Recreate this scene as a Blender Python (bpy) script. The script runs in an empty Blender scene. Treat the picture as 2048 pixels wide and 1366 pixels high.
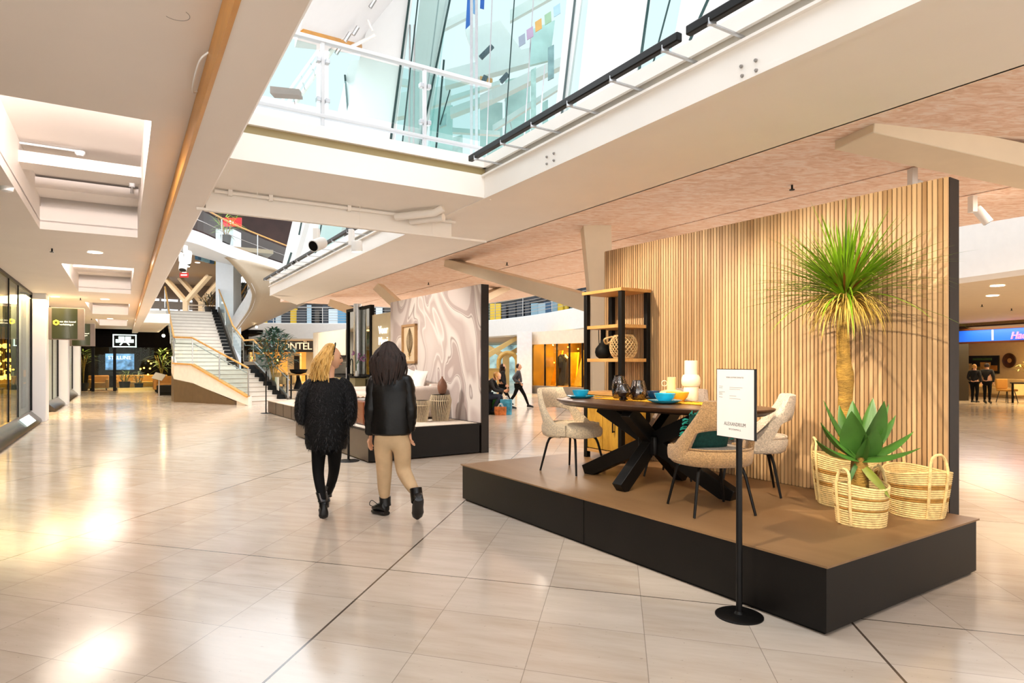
import bpy, math, random
from mathutils import Vector, Matrix, noise
R = random.Random(7)
SC = bpy.context.scene
COL = SC.collection
PI = math.pi
# ---- camera model: eye 1.5 m up, focal 1260 px on a 2048 px frame, horizon on row 725
HZ, FL, EYE = 725.0, 1260.0, 1.5
def pd(px, py, d): return Vector(((px-1024)/FL*d, d, EYE-(py-HZ)/FL*d))
def pz(px, py, z): return pd(px, py, (EYE-z)*FL/(py-HZ))
M_ = Vector((-.5259, .8506, 0)); N_ = Vector((.8506, .5259, 0))      # mall axis and across it
def U(u, v, z=0): return Vector((M_.x*u+N_.x*v, M_.y*u+N_.y*v, z))
def pv(px, py, v):
    r = (px-1024)/FL; return pd(px, py, v/(r*N_.x+N_.y))
def pu(px, py, u):
    r = (px-1024)/FL; return pd(px, py, u/(r*M_.x+M_.y))
A_ = Vector((-.5493, .8356, 0)); B_ = Vector((.8356, .5493, 0))      # display platform axes
ANG = math.atan2(B_.y, B_.x)
FP = Vector((1.7138, 3.422, 0))
def D1(a, b, z=0): return FP + A_*a + B_*b + Vector((0,0,z))
FP2 = Vector((-2.143, 9.36, 0))
def D2(a, b, z=0): return FP2 + A_*a + B_*b + Vector((0,0,z))
FP3 = Vector((-5.30, 15.75, 0))
def D3(a, b, z=0): return FP3 + A_*a + B_*b + Vector((0,0,z))

def C(h, k=1.0):
    c = [int(h[i:i+2],16)/255 for i in (0,2,4)]
    return tuple((x/12.92 if x<=.04045 else ((x+.055)/1.055)**2.4)*k for x in c)+(1,)

class MB:
    def __init__(s): s.v=[]; s.f=[]
    def add(s, vs, fs):
        o=len(s.v); s.v += [Vector(p) for p in vs]; s.f += [tuple(i+o for i in f) for f in fs]; return s
    def box(s, c, d, rz=0, R3=None):
        c=Vector(c); m = R3 if R3 else Matrix.Rotation(rz,3,'Z')
        vs=[c+m@Vector((x*d[0]/2,y*d[1]/2,z*d[2]/2)) for x in(-1,1) for y in(-1,1) for z in(-1,1)]
        return s.add(vs,[(0,1,3,2),(4,6,7,5),(0,4,5,1),(2,3,7,6),(0,2,6,4),(1,5,7,3)])
    def span(s, fr, lo, hi):                                   # box between two corners in a frame function
        vs=[fr(x,y,z) for x in(lo[0],hi[0]) for y in(lo[1],hi[1]) for z in(lo[2],hi[2])]
        return s.add(vs,[(0,1,3,2),(4,6,7,5),(0,4,5,1),(2,3,7,6),(0,2,6,4),(1,5,7,3)])
    def bar(s, p, q, w, h, up=(0,0,1), w2=None, h2=None):      # rectangular bar between two points
        p=Vector(p); q=Vector(q); t=(q-p).normalized(); up=Vector(up)
        x=t.cross(up)
        x = x.normalized() if x.length>1e-5 else Vector((1,0,0))
        y=x.cross(t).normalized(); w2=w if w2 is None else w2; h2=h if h2 is None else h2
        vs=[]
        for c,a,b in((p,w,h),(q,w2,h2)):
            vs += [c+x*a/2*i+y*b/2*j for i,j in((-1,-1),(1,-1),(1,1),(-1,1))]
        return s.add(vs,[(0,1,2,3),(7,6,5,4)]+[(i,i+4,(i+1)%4+4,(i+1)%4) for i in range(4)])
    def loft(s, rings, closed=True, caps=True):
        n=len(rings[0]); vs=[p for r in rings for p in r]; fs=[]
        for i in range(len(rings)-1):
            for j in range(n if closed else n-1):
                k=(j+1)%n; fs.append((i*n+j,i*n+k,(i+1)*n+k,(i+1)*n+j))
        if caps and closed:
            fs.append(tuple(range(n-1,-1,-1))); o=(len(rings)-1)*n; fs.append(tuple(o+j for j in range(n)))
        return s.add(vs,fs)
    def tube(s, pts, r, n=8, caps=True, sq=None):
        pts=[Vector(p) for p in pts]; rs=[r]*len(pts) if not hasattr(r,'__len__') else r
        rings=[]; up=None
        for i,p in enumerate(pts):
            t=(pts[min(i+1,len(pts)-1)]-pts[max(i-1,0)])
            t = t.normalized() if t.length>1e-9 else Vector((0,0,1))
            if up is None:
                up=Vector((0,0,1)) if abs(t.z)<.9 else Vector((1,0,0))
            x=t.cross(up)
            if x.length<1e-4: x=t.cross(Vector((0,1,.3)))
            x.normalize(); y=x.cross(t).normalized(); up=y
            k=1 if sq is None else sq
            rings.append([p+(x*math.cos(a)+y*math.sin(a)*k)*rs[i] for a in[2*PI*j/n for j in range(n)]])
        return s.loft(rings,True,caps)
    def lathe(s, prof, n=24, c=(0,0,0), caps=True, ax=1.0, ay=1.0, rz=0):
        c=Vector(c); m=Matrix.Rotation(rz,3,'Z')
        return s.loft([[c+m@Vector((r*ax*math.cos(2*PI*j/n),r*ay*math.sin(2*PI*j/n),z)) for j in range(n)] for r,z in prof],True,caps)
    def prism(s, poly, ext):
        n=len(poly); poly=[Vector(p) for p in poly]; ext=Vector(ext)
        return s.add(poly+[p+ext for p in poly],[tuple(range(n-1,-1,-1)),tuple(range(n,2*n))]+[(i,(i+1)%n,n+(i+1)%n,n+i) for i in range(n)])
    def grid(s, fn, nu, nv, closed=False):
        vs=[fn(i/nu,j/nv) for i in range(nu+1) for j in range(nv+(0 if closed else 1))]
        w=nv+(0 if closed else 1); fs=[]
        for i in range(nu):
            for j in range(nv):
                k=(j+1)%w if closed else j+1
                fs.append((i*w+j,(i+1)*w+j,(i+1)*w+k,i*w+k))
        return s.add(vs,fs)
    def ball(s, c, r, nu=10, nv=14, sx=1, sy=1, sz=1):
        c=Vector(c)
        return s.loft([[c+Vector((r*sx*math.sin(t)*math.cos(2*PI*j/nv),r*sy*math.sin(t)*math.sin(2*PI*j/nv),-r*sz*math.cos(t))) for j in range(nv)] for t in[PI*(.04+.92*i/nu) for i in range(nu+1)]])
    def quad(s, a, b, c, d): return s.add([a,b,c,d],[(0,1,2,3)])
    def build(s, name, mat, parent=None, local=False, bevel=0, solid=0, smooth=True, sub=0, ang=40, bseg=2):
        vs=s.v
        if parent is not None and not local:
            mi=root_matrix(parent).inverted(); vs=[mi@p for p in vs]
        me=bpy.data.meshes.new(name); me.from_pydata([tuple(p) for p in vs],[],s.f); me.update()
        if smooth:
            me.polygons.foreach_set('use_smooth',[True]*len(me.polygons))
            try: me.set_sharp_from_angle(angle=math.radians(ang))
            except Exception: pass
        me.materials.append(mat)
        o=bpy.data.objects.new(name,me); COL.objects.link(o)
        if parent is not None: o.parent=parent
        if solid:
            m=o.modifiers.new('s','SOLIDIFY'); m.thickness=solid; m.offset=0
        if bevel:
            m=o.modifiers.new('b','BEVEL'); m.width=bevel; m.segments=bseg; m.limit_method='ANGLE'; m.angle_limit=.6
        if sub:
            m=o.modifiers.new('u','SUBSURF'); m.levels=sub; m.render_levels=sub
        return o
ROOTM={}
def root_matrix(o):
    while o.parent is not None: o=o.parent
    return ROOTM.get(o.name, Matrix.Identity(4))
def tag(o, label=None, cat=None, group=None, kind=None):
    if label: o['label']=label
    if cat: o['category']=cat
    if group: o['group']=group
    if kind: o['kind']=kind
    return o
def thing(name, label, cat, loc=(0,0,0), rz=0, group=None):
    o=bpy.data.objects.new(name,None); o.empty_display_size=.1; COL.objects.link(o)
    o.location=loc; o.rotation_euler=(0,0,rz)
    ROOTM[o.name]=Matrix.Translation(Vector(loc))@Matrix.Rotation(rz,4,'Z')
    return tag(o,label,cat,group)
def struct(o): o['kind']='structure'; return o
def kids(o): return [c for c in list(COL.objects) if c.parent==o]
def copy_tree(o, loc=None, rz=None, label=None, group=None, scale=None):
    def cp(x, par):
        c=x.copy(); COL.objects.link(c)
        if par is not None: c.parent=par
        for k in kids(x): cp(k,c)
        return c
    r=cp(o,None)
    if loc is not None: r.location=loc
    if rz is not None: r.rotation_euler=(0,0,rz)
    if scale: r.scale=(scale,)*3
    if label: r['label']=label
    if group: r['group']=group
    ROOTM[r.name]=Matrix.Translation(r.location)@Matrix.Rotation(r.rotation_euler.z,4,'Z')
    return r
def smoothpath(pts, n=6):                                       # Catmull-Rom
    pts=[Vector(p) for p in pts]; out=[]
    P=[pts[0]*2-pts[1]]+pts+[pts[-1]*2-pts[-2]]
    for i in range(1,len(P)-2):
        for k in range(n):
            t=k/n; a,b,c,d=P[i-1],P[i],P[i+1],P[i+2]
            out.append(.5*((2*b)+(c-a)*t+(2*a-5*b+4*c-d)*t*t+(3*b-a-3*c+d)*t**3))
    out.append(pts[-1]); return out
def text(name, body, size, mat, loc, xdir, parent=None, up=(0,0,1), ext=.002, align='LEFT', shear=0, sx=1, space=1):
    cu=bpy.data.curves.new(name,'FONT'); cu.body=body; cu.size=size; cu.extrude=ext; cu.align_x=align; cu.shear=shear
    cu.space_character=space; cu.resolution_u=3
    cu.materials.append(mat)
    tmp=bpy.data.objects.new('tmp',cu); COL.objects.link(tmp)
    me=bpy.data.meshes.new_from_object(tmp.evaluated_get(bpy.context.evaluated_depsgraph_get()))
    bpy.data.objects.remove(tmp); me.name=name
    if not me.materials: me.materials.append(mat)
    o=bpy.data.objects.new(name,me); COL.objects.link(o)
    x=Vector(xdir).normalized(); u=Vector(up); z=x.cross(u).normalized(); y=z.cross(x)
    m=Matrix(((x.x*sx,y.x,z.x,0),(x.y*sx,y.y,z.y,0),(x.z*sx,y.z,z.z,0),(0,0,0,1)))
    m=Matrix.Translation(Vector(loc))@m
    if parent is not None:
        o.parent=parent; m=root_matrix(parent).inverted()@m
    o.matrix_basis=m
    return o

# ---------------------------------------------------------------- materials
def newmat(name):
    m=bpy.data.materials.new(name); m.use_nodes=True; nt=m.node_tree
    return m, nt, nt.nodes['Principled BSDF']
def link(nt,a,b): nt.links.new(a,b)
def nd(nt,t,**k):
    n=nt.nodes.new(t)
    for a,b in k.items(): setattr(n,a,b)
    return n
def pm(name, col, rough=.5, metal=0, var=.05, scale=6, bump=0, bscale=60, stretch=(1,1,1), coat=0, spec=None, sheen=0, emis=0, detail=4):
    m,nt,b=newmat(name); col=C(col) if isinstance(col,str) else col
    b.inputs['Roughness'].default_value=rough; b.inputs['Metallic'].default_value=metal
    if coat: b.inputs['Coat Weight'].default_value=coat; b.inputs['Coat Roughness'].default_value=.08
    if spec is not None: b.inputs['Specular IOR Level'].default_value=spec
    if sheen: b.inputs['Sheen Weight'].default_value=sheen
    tc=nd(nt,'ShaderNodeTexCoord'); mp=nd(nt,'ShaderNodeMapping'); mp.inputs['Scale'].default_value=stretch
    link(nt,tc.outputs['Object'],mp.inputs['Vector'])
    nz=nd(nt,'ShaderNodeTexNoise'); nz.inputs['Scale'].default_value=scale; nz.inputs['Detail'].default_value=detail
    link(nt,mp.outputs[0],nz.inputs['Vector'])
    rp=nd(nt,'ShaderNodeValToRGB'); rp.color_ramp.elements[0].position=.3; rp.color_ramp.elements[1].position=.7
    rp.color_ramp.elements[0].color=tuple(c*(1-var) for c in col[:3])+(1,)
    rp.color_ramp.elements[1].color=tuple(min(1,c*(1+var)) for c in col[:3])+(1,)
    link(nt,nz.outputs[0],rp.inputs[0]); link(nt,rp.outputs[0],b.inputs['Base Color'])
    if bump:
        n2=nd(nt,'ShaderNodeTexNoise'); n2.inputs['Scale'].default_value=bscale; n2.inputs['Detail'].default_value=3
        link(nt,mp.outputs[0],n2.inputs['Vector'])
        bp=nd(nt,'ShaderNodeBump'); bp.inputs['Strength'].default_value=bump; bp.inputs['Distance'].default_value=.01
        link(nt,n2.outputs[0],bp.inputs['Height']); link(nt,bp.outputs[0],b.inputs['Normal'])
    if emis:
        link(nt,rp.outputs[0],b.inputs['Emission Color']); b.inputs['Emission Strength'].default_value=emis
    return m
def em(name, col, s):
    m,nt,b=newmat(name); c=C(col)
    b.inputs['Base Color'].default_value=c; b.inputs['Emission Color'].default_value=c; b.inputs['Emission Strength'].default_value=s
    b.inputs['Roughness'].default_value=.4
    return m
def glass(name, tint='e8f4f2', refl=.12, rough=0.0):
    m,nt,b=newmat(name); nt.nodes.remove(b); out=nt.nodes['Material Output']
    t=nd(nt,'ShaderNodeBsdfTransparent'); t.inputs[0].default_value=C(tint)
    g=nd(nt,'ShaderNodeBsdfGlossy'); g.inputs['Roughness'].default_value=rough
    fr=nd(nt,'ShaderNodeLayerWeight'); fr.inputs[0].default_value=.5
    pw=nd(nt,'ShaderNodeMath',operation='POWER'); link(nt,fr.outputs['Facing'],pw.inputs[0]); pw.inputs[1].default_value=3.5
    ml=nd(nt,'ShaderNodeMath',operation='MULTIPLY_ADD'); link(nt,pw.outputs[0],ml.inputs[0]); ml.inputs[1].default_value=.55; ml.inputs[2].default_value=refl*.07
    mx=nd(nt,'ShaderNodeMixShader'); link(nt,ml.outputs[0],mx.inputs[0]); link(nt,t.outputs[0],mx.inputs[1]); link(nt,g.outputs[0],mx.inputs[2])
    link(nt,mx.outputs[0],out.inputs[0]); return m
def woodmat(name, c1, c2, rough=.45, axis=(1,1,1), scale=4, wave=0, var2=.25):
    m,nt,b=newmat(name); b.inputs['Roughness'].default_value=rough
    tc=nd(nt,'ShaderNodeTexCoord'); mp=nd(nt,'ShaderNodeMapping'); mp.inputs['Scale'].default_value=axis
    link(nt,tc.outputs['Object'],mp.inputs['Vector'])
    n1=nd(nt,'ShaderNodeTexNoise'); n1.inputs['Scale'].default_value=scale; n1.inputs['Detail'].default_value=8; n1.inputs['Roughness'].default_value=.65; n1.inputs['Distortion'].default_value=.6
    link(nt,mp.outputs[0],n1.inputs['Vector'])
    rp=nd(nt,'ShaderNodeValToRGB'); rp.color_ramp.elements[0].position=.32; rp.color_ramp.elements[1].position=.68
    rp.color_ramp.elements[0].color=C(c1); rp.color_ramp.elements[1].color=C(c2)
    link(nt,n1.outputs[0],rp.inputs[0]); link(nt,rp.outputs[0],b.inputs['Base Color'])
    bp=nd(nt,'ShaderNodeBump'); bp.inputs['Strength'].default_value=.15; bp.inputs['Distance'].default_value=.004
    link(nt,n1.outputs[0],bp.inputs['Height']); link(nt,bp.outputs[0],b.inputs['Normal'])
    return m

MT={}
MT['plaster']=pm('warm_white_plaster','f0e8e0',.6,var=.015,scale=2)
MT['plaster2']=pm('cream_white_paint','f4eee6',.55,var=.015,scale=2)
MT['white']=pm('bright_white_paint','f1f1f0',.45,var=.01,scale=2)
MT['cool']=pm('cool_white_gallery_paint','e6e9ee',.5,var=.015,scale=2)
MT['blackm']=pm('black_metal','0b0908',.42,var=.2,scale=12,spec=.25)
MT['black']=pm('matt_black','070605',.65,spec=.2,var=.2,scale=6)
MT['dark']=pm('dark_shop_interior','18120d',.6,var=.3,scale=2)
MT['steel']=pm('brushed_steel','c3c4c6',.28,metal=.9,var=.06,scale=20)
MT['grey']=pm('grey_paint','8d8782',.5,var=.05)
MT['oakrail']=woodmat('honey_oak_rail','b8843a','dba85c',.35,(2,2,2),5)
MT['orange']=woodmat('varnished_timber_edge','c4862c','d99a3c',.35,(.6,.6,3),3)
MT['glass']=glass('clear_glass')
MT['glassg']=glass('greenish_glass','ebf6f5',.16)
MT['lamp']=em('warm_lamp_face','ffe2b0',14)
MT['lampw']=em('white_lamp_face','fff4e2',7)
# ---------------------------------------------------------------- camera, sky, view
cam=bpy.data.cameras.new('camera'); co=bpy.data.objects.new('camera',cam); COL.objects.link(co)
cam.sensor_fit='HORIZONTAL'; cam.sensor_width=36; cam.lens=36*FL/2048; cam.shift_y=(HZ-683)/2048; cam.clip_end=300; cam.clip_start=.05
co.location=(0,0,EYE); co.rotation_euler=(PI/2,0,0); SC.camera=co
SC.view_settings.view_transform='Standard'; SC.view_settings.look='None'; SC.view_settings.gamma=1; SC.view_settings.use_curve_mapping=False
SC.view_settings.exposure=0.33
w=bpy.data.worlds.new('sky'); SC.world=w; w.use_nodes=True
bg=w.node_tree.nodes['Background']; bg.inputs[1].default_value=1.0
wt=w.node_tree; wc=nd(wt,'ShaderNodeTexCoord'); wsx=nd(wt,'ShaderNodeSeparateXYZ'); link(wt,wc.outputs['Generated'],wsx.inputs[0])
wr=nd(wt,'ShaderNodeValToRGB'); wr.color_ramp.elements[0].position=.5; wr.color_ramp.elements[0].color=(2.85,2.7,2.5,1); wr.color_ramp.elements[1].position=.62; wr.color_ramp.elements[1].color=(.92,.96,1.0,1)  # warm glow at and below the horizon is added fill for the ceilings
wm_=nd(wt,'ShaderNodeMath',operation='MULTIPLY_ADD'); link(wt,wsx.outputs[2],wm_.inputs[0]); wm_.inputs[1].default_value=.5; wm_.inputs[2].default_value=.5
link(wt,wm_.outputs[0],wr.inputs[0]); link(wt,wr.outputs[0],bg.inputs[0])
def area(name, loc, target, sx, sy, power, col=(1,.85,.68)):
    l=bpy.data.lights.new(name,'AREA'); l.shape='RECTANGLE'; l.size=sx; l.size_y=sy; l.energy=power; l.color=col
    o=bpy.data.objects.new(name,l); COL.objects.link(o); o.location=loc
    o.rotation_euler=(Vector(target)-Vector(loc)).to_track_quat('-Z','Y').to_euler(); return o
def spot(name, loc, target, power, ang=60, blend=.4, rad=.03, col=(1,.83,.62)):
    l=bpy.data.lights.new(name,'SPOT'); l.energy=power; l.spot_size=math.radians(ang); l.spot_blend=blend; l.shadow_soft_size=rad; l.color=col
    o=bpy.data.objects.new(name,l); COL.objects.link(o); o.location=loc
    o.rotation_euler=(Vector(target)-Vector(loc)).to_track_quat('-Z','Y').to_euler(); return o
def point(name, loc, power, rad=.1, col=(1,.8,.55)):
    l=bpy.data.lights.new(name,'POINT'); l.energy=power; l.shadow_soft_size=rad; l.color=col
    o=bpy.data.objects.new(name,l); COL.objects.link(o); o.location=loc; return o

# ---------------------------------------------------------------- floor: pale stone slabs
def floor_material():
    m,nt,b=newmat('polished_travertine')
    tc=nd(nt,'ShaderNodeTexCoord'); sp=nd(nt,'ShaderNodeSeparateXYZ'); link(nt,tc.outputs['Object'],sp.inputs[0])
    def mth(op,a,bv=None):
        n=nd(nt,'ShaderNodeMath',operation=op)
        for i,x in enumerate((a,bv)):
            if x is None: continue
            if isinstance(x,(int,float)): n.inputs[i].default_value=x
            else: link(nt,x,n.inputs[i])
        return n.outputs[0]
    X,Y=sp.outputs[0],sp.outputs[1]
    c=mth('DIVIDE',mth('ADD',mth('SUBTRACT',X,mth('MULTIPLY',Y,.168)),1.66),.602)
    r=mth('DIVIDE',mth('SUBTRACT',mth('ADD',mth('MULTIPLY',X,.285),mth('MULTIPLY',Y,.958)),4.115),.575)
    def joint(v,w):
        return mth('LESS_THAN',mth('ABSOLUTE',mth('SUBTRACT',v,mth('ROUND',v))),w)
    thin=mth('MAXIMUM',joint(c,.0034),joint(r,.0034))
    strong=mth('MAXIMUM',joint(mth('DIVIDE',c,5),.0024),joint(mth('DIVIDE',r,5),.0018))
    cmb=nd(nt,'ShaderNodeCombineXYZ'); link(nt,mth('FLOOR',c),cmb.inputs[0]); link(nt,mth('FLOOR',r),cmb.inputs[1])
    wn=nd(nt,'ShaderNodeTexWhiteNoise',noise_dimensions='2D'); link(nt,cmb.outputs[0],wn.inputs['Vector'])
    cv=nd(nt,'ShaderNodeCombineXYZ'); link(nt,mth('MULTIPLY',X,1.2),cv.inputs[0]); link(nt,mth('MULTIPLY',r,3.5),cv.inputs[1]); link(nt,mth('MULTIPLY',wn.outputs[0],9),cv.inputs[2])
    nz=nd(nt,'ShaderNodeTexNoise'); nz.inputs['Scale'].default_value=1.6; nz.inputs['Detail'].default_value=7; nz.inputs['Roughness'].default_value=.62
    link(nt,cv.outputs[0],nz.inputs['Vector'])
    mixv=mth('ADD',mth('MULTIPLY',nz.outputs[0],.8),mth('MULTIPLY',wn.outputs[0],.2))
    rp=nd(nt,'ShaderNodeValToRGB'); e=rp.color_ramp.elements
    e[0].position=.2; e[0].color=C('bcaa97'); e[1].position=.8; e[1].color=C('dacdbf')
    x=rp.color_ramp.elements.new(.5); x.color=C('ccbeae')
    link(nt,mixv,rp.inputs[0])
    pit=nd(nt,'ShaderNodeTexNoise'); pit.inputs['Scale'].default_value=30; pit.inputs['Detail'].default_value=2
    pc=nd(nt,'ShaderNodeCombineXYZ'); link(nt,X,pc.inputs[0]); link(nt,mth('MULTIPLY',Y,2.2),pc.inputs[1]); link(nt,pc.outputs[0],pit.inputs['Vector'])
    pits=mth('MULTIPLY',mth('GREATER_THAN',pit.outputs[0],.73),.35)
    dk=mth('MAXIMUM',mth('MAXIMUM',mth('MULTIPLY',thin,.5),mth('MULTIPLY',strong,.95)),pits)
    mx=nd(nt,'ShaderNodeMix',data_type='RGBA'); link(nt,dk,mx.inputs['Factor']); link(nt,rp.outputs[0],mx.inputs['A']); mx.inputs['B'].default_value=C('4a3c30')
    link(nt,mx.outputs['Result'],b.inputs['Base Color'])
    rr=nd(nt,'ShaderNodeMapRange'); rr.inputs['To Min'].default_value=.09; rr.inputs['To Max'].default_value=.2
    link(nt,nz.outputs[0],rr.inputs[0]); link(nt,rr.outputs[0],b.inputs['Roughness'])
    b.inputs['Specular IOR Level'].default_value=.55
    return m
fl=MB().add([(-60,-4.5,0),(60,-4.5,0),(60,75,0),(-60,75,0)],[(0,1,2,3)]).build('floor',floor_material(),smooth=False); struct(fl)

# ---------------------------------------------------------------- left ceiling with recessed light wells
ZL=3.25; VW=-1.95; CO=[(5.26,10.27),(13.66,18.8),(22.06,27.2),(30.4,35.4)]
c=MB()
c.span(U,(-6,VW-.1,ZL),(40,-.92,ZL+.12)); c.span(U,(-6,.18,ZL),(40,.60,ZL+.12))
us=[-6]+[x for p in CO for x in p]+[40]
for i in range(0,len(us),2): c.span(U,(us[i],-.92,ZL),(us[i+1],.18,ZL+.12))
for (a,b) in CO:
    c.span(U,(a-.1,-.98,ZL+.1),(a,.24,ZL+.9)); c.span(U,(b,-.98,ZL+.1),(b+.1,.24,ZL+.3))
    c.span(U,(b+.1,-.98,ZL+.3),(b+.2,.24,ZL+.9))
    c.span(U,(a,-.98,ZL+.1),(b+.2,-.92,ZL+.9)); c.span(U,(a,.18,ZL+.1),(b+.2,.24,ZL+.9))
    c.span(U,(a-.1,-.98,ZL+.58),(b+.2,.24,ZL+1.0))
    c.span(U,(a+(b-a)*.60,-.92,ZL+.34),(a+(b-a)*.60+.30,.18,ZL+.46)); c.span(U,(b-.55,-.92,ZL+.42),(b,.18,ZL+.55))
struct(c.build('ceiling',MT['plaster']))
for i,(a,b) in enumerate(CO):
    o=MB().span(U,(a+.01,-.85,ZL+.40),(a+.05,.11,ZL+.50)).build('cove_light',em('cove_tube','ffe9e6',6))
    area('cove_lamp',U(a+.08,-.37,ZL+.36),U(b,-.37,ZL+.62),.95,.22,110,(1,.90,.88)); tag(o,'white light strip inside the %s recessed ceiling well'%['nearest','second','third','farthest'][i],'light','cove lights in the ceiling wells')
# longitudinal beam with timber edge
VB0,VB1,ZB=.421,.727,3.056
b=MB(); prof=[(VB0+.01,ZB),(VB1-.09,ZB),(VB1-.035,ZB+.015),(VB1-.008,ZB+.055),(VB1,ZB+.12),(VB1,3.95),(VB0+.01,3.95)]
b.loft([[U(u,v,z) for v,z in prof] for u in(-6,40)]); o=b.build('trim_1',MT['plaster']); struct(o)
o=MB().span(U,(-6,VB0-.012,ZB-.004),(28.5,VB0+.012,ZL-.006)).build('trim_2',MT['orange']); struct(o)

# ---------------------------------------------------------------- skylight openings: fascias and soffits
ZS,V1,V2=3.30,3.36,4.65
s=MB()
s.prism([U(-6,V1,ZS),U(17.7,V1,ZS),U(20.3,V2,ZS),U(-6,V2,ZS)],(0,0,.35))
s.span(U,(-6,V1-.02,ZS-.02),(17.7,V1+.05,ZS+.015))
struct(s.build('ceiling_soffit',MT['plaster2'],smooth=False))
f=MB()
def fascia_run(u0,u1):
    f.span(U,(u0,V1-.015,ZS+.015),(u1,V1+.02,ZS+.215)); f.span(U,(u0,V1-.05,ZS+.215),(u1,V1+.02,ZS+.235))
    f.span(U,(u0,V1-.03,ZS+.31),(u1,V1+.05,ZS+.42))
fascia_run(-6,6.0); fascia_run(7.3,17.7)
f.span(U,(5.985,VB1,ZS-.01),(6.03,V1,ZS+.235)); f.span(U,(5.96,VB1,ZS+.31),(6.06,V1,ZS+.42))
f.span(U,(17.66,V1,ZS),(17.75,V1+.5,ZS+.42))
struct(f.build('trim_3',MT['plaster2']))
g=MB(); g.span(U,(-6,V1+.0,ZS+.235),(6,V1+.04,ZS+.31)); g.span(U,(6.0,VB1,ZS+.235),(6.03,V1+.04,ZS+.31)); g.span(U,(7.3,V1,ZS+.235),(17.7,V1+.04,ZS+.31))
struct(g.build('trim_4',pm('khaki_gutter','9c8a5e',.5)))
# bridge between the two openings
s=MB(); s.span(U,(6.03,VB1,ZS-.01),(7.14,V1+.1,ZS+.3)); s.span(U,(7.14,VB1,3.085),(7.32,V1+.16,ZS+.3))
struct(s.build('ceiling_bridge',MT['plaster2'],smooth=False))
# upper floor slab edges seen through the openings
s=MB(); s.span(U,(6.03,VB1,ZS+.3),(7.32,V1+.1,ZS+.42))
struct(s.build('trim_5',MT['white']))

# pink plaster ceiling over the displays
ZP=3.55
def pink_material():
    m,nt,b=newmat('pink_marbled_plaster'); b.inputs['Roughness'].default_value=.55
    tc=nd(nt,'ShaderNodeTexCoord'); mp=nd(nt,'ShaderNodeMapping'); mp.inputs['Rotation'].default_value=(0,0,-.9); mp.inputs['Scale'].default_value=(1.0,3.2,1)
    link(nt,tc.outputs['Object'],mp.inputs[0])
    n=nd(nt,'ShaderNodeTexNoise'); n.inputs['Scale'].default_value=4.6; n.inputs['Detail'].default_value=7; n.inputs['Roughness'].default_value=.62; n.inputs['Distortion'].default_value=1.3
    link(nt,mp.outputs[0],n.inputs['Vector'])
    r=nd(nt,'ShaderNodeValToRGB'); e=r.color_ramp.elements
    e[0].position=.38; e[0].color=C('e6c2a9'); e[1].position=.58; e[1].color=C('fdeade')
    x=e.new(.48); x.color=C('f5d6c2')
    link(nt,n.outputs[0],r.inputs[0]); link(nt,r.outputs[0],b.inputs['Base Color'])
    bp=nd(nt,'ShaderNodeBump'); bp.inputs['Strength'].default_value=.35; bp.inputs['Distance'].default_value=.01; link(nt,n.outputs[0],bp.inputs['Height']); link(nt,bp.outputs[0],b.inputs['Normal'])
    return m
s=MB()
for v0,v1 in((V2-.1,7.05),(7.09,8.80),(8.84,10.75)): s.span(U,(-6,v0,ZP),(22.3,v1,ZP+.1))
s.span(U,(-6,7.05,ZP+.05),(22.3,7.09,ZP+.1)); s.span(U,(-6,8.8,ZP+.05),(22.3,8.84,ZP+.1))
struct(s.build('ceiling_pink',pink_material(),smooth=False))
s=MB(); s.span(U,(-6,V2-.02,ZS+.0),(20.3,V2+.0,ZP+.05)); struct(s.build('trim_6',MT['plaster2']))
s=MB(); s.span(U,(-6,7.055,ZP+.03),(22.3,7.085,ZP+.045)); s.span(U,(-6,8.805,ZP+.03),(22.3,8.835,ZP+.045))
struct(s.build('trim_7',pm('track_channel','6b4a2c',.5)))

# ---------------------------------------------------------------- tree columns carrying the ceiling
cream=pm('cream_column_paint','ecdcc0',.5,var=.02)
def branch(mb,p,q,w0,h0,w1,h1): mb.bar(p,q,w0,h0,(0,0,1),w1,h1)
t=MB(); base=pd(1203,725,9.6); bx,by=base.x,base.y
t.bar((bx,by,0),(bx-.02,by,2.5),.30,.30,(0,1,0),.34,.34)
t.bar((bx-.02,by,2.4),(bx-.09,by,3.56),.34,.34,(0,1,0),.42,.40)
branch(t,(bx-.05,by+.05,2.38),pd(905,527,12.8),.36,.26,.40,.16)
branch(t,(bx,by,2.5),(bx+2.2,by+1.6,3.5),.34,.3,.40,.16)
struct(t.build('pillar_1',cream,bevel=.01))
t=MB()
branch(t,(8.2,6.9,3.1),(3.05,5.62,3.56),.44,.30,.46,.18); t.bar((8.2,6.9,0),(8.2,6.9,3.2),.34,.34,(0,1,0),.4,.4)
struct(t.build('pillar_2',cream,bevel=.01))
t=MB(); b2=pd(850,720,15.5)
t.bar((b2.x,b2.y,0),(b2.x,b2.y,2.5),.34,.34,(0,1,0)); branch(t,(b2.x,b2.y,2.3),pd(757,574,15.8),.36,.26,.36,.2)
branch(t,(b2.x,b2.y,2.4),pd(1010,575,17.5),.34,.26,.36,.16)
struct(t.build('pillar_3',cream,bevel=.01))
t=MB(); b3=pd(835,720,19.5)
t.bar((b3.x,b3.y,0),(b3.x,b3.y,2.6),.34,.34,(0,1,0)); branch(t,(b3.x,b3.y,2.35),pd(662,606,19.6),.46,.36,.42,.22)
branch(t,(b3.x,b3.y,2.5),(b3.x+2,b3.y+1.5,3.5),.34,.3,.34,.16)
struct(t.build('pillar_4',cream,bevel=.01))

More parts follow.
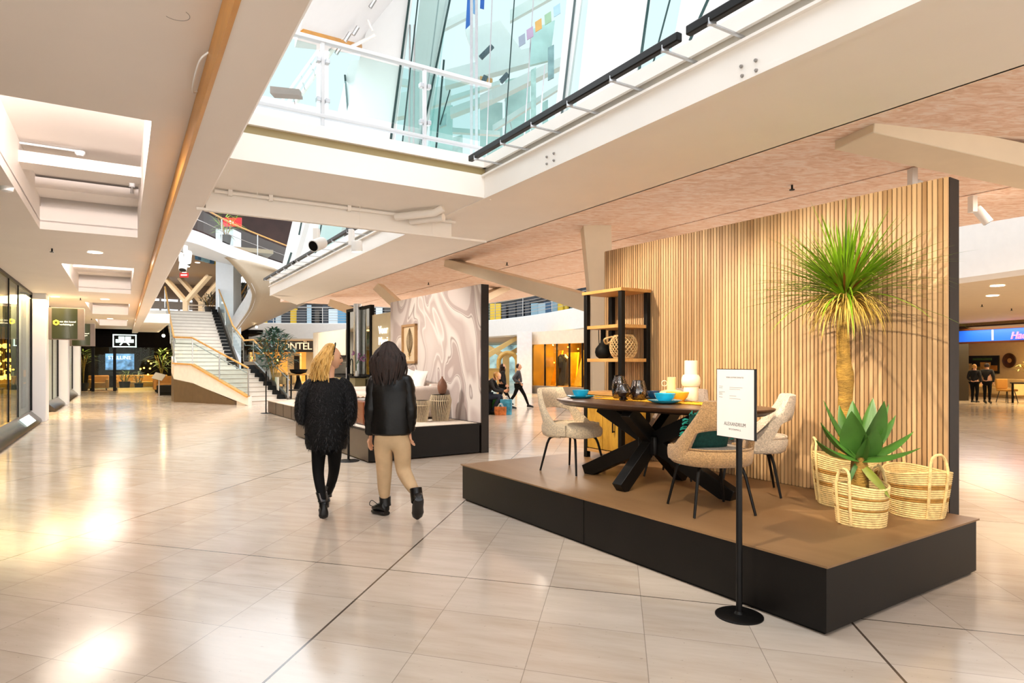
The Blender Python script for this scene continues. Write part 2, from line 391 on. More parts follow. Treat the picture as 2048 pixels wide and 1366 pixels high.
# ---------------------------------------------------------------- pipes, tracks and lamps under the bridge
p=MB(); pa=pv(470,381,.95); 
zt=3.26
pts=[U(7.10,.80,zt),U(7.10,3.55,zt)]
p.tube(pts,.018,8)
for v in(.95,1.35,2.2,3.0,3.3): p.span(U,(7.075,v-.02,zt-.03),(7.13,v+.02,zt+.04))
o=p.build('ceiling_pipe',MT['plaster2']); tag(o,'thin cream pipe clipped along the ceiling above the spotlights','pipe')
p=MB(); p.tube([U(7.05,2.75,3.22),U(6.62,3.05,3.22),U(6.55,3.12,3.27)],.045,10)
p.tube([U(7.08,2.95,3.2),U(6.70,3.2,3.2)],.045,10)
o=p.build('ceiling_duct',MT['plaster2']); tag(o,'pair of thick cream pipe elbows crossing the ceiling bridge','pipe')
p=MB(); p.span(U,(7.005,VB1-.1,3.03),(7.035,3.95,3.055)); 
for v in(1.2,2.3,3.2): p.span(U,(7.018,v,3.05),(7.022,v+.004,3.3))
o=p.build('lighting_track',MT['plaster2']); tag(o,'long cream lighting track hanging below the ceiling bridge','track')

def spotlight(label, top, aim, group, mat=None, lit=True, L=.2, r=.055, name='track_spotlight'):
    top=Vector(top); aim=Vector(aim).normalized(); mat=mat or MT['white']
    t=thing(name,label,'spotlight',top,0,group)
    MB().bar(top,top+Vector((0,0,-.2)),.06,.09).build('mount',mat,t,bevel=.006)
    c0=top+Vector((.06,0,-.17)); q=c0+aim*L
    hd=MB().tube([c0-aim*.03,c0,q],[r*.9,r,r],16).build('lamp_head',mat,t,bevel=.004)
    MB().tube([q-aim*.002,q+aim*.004],[r*.85,r*.85],16).build('lens',MT['lamp'] if lit else MT['blackm'],hd)
    return t
spotlight('white track spotlight aimed away under the ceiling bridge, left one of the pair',pd(633,462,7.4)+Vector((0,0,.03)),(-.3,-.75,-.35),'spotlights on the bridge track',lit=False,r=.07,L=.16)
spotlight('white track spotlight glowing at its lower rim, right one of the pair',pd(703,464,7.75)+Vector((0,0,.03)),(.05,.1,-1),'spotlights on the bridge track',r=.07,L=.1)
spotlight('white spotlight above the slatted display wall, near the palm crown',pv(1825,337,7.07),(-.45,-.1,-.8),'spotlights on the pink ceiling',r=.055)
spotlight('white spotlight beside the dark end of the slatted wall',pv(1945,392,8.82),(.5,-.2,-.8),'spotlights on the pink ceiling',lit=False,r=.055)
spotlight('glowing white spotlight behind the top of the marbled wall',pd(962,588,14.5),(.0,-.2,-.9),'spotlights on the pink ceiling',r=.06)
spotlight('glowing white spotlight under the angled ceiling branch',pd(708,618,17.8),(.0,-.2,-.9),'spotlights on the pink ceiling',r=.07)

# wall washer bars along the skylight edge
def lightbar(u0,u1,label,n):
    t=thing('light_bar',label,'light bar',U(u0,3.06,3.6),0,'black light bars along the skylight edge')
    MB().span(U,(u0,3.035,3.575),(u1,3.085,3.635)).build('housing',MT['blackm'],t,bevel=.008)
    for k in range(n):
        u=u0+(u1-u0)*(k+.25)/(n-.5)
        m=MB(); m.bar(U(u,3.06,3.565),U(u,3.38,3.565),.022,.012); m.bar(U(u,3.06,3.56),U(u,3.06,3.60),.05,.03,(0,1,0)); m.build('bracket',MT['steel'],t)
lightbar(5.77,2.89,'black light bar on steel brackets ending at the skylight corner',6)
lightbar(2.82,-.6,'nearer black light bar on steel brackets leaving the frame at the top',5)
lightbar(16.9,13.6,'far black light bar overhanging the end of the second skylight edge',5)
lightbar(13.5,8.0,'black light bar along the second skylight behind the bridge spotlights',7)
# bolts in the fascia
for k,(x,y) in enumerate(((1094,314),(1108,307),(1094,328),(1108,321),(1483,133),(1512,121),(1485,152),(1513,141))):
    pt=pv(x,y,V1-.02); o=MB().tube([pt,pt-N_*.012],[.012,.009],10).build('anchor_bolt',MT['grey'])
    tag(o,('small grey bolt head in the fascia below the %s'%('skylight corner' if k<4 else 'nearer light bar'))+', '+['top left of four','top right of four','bottom left of four','bottom right of four'][k%4],'bolt','anchor bolts in the skylight fascia')

# sprinklers, detectors, downlights
def sprinkler(p,label):
    t=MB(); p=Vector(p); t.tube([p,p+Vector((0,0,-.05))],.012,8); t.lathe([(.03,-.06),(.03,-.052)],10,p); o=t.build('sprinkler',MT['blackm']); tag(o,label,'sprinkler','ceiling sprinklers')
for px,py,l in((1584,370,'above the slatted wall'),(1014,525,'near the ceiling crease beside the tree column'),(857,565,'behind the marbled wall top')):
    sprinkler(pz(px,py,ZP),'tiny dark sprinkler head in the pink ceiling '+l)
for px,py,l in((104,497,'just beyond the first light well'),(161,596,'between the second and third light wells'),(183,637,'between the third and fourth light wells')):
    sprinkler(pz(px,py,ZL),'tiny dark sprinkler head in the left ceiling '+l)
def downlight(p,label,r=.09,power=0,mat=None,grp='recessed downlights'):
    p=Vector(p); o=thing('downlight',label,'downlight',p,0,grp)
    MB().lathe([(r,-.002),(r*1.15,-.012),(r*.95,-.012),(r*.95,-.001)],20,p,caps=False).build('trim_ring',MT['white'],o)
    MB().lathe([(r*.95,-.004),(r*.95,-.008)],20,p).build('lens',mat or MT['lampw'],o)
    if power: spot('downlight_lamp',p+Vector((0,0,-.03)),p+Vector((0,0,-2)),power,140,.6,.08,(1,.86,.7))
for px,py,l in((190,504,'nearest in the left ceiling'),(110,593,'by the hanging shop sign'),(210,598,'beyond the second light well'),(220,637,'beyond the third light well')):
    downlight(pz(px,py,ZL),'round white downlight '+l,.11,30)
t=thing('smoke_detector','white detector on a conduit inside the nearest ceiling well','detector',pd(160,306,6.9),0)
q=pd(160,303,6.9); MB().lathe([(.05,-.0),(.05,-.025),(.03,-.05)],16,q).build('detector_head',MT['white'],t)
MB().tube([q+Vector((0,0,0)),q-N_*1.1],.012,6).build('conduit',MT['white'],t)
t=thing('sprinkler','white pendant sprinkler hanging beside the nearest ceiling well beam','sprinkler',pd(264,350,8.2),0)
q=pd(264,350,8.2); MB().tube([q,q+Vector((0,0,-.16))],.035,10).build('cover',MT['white'],t); MB().tube([q+Vector((0,0,-.16)),q+Vector((0,0,-.24))],[.012,.02],8).build('nozzle',MT['steel'],t)
q=pz(14,374,ZL); o=MB().lathe([(.06,0),(.05,-.04),(.02,-.05)],14,q).build('alarm_beacon',MT['white']); tag(o,'small white ceiling beacon with red face at the left frame edge','detector')

q=pz(352,28,ZL); o=MB().tube([q+Vector((.062*math.cos(a),.062*math.sin(a),-.001)) for a in[-.3+PI*i/40 for i in range(41)]],.0012,5).build('ceiling_hatch',MT['grey']); tag(o,'faint round hatch outline in the left ceiling near the top frame edge','hatch')
o=MB().tube(smoothpath([U(3.9,.41,3.24),U(3.95,.37,3.2),U(4.2,.36,3.17),U(4.45,.38,3.21),U(4.5,.41,3.24)],5),.006,6).build('loose_cable',MT['white']); tag(o,'loop of white cable hanging beside the timber beam edge','cable')
# ================================================================ dining display
PT=.39
brown_top=woodmat('brown_platform_laminate','7c5c3c','957450',.42,(.5,.12,1),3)
black_board=pm('black_mdf_board','0c0806',.5,spec=.3,var=.35,scale=5)
def black_panel_mat():
    m=pm('scuffed_black_panel','0d0907',.45,spec=.3,var=.3,scale=3); return m
t=thing('display_platform','low black display platform with brown top carrying the dining set','platform',D1(0,0),ANG)
MB().span(D1,(0.015,0.015,0.02),(4.125,1.915,PT-.012)).build('base',black_panel_mat(),t)
MB().span(D1,(0,0,PT-.012),(4.144,1.93,PT)).build('platform_top',brown_top,t)
MB().span(D1,(.04,.04,0),(4.1,1.89,.02)).build('plinth',MT['black'],t)
m=MB()
for a in(2.07,): m.span(D1,(a,.012,.02),(a+.004,.016,PT-.012))
m.build('seam',MT['black'],t)
# slatted wall
WA0,WA1,WB,WZ=.20,4.0,1.95,2.875
def slat_material():
    m,nt,b=newmat('oak_slats'); b.inputs['Roughness'].default_value=.5
    tc=nd(nt,'ShaderNodeTexCoord'); sp=nd(nt,'ShaderNodeSeparateXYZ'); link(nt,tc.outputs['Object'],sp.inputs[0])
    dv=nd(nt,'ShaderNodeMath',operation='DIVIDE'); link(nt,sp.outputs[1],dv.inputs[0]); dv.inputs[1].default_value=.036
    fl_=nd(nt,'ShaderNodeMath',operation='FLOOR'); link(nt,dv.outputs[0],fl_.inputs[0])
    wn=nd(nt,'ShaderNodeTexWhiteNoise',noise_dimensions='1D'); link(nt,fl_.outputs[0],wn.inputs['W'])
    cb=nd(nt,'ShaderNodeCombineXYZ'); link(nt,sp.outputs[1],cb.inputs[0]); link(nt,wn.outputs[0],cb.inputs[1])
    sc=nd(nt,'ShaderNodeMath',operation='MULTIPLY'); link(nt,sp.outputs[2],sc.inputs[0]); sc.inputs[1].default_value=.05; link(nt,sc.outputs[0],cb.inputs[2])
    n=nd(nt,'ShaderNodeTexNoise'); n.inputs['Scale'].default_value=30; n.inputs['Detail'].default_value=6; link(nt,cb.outputs[0],n.inputs['Vector'])
    ad=nd(nt,'ShaderNodeMath',operation='MULTIPLY_ADD'); link(nt,wn.outputs[0],ad.inputs[0]); ad.inputs[1].default_value=.4
    hf=nd(nt,'ShaderNodeMath',operation='MULTIPLY'); link(nt,n.outputs[0],hf.inputs[0]); hf.inputs[1].default_value=.5; link(nt,hf.outputs[0],ad.inputs[2])
    r=nd(nt,'ShaderNodeValToRGB'); e=r.color_ramp.elements; e[0].position=.2; e[0].color=C('9a754c'); e[1].position=.75; e[1].color=C('d2b084')
    link(nt,ad.outputs[0],r.inputs[0]); link(nt,r.outputs[0],b.inputs['Base Color']); return m
t=thing('display_wall','tall freestanding wall of vertical oak slats behind the dining set','display wall',D1(WA0,WB),ANG)
MB().span(D1,(WA0,WB+.012,0),(WA1,WB+.165,WZ)).build('wall_core',pm('dark_chipboard_edge','1c110a',.6,var=.3,scale=20),t)
MB().span(D1,(WA0+.004,WB+.006,PT+.001),(WA1,WB+.0125,WZ-.004)).build('gap_shade_board',pm('black_gap_shade','060403',.95,spec=.05),t)  # near-black sheet added so the slat gaps stay dark, shade put into colour
m=MB(); n=int((WA1-WA0)/.036)
for i in range(n):
    a=WA0+i*.036+.0045; m.span(D1,(a,WB-.012,PT+.001),(a+.027,WB+.012,WZ))
m.build('slat_panel',slat_material(),t,smooth=False)
# ---------------------------------------------------------------- table
TCA,TCB,TL,TW,TR,TN,TZ=2.15,.885,1.13,.465,-.1,2.3,1.137
def TB(x,y,z=0):                                                # table frame: x along, y across
    return D1(TCA+x*math.cos(TR)-y*math.sin(TR), TCB+x*math.sin(TR)+y*math.cos(TR), z)
def rim(k,z,off=0):
    return [TB((TL-off)*math.copysign(abs(math.cos(a))**(2/TN),math.cos(a)),(TW-off)*math.copysign(abs(math.sin(a))**(2/TN),math.sin(a)),z) for a in[2*PI*j/96 for j in range(96)]]
t=thing('dining_table','oval dark wooden dining table on a black crossed steel base','table',TB(0,0,PT),ANG)
ttop=woodmat('smoked_wood_top','3a2519','6b4a32',.32,(1.5,.35,1),5)
MB().loft([rim(96,TZ-.045,.05),rim(96,TZ-.018,.008),rim(96,TZ-.008,0),rim(96,TZ,.004)]).build('table_top',ttop,t)
MB().loft([rim(96,TZ-.058,.075),rim(96,TZ-.0455,.055)]).build('apron',MT['blackm'],t)
for sx in(-1,1):
    m=MB(); m.bar(TB(sx*.82,0,PT+.02),TB(-sx*.62,0,TZ-.06),.10,.13); o=m.build('leg',MT['blackm'],t,bevel=.004)
for sy in(-1,1):
    m=MB(); m.bar(TB(0,sy*.45,PT+.02),TB(0,-sy*.34,TZ-.06),.10,.12); o=m.build('leg',MT['blackm'],t,bevel=.004)
MB().span(lambda x,y,z:TB(x,y,z),(-.1,-.09,PT+.28),(.1,.09,PT+.46)).build('hub',MT['blackm'],t,bevel=.02)
# ---------------------------------------------------------------- chairs (local frame: front = +x)
def boucle(name,c1,c2):
    m=pm(name,c1,.95,var=.28,scale=90,bump=.9,bscale=130,sheen=.25,detail=2); return m
def make_chair(label, mat, matseat, loc, rz):
    t=thing('dining_chair',label,'chair',loc,rz,'upholstered chairs around the oval table')
    L=[]
    # seat cushion
    def ring(sc,z,dx=0):
        out=[]
        for j in range(40):
            a=2*PI*j/40; x=math.copysign(abs(math.cos(a))**.62,math.cos(a))*.255*sc+dx; y=math.copysign(abs(math.sin(a))**.7,math.sin(a))*.262*sc*(1-.08*(x<0)*abs(x)/.25)
            zz=z+(.02 if x>.1 else 0)*-1*(x-.1)/.15
            out.append(Vector((x+.02,y,zz)))
        return out
    MB().loft([ring(.8,.365),ring(.96,.38),ring(1.0,.41),ring(1.0,.435),ring(.97,.46),ring(.86,.476),ring(.5,.482)]).build('seat',matseat,t,local=True)
    # wrap-around back with opening
    NT=44; outer=[];
    def prof(th):
        s=abs(th)
        top=.845 if s<.62 else .845-(s-.62)**1.0*.0 - (.36*min(1,(s-.62)/.95)**.72)
        top=max(top,.49)
        bot=.635-.03*(s/.78)**2 if s<.78 else .605-(s-.78)/.34*.2
        bot=max(bot,.38)
        return bot,min(top,.845)
    def pt(th,z,off):
        rx=.30+off; ry=.285+off; lean=(z-.40)*.16
        x=-math.cos(th)*rx*1.0; y=math.sin(th)*ry
        k=max(0,abs(th)-1.15); x+=k*.02
        sq=math.copysign(abs(math.sin(th))**.75,math.sin(th))
        return Vector((x-lean*max(0,math.cos(th))+.0,sq*ry+math.copysign(lean*.12,y),z))
    rings=[]
    for i in range(NT+1):
        th=-1.95+3.9*i/NT; bo,tp=prof(th)
        if tp-bo<.05: tp=bo+.05
        r=[]
        for (k,off) in((0,-.012),(.03,.006),(.3,.012),(.7,.012),(.96,.006),(1,-.012),(.96,-.034),(.7,-.042),(.3,-.042),(.03,-.034)):
            r.append(pt(th,bo+(tp-bo)*k,off))
        rings.append(r)
    MB().loft(rings).build('backrest',mat,t,local=True,ang=60)
    # lower outer bowl joining seat and back at rear
    m=MB(); rs=[]
    for i in range(29):
        th=-1.75+3.5*i/28
        rs.append([pt(th,z,o) for z,o in((.375,-.05),(.36,-.02),(.375,.0),(.42,.008),(.465,.004),(.485,-.02),(.47,-.06))])
    m.loft(rs); m.build('seat_shell',mat,t,local=True,ang=60)
    # piping seam
    m=MB(); m.tube([pt(-1.75+3.5*i/40,.487,-.008) for i in range(41)],.006,6); m.build('piping',mat,t,local=True)
    for sx,sy in((1,1),(1,-1),(-1,1),(-1,-1)):
        pts=smoothpath([(sx*.03,sy*.03,.352),(sx*.13,sy*.13,.352),(sx*.165,sy*.165,.335),(sx*.185,sy*.185,.28)],5)+[Vector((sx*.235,sy*.235,.004))]
        MB().tube(pts,[.0125]*(len(pts)-1)+[.010],8).build('leg',MT['blackm'],t,local=True)
    MB().lathe([(.06,.345),(.06,.366)],16).build('swivel_plate',MT['blackm'],t,local=True)
    return t
cream_b=boucle('cream_boucle','d9c6a8','e2d2b8'); tan_b=boucle('tan_boucle','b08a5c','c8a374'); grey_b=boucle('pale_grey_boucle','cbbba8','d8cab8'); dgrey_b=boucle('grey_boucle','9c8c80','b0a096')
make_chair('cream upholstered chair at the left end of the oval table, seen side-on',cream_b,cream_b,(.622,6.46,PT),-.775)
make_chair('tan boucle chair with its open back to the viewer, behind the sign panel',tan_b,grey_b,(1.49,4.745,PT),1.73)
make_chair('pale grey chair at the right end of the oval table by the slats',grey_b,grey_b,(2.03,5.42,PT),2.86)
make_chair('grey chair on the far side of the table, mostly hidden by the crossed base',dgrey_b,dgrey_b,D1(2.35,1.42,PT),-2.2)
# cushions
def pillow(name,label,c,size,mat,rz=0,tilt=0,roll=0,fr=None,thick=.11,cat='cushion',group=None):
    mt=Matrix.Translation(Vector(c))@Matrix.Rotation(rz,4,'Z')@Matrix.Rotation(tilt,4,'Y')@Matrix.Rotation(roll,4,'X')
    def f(s_):
        def g(u,v):
            x=u*2-1; y=v*2-1; e=max(0,(1-abs(x)**2.4))*max(0,(1-abs(y)**2.4))
            pin=1-.10*(1-abs(x*y))*0-.07*(1-min(1,abs(abs(x)-abs(y))*1.0))*0
            k=1-.06*(abs(x)**2*(1-abs(y)**2)+abs(y)**2*(1-abs(x)**2))
            return mt@Vector((s_*thick/2*e**.55,x*size/2*k,y*size/2*k))
        return g
    t=thing(name,label,cat,Vector(c)-Vector((0,0,size*.4)),0,group)
    m=MB().grid(f(1),14,14); m.grid(lambda u,v:f(-1)(1-u,v),14,14); cv_=m.build('cover',mat,t)
    if fr:
        k=MB()
        for i in range(110):
            s=R.random()*4; e=int(s); u=s-e
            x,y=[(u*2-1,-1),(1,u*2-1),(1-2*u,1),(-1,1-2*u)][e]
            p=mt@Vector((0,x*size/2,y*size/2)); d=(mt.to_3x3()@Vector((R.uniform(-.5,.5),x*(abs(x)==1)+R.uniform(-.3,.3),y*(abs(y)==1)+R.uniform(-.3,.3)))).normalized()
            k.tube([p,p+d*.025,p+d*.045+Vector((0,0,-.012))],[.004,.0045,.003],5)
        k.build('fringe',fr,cv_)
    return t
teal=pm('teal_woven_cushion','0b4038',.9,var=.25,scale=40,bump=.5); tealf=pm('teal_fringe','1c8a78',.9,var=.3,scale=60)
pillow('cushion','dark teal cushion with teal fringe leaning inside the tan boucle chair',(1.45,4.665,PT+.565),.36,teal,1.73,-.42,0,tealf)
# ---------------------------------------------------------------- bookcase
BKA0,BKA1,BKB0,BKB1,BKZ=3.19,3.83,1.48,1.925,2.325
oak=woodmat('golden_oak_board','b98545','d6a566',.45,(2.5,.5,1),4); doorw=woodmat('mango_wood_door','a5761f','dba93c',.45,(1.2,1.2,.5),6)
t=thing('bookcase','tall open bookcase of oak shelves on black posts beside the slatted wall','bookcase',D1((BKA0+BKA1)/2,(BKB0+BKB1)/2,PT),ANG)
for i,a in enumerate((BKA0,BKA1-.055)):
    for j,b_ in enumerate((BKB0,BKB1-.055)):
        MB().span(D1,(a,b_,PT),(a+.055,b_+.055,BKZ-.035)).build('post',MT['blackm'],t,bevel=.002)
MB().span(D1,(BKA0-.015,BKB0-.015,BKZ-.035),(BKA1+.015,BKB1,BKZ)).build('top_board',oak,t,bevel=.002)
for z in(1.925,1.545,1.165):
    MB().span(D1,(BKA0+.012,BKB0+.006,z-.038),(BKA1-.012,BKB1-.01,z)).build('shelf',oak,t,bevel=.002)
MB().span(D1,(BKA0+.02,BKB0+.03,.50),(BKA1-.02,BKB1-.01,1.127)).build('cabinet_body',MT['black'],t)
MB().span(D1,(BKA0+.012,BKB0+.006,.465),(BKA1-.012,BKB1-.01,.50)).build('bottom_board',oak,t)
for a0,a1,h in((BKA0+.057,BKA0+.315,.27),(BKA0+.322,BKA1-.057,.06)):
    d=MB().span(D1,(a0,BKB0+.008,.51),(a1,BKB0+.03,1.12)).build('door',doorw,t,bevel=.002); d0_=d if a0<BKA0+.1 else d0_
MB().span(D1,(BKA0+.012,BKB0+.06,.51),(BKA0+.03,BKB1-.06,1.12)).build('side_panel',doorw,t)
m=MB(); hA=BKA0+.12
m.bar(D1(hA,BKB0-.02,.72),D1(hA,BKB0-.02,1.02),.014,.014,(0,1,0))
for z in(.73,1.01): m.bar(D1(hA,BKB0+.01,z),D1(hA,BKB0-.02,z),.014,.014)
m.build('handle',MT['blackm'],d0_)
sh=1.545
p=D1(3.69,1.66,sh)
t=thing('vase','matt black bottle vase with a slim loop handle on the bookcase shelf','vase',p)
MB().lathe([(.05,0),(.085,.03),(.098,.075),(.09,.12),(.055,.165),(.034,.19),(.031,.25),(.031,.385),(.037,.395),(.03,.395)],24,p).build('body',MT['black'],t)
MB().tube(smoothpath([p-A_*-.03+Vector((0,0,.39)),p+A_*.075+Vector((0,0,.375)),p+A_*.078+Vector((0,0,.25)),p+A_*.07+Vector((0,0,.15))],5),.005,6).build('handle',MT['black'],t)
p=D1(3.38,1.69,sh)
ratt=woodmat('split_rattan','b58d55','dcbf8c',.6,(4,4,4),8)
t=thing('lantern','round open-weave rattan lantern with a loop handle on the bookcase shelf','lantern',p)
m=MB()
def lr(z): 
    q=(z-.135)/.155; return .155*math.sqrt(max(.06,1-abs(q)**2.3*.86))
for k in range(22):
    for s_ in(-1,1):
        m.tube([p+Vector((lr(z)*math.cos(k/22*2*PI+s_*z*5.5),lr(z)*math.sin(k/22*2*PI+s_*z*5.5),z)) for z in[.004+.262*i/12 for i in range(13)]],.0055,5)
m.build('woven_body',ratt,t)
m=MB()
for z in(.01,.262): m.tube([p+Vector((lr(z)*math.cos(a),lr(z)*math.sin(a),z)) for a in[2*PI*i/24 for i in range(25)]],.009,6)
m.build('hoop',ratt,t)
MB().tube(smoothpath([p+A_*.07-B_*.10+Vector((0,0,.25)),p+A_*.12-B_*.18+Vector((0,0,.22)),p+A_*.17-B_*.1+Vector((0,0,.17)),p+A_*.12+Vector((0,0,.25))],6),.010,7).build('handle',ratt,t)
# ---------------------------------------------------------------- table ware
aqua=pm('glazed_aqua_ceramic','1d9fc0',.18,var=.1,scale=14,coat=.6); navy=pm('glazed_navy_ceramic','0f3a5c',.18,var=.1,coat=.6)
def plate_bowl(p,rb,hb,rp,cp,cb,lp,lb,grp):
    o=MB().lathe([(rp*.62,0),(rp*.7,.004),(rp*.97,.021),(rp,.026),(rp*.97,.026),(rp*.68,.010),(.0005,.009)],40,p).build('plate',cp); tag(o,lp,'plate',grp+' plates')
    q=Vector(p)+Vector((0,0,.0105))
    pr=[(rb*.5,0),(rb*.56,.006),(rb*.82,hb*.45),(rb*.97,hb*.85),(rb,hb),(rb*.96,hb),(rb*.9,hb*.8),(rb*.74,hb*.42),(rb*.45,.014),(.0005,.012)]
    o=MB().lathe(pr,40,q).build('bowl',cb); tag(o,lb,'bowl',grp+' bowls')
def tz(px,py): return pz(px,py,TZ)
plate_bowl(tz(1161,796.3),.088,.073,.145,aqua,aqua,'aqua plate at the far left tip of the oval table','aqua bowl on the plate at the far left tip of the table','aqua place setting')
plate_bowl(tz(1329.5,807.5)+Vector((0,0,.008)),.095,.074,.152,aqua,aqua,'aqua plate at the near edge of the oval table, in front of the yellow bowl','aqua bowl on the near plate in front of the yellow bowl','aqua place setting')
plate_bowl(D1(2.46,1.23,TZ),.078,.075,.115,navy,navy,'dark navy plate at the far side of the table behind the glass vases','dark navy bowl at the far side of the table behind the glass vases','navy place setting')
# runner
m=MB(); yel=pm('mustard_woven_runner','d69a14',.9,var=.3,scale=60,bump=.8,bscale=90)
x0,x1,y0,y1=-.72,.74,.02,.26
m.grid(lambda u,v:TB(x0+(x1-x0)*u,y0+(y1-y0)*v+.012*math.sin(u*60),TZ+.004+.003*math.sin(u*140)*math.cos(v*40)),60,8)
t=thing('table_runner','mustard yellow crocheted runner lying along the dark oval table','runner',TB(0,0,TZ+.002),ANG)
cl_=m.build('cloth',yel,t,solid=.004)
for y,s in((y0,-1),(y1,1)):
    m=MB()
    for i in range(80):
        x=x0+(x1-x0)*(i+.5)/80
        m.ball(TB(x+R.uniform(-.004,.004),y+s*.008,TZ+.006),.008,5,7,1.1,1.1,.7)
    m.build('edging',yel,cl_)
p=tz(1355,804.5); ybowl=pm('mustard_glazed_bowl','d9a32a',.35,var=.1,scale=20,coat=.3)
o=MB().lathe([(.05,0),(.055,.006),(.088,.04),(.104,.082),(.104,.086),(.098,.086),(.08,.042),(.048,.012),(.0005,.010)],36,p+Vector((0,0,.007))).build('bowl',ybowl); tag(o,'mustard yellow bowl on the runner behind the near aqua bowl','bowl')
sand=pm('cream_ceramic','ecd6b4',.6,var=.04,scale=14); sand2=pm('sand_ceramic','e0ba86',.6,var=.05,scale=14)
p=tz(1382,802.5)
t=thing('vase','tall cream vase of stacked cylinders with a bulging middle, beside the yellow bowl','vase',p)
MB().lathe([(.064,.007),(.066,.011),(.066,.135),(.064,.139),(.075,.142),(.086,.165),(.089,.195),(.084,.225),(.070,.247),(.060,.250),(.060,.378),(.057,.381),(.052,.379),(.052,.3),(.0005,.29)],36,p).build('body',sand,t)
p=tz(1343,801.6)
t=thing('jug','low sand coloured jug with straight neck and ring handle behind the yellow bowl','jug',p)
MB().lathe([(.07,0),(.1,.01),(.116,.04),(.118,.065),(.108,.088),(.075,.10),(.043,.104),(.040,.112),(.040,.222),(.037,.224),(.034,.222),(.034,.12)],32,p,caps=True).build('body',sand2,t)
cx=p+(A_*.6-B_*.4).normalized()*.066+Vector((0,0,.165)); ax=(A_*.6-B_*.4).normalized()
MB().tube([cx+ax*math.cos(a)*.026+Vector((0,0,math.sin(a)*.026)) for a in[2*PI*i/24 for i in range(25)]],.0035,6).build('handle',sand,t)
def smoked(name,c):
    m,nt,b=newmat(name); nt.nodes.remove(b); out=nt.nodes['Material Output']
    tc=nd(nt,'ShaderNodeTexCoord'); sp=nd(nt,'ShaderNodeSeparateXYZ'); link(nt,tc.outputs['UV'],sp.inputs[0])
    def mth(op,x,y=None):
        n=nd(nt,'ShaderNodeMath',operation=op)
        for i,q in enumerate((x,y)):
            if q is None: continue
            if isinstance(q,(int,float)): n.inputs[i].default_value=q
            else: link(nt,q,n.inputs[i])
        return n.outputs[0]
    zig=mth('ABSOLUTE',mth('SUBTRACT',mth('FRACT',mth('MULTIPLY',sp.outputs[0],9)),.5))
    st=mth('FRACT',mth('MULTIPLY',mth('ADD',sp.outputs[1],mth('MULTIPLY',zig,.16)),13))
    pat=mth('GREATER_THAN',st,.5)
    t1=nd(nt,'ShaderNodeBsdfTransparent'); t1.inputs[0].default_value=C(c)
    g=nd(nt,'ShaderNodeBsdfGlossy'); g.inputs['Roughness'].default_value=.08; g.inputs[0].default_value=C('d8d4d2')
    d=nd(nt,'ShaderNodeBsdfDiffuse'); d.inputs[0].default_value=C('2c2422')
    m0=nd(nt,'ShaderNodeMixShader'); m0.inputs[0].default_value=.45; link(nt,g.outputs[0],m0.inputs[1]); link(nt,d.outputs[0],m0.inputs[2])
    mx=nd(nt,'ShaderNodeMixShader'); link(nt,mth('ADD',mth('MULTIPLY',pat,.42),.14),mx.inputs[0]); link(nt,t1.outputs[0],mx.inputs[1]); link(nt,m0.outputs[0],mx.inputs[2])
    link(nt,mx.outputs[0],out.inputs[0]); return m
sm1=smoked('smoked_herringbone_glass','c4bcb8'); sm2=smoked('plum_smoked_glass','8f7a80')
def gvase(p,prof,mat,label):
    n=36; rings=[]
    inner=[(max(.004,r-.005),z) for r,z in prof[1:]][::-1]
    m=MB()
    def rr(r,z,j): return r*(1+.035*math.cos(j*PI))
    for r,z in list(prof)+inner: rings.append([Vector(p)+Vector((r*math.cos(2*PI*j/n),r*math.sin(2*PI*j/n),z)) for j in range(n)])
    o=m.loft(rings).build('vase',mat); tag(o,label,'vase','smoked herringbone glass vases')
    uv=o.data.uv_layers.new(name='u'); H=prof[-1][1]
    for pl in o.data.polygons:
        aa=[(math.atan2(o.data.vertices[v].co.y-p[1],o.data.vertices[v].co.x-p[0])/(2*PI))%1 for v in pl.vertices]
        for k,li in enumerate(pl.loop_indices):
            x=aa[k]; x = x+1 if max(aa)-x>.5 else x
            uv.data[li].uv=(x,(o.data.vertices[pl.vertices[k]].co.z-p[2])/H)
gvase(D1(2.74,1.03,TZ+.008),[(.05,0),(.066,.008),(.073,.05),(.077,.11),(.068,.17),(.052,.205),(.050,.222),(.058,.228)],sm1,'tallest smoked herringbone glass vase, left of the trio on the table')
gvase(D1(2.46,1.015,TZ+.008),[(.055,0),(.07,.008),(.079,.045),(.08,.09),(.068,.14),(.058,.175),(.056,.185)],sm1,'middle height smoked herringbone glass vase, right of the trio on the table')
gvase(D1(2.50,.86,TZ+.008),[(.04,0),(.044,.004),(.026,.02),(.05,.04),(.078,.072),(.074,.10),(.05,.135),(.042,.145),(.044,.148)],sm2,'low plum tinted footed glass vase in front of the two taller ones')
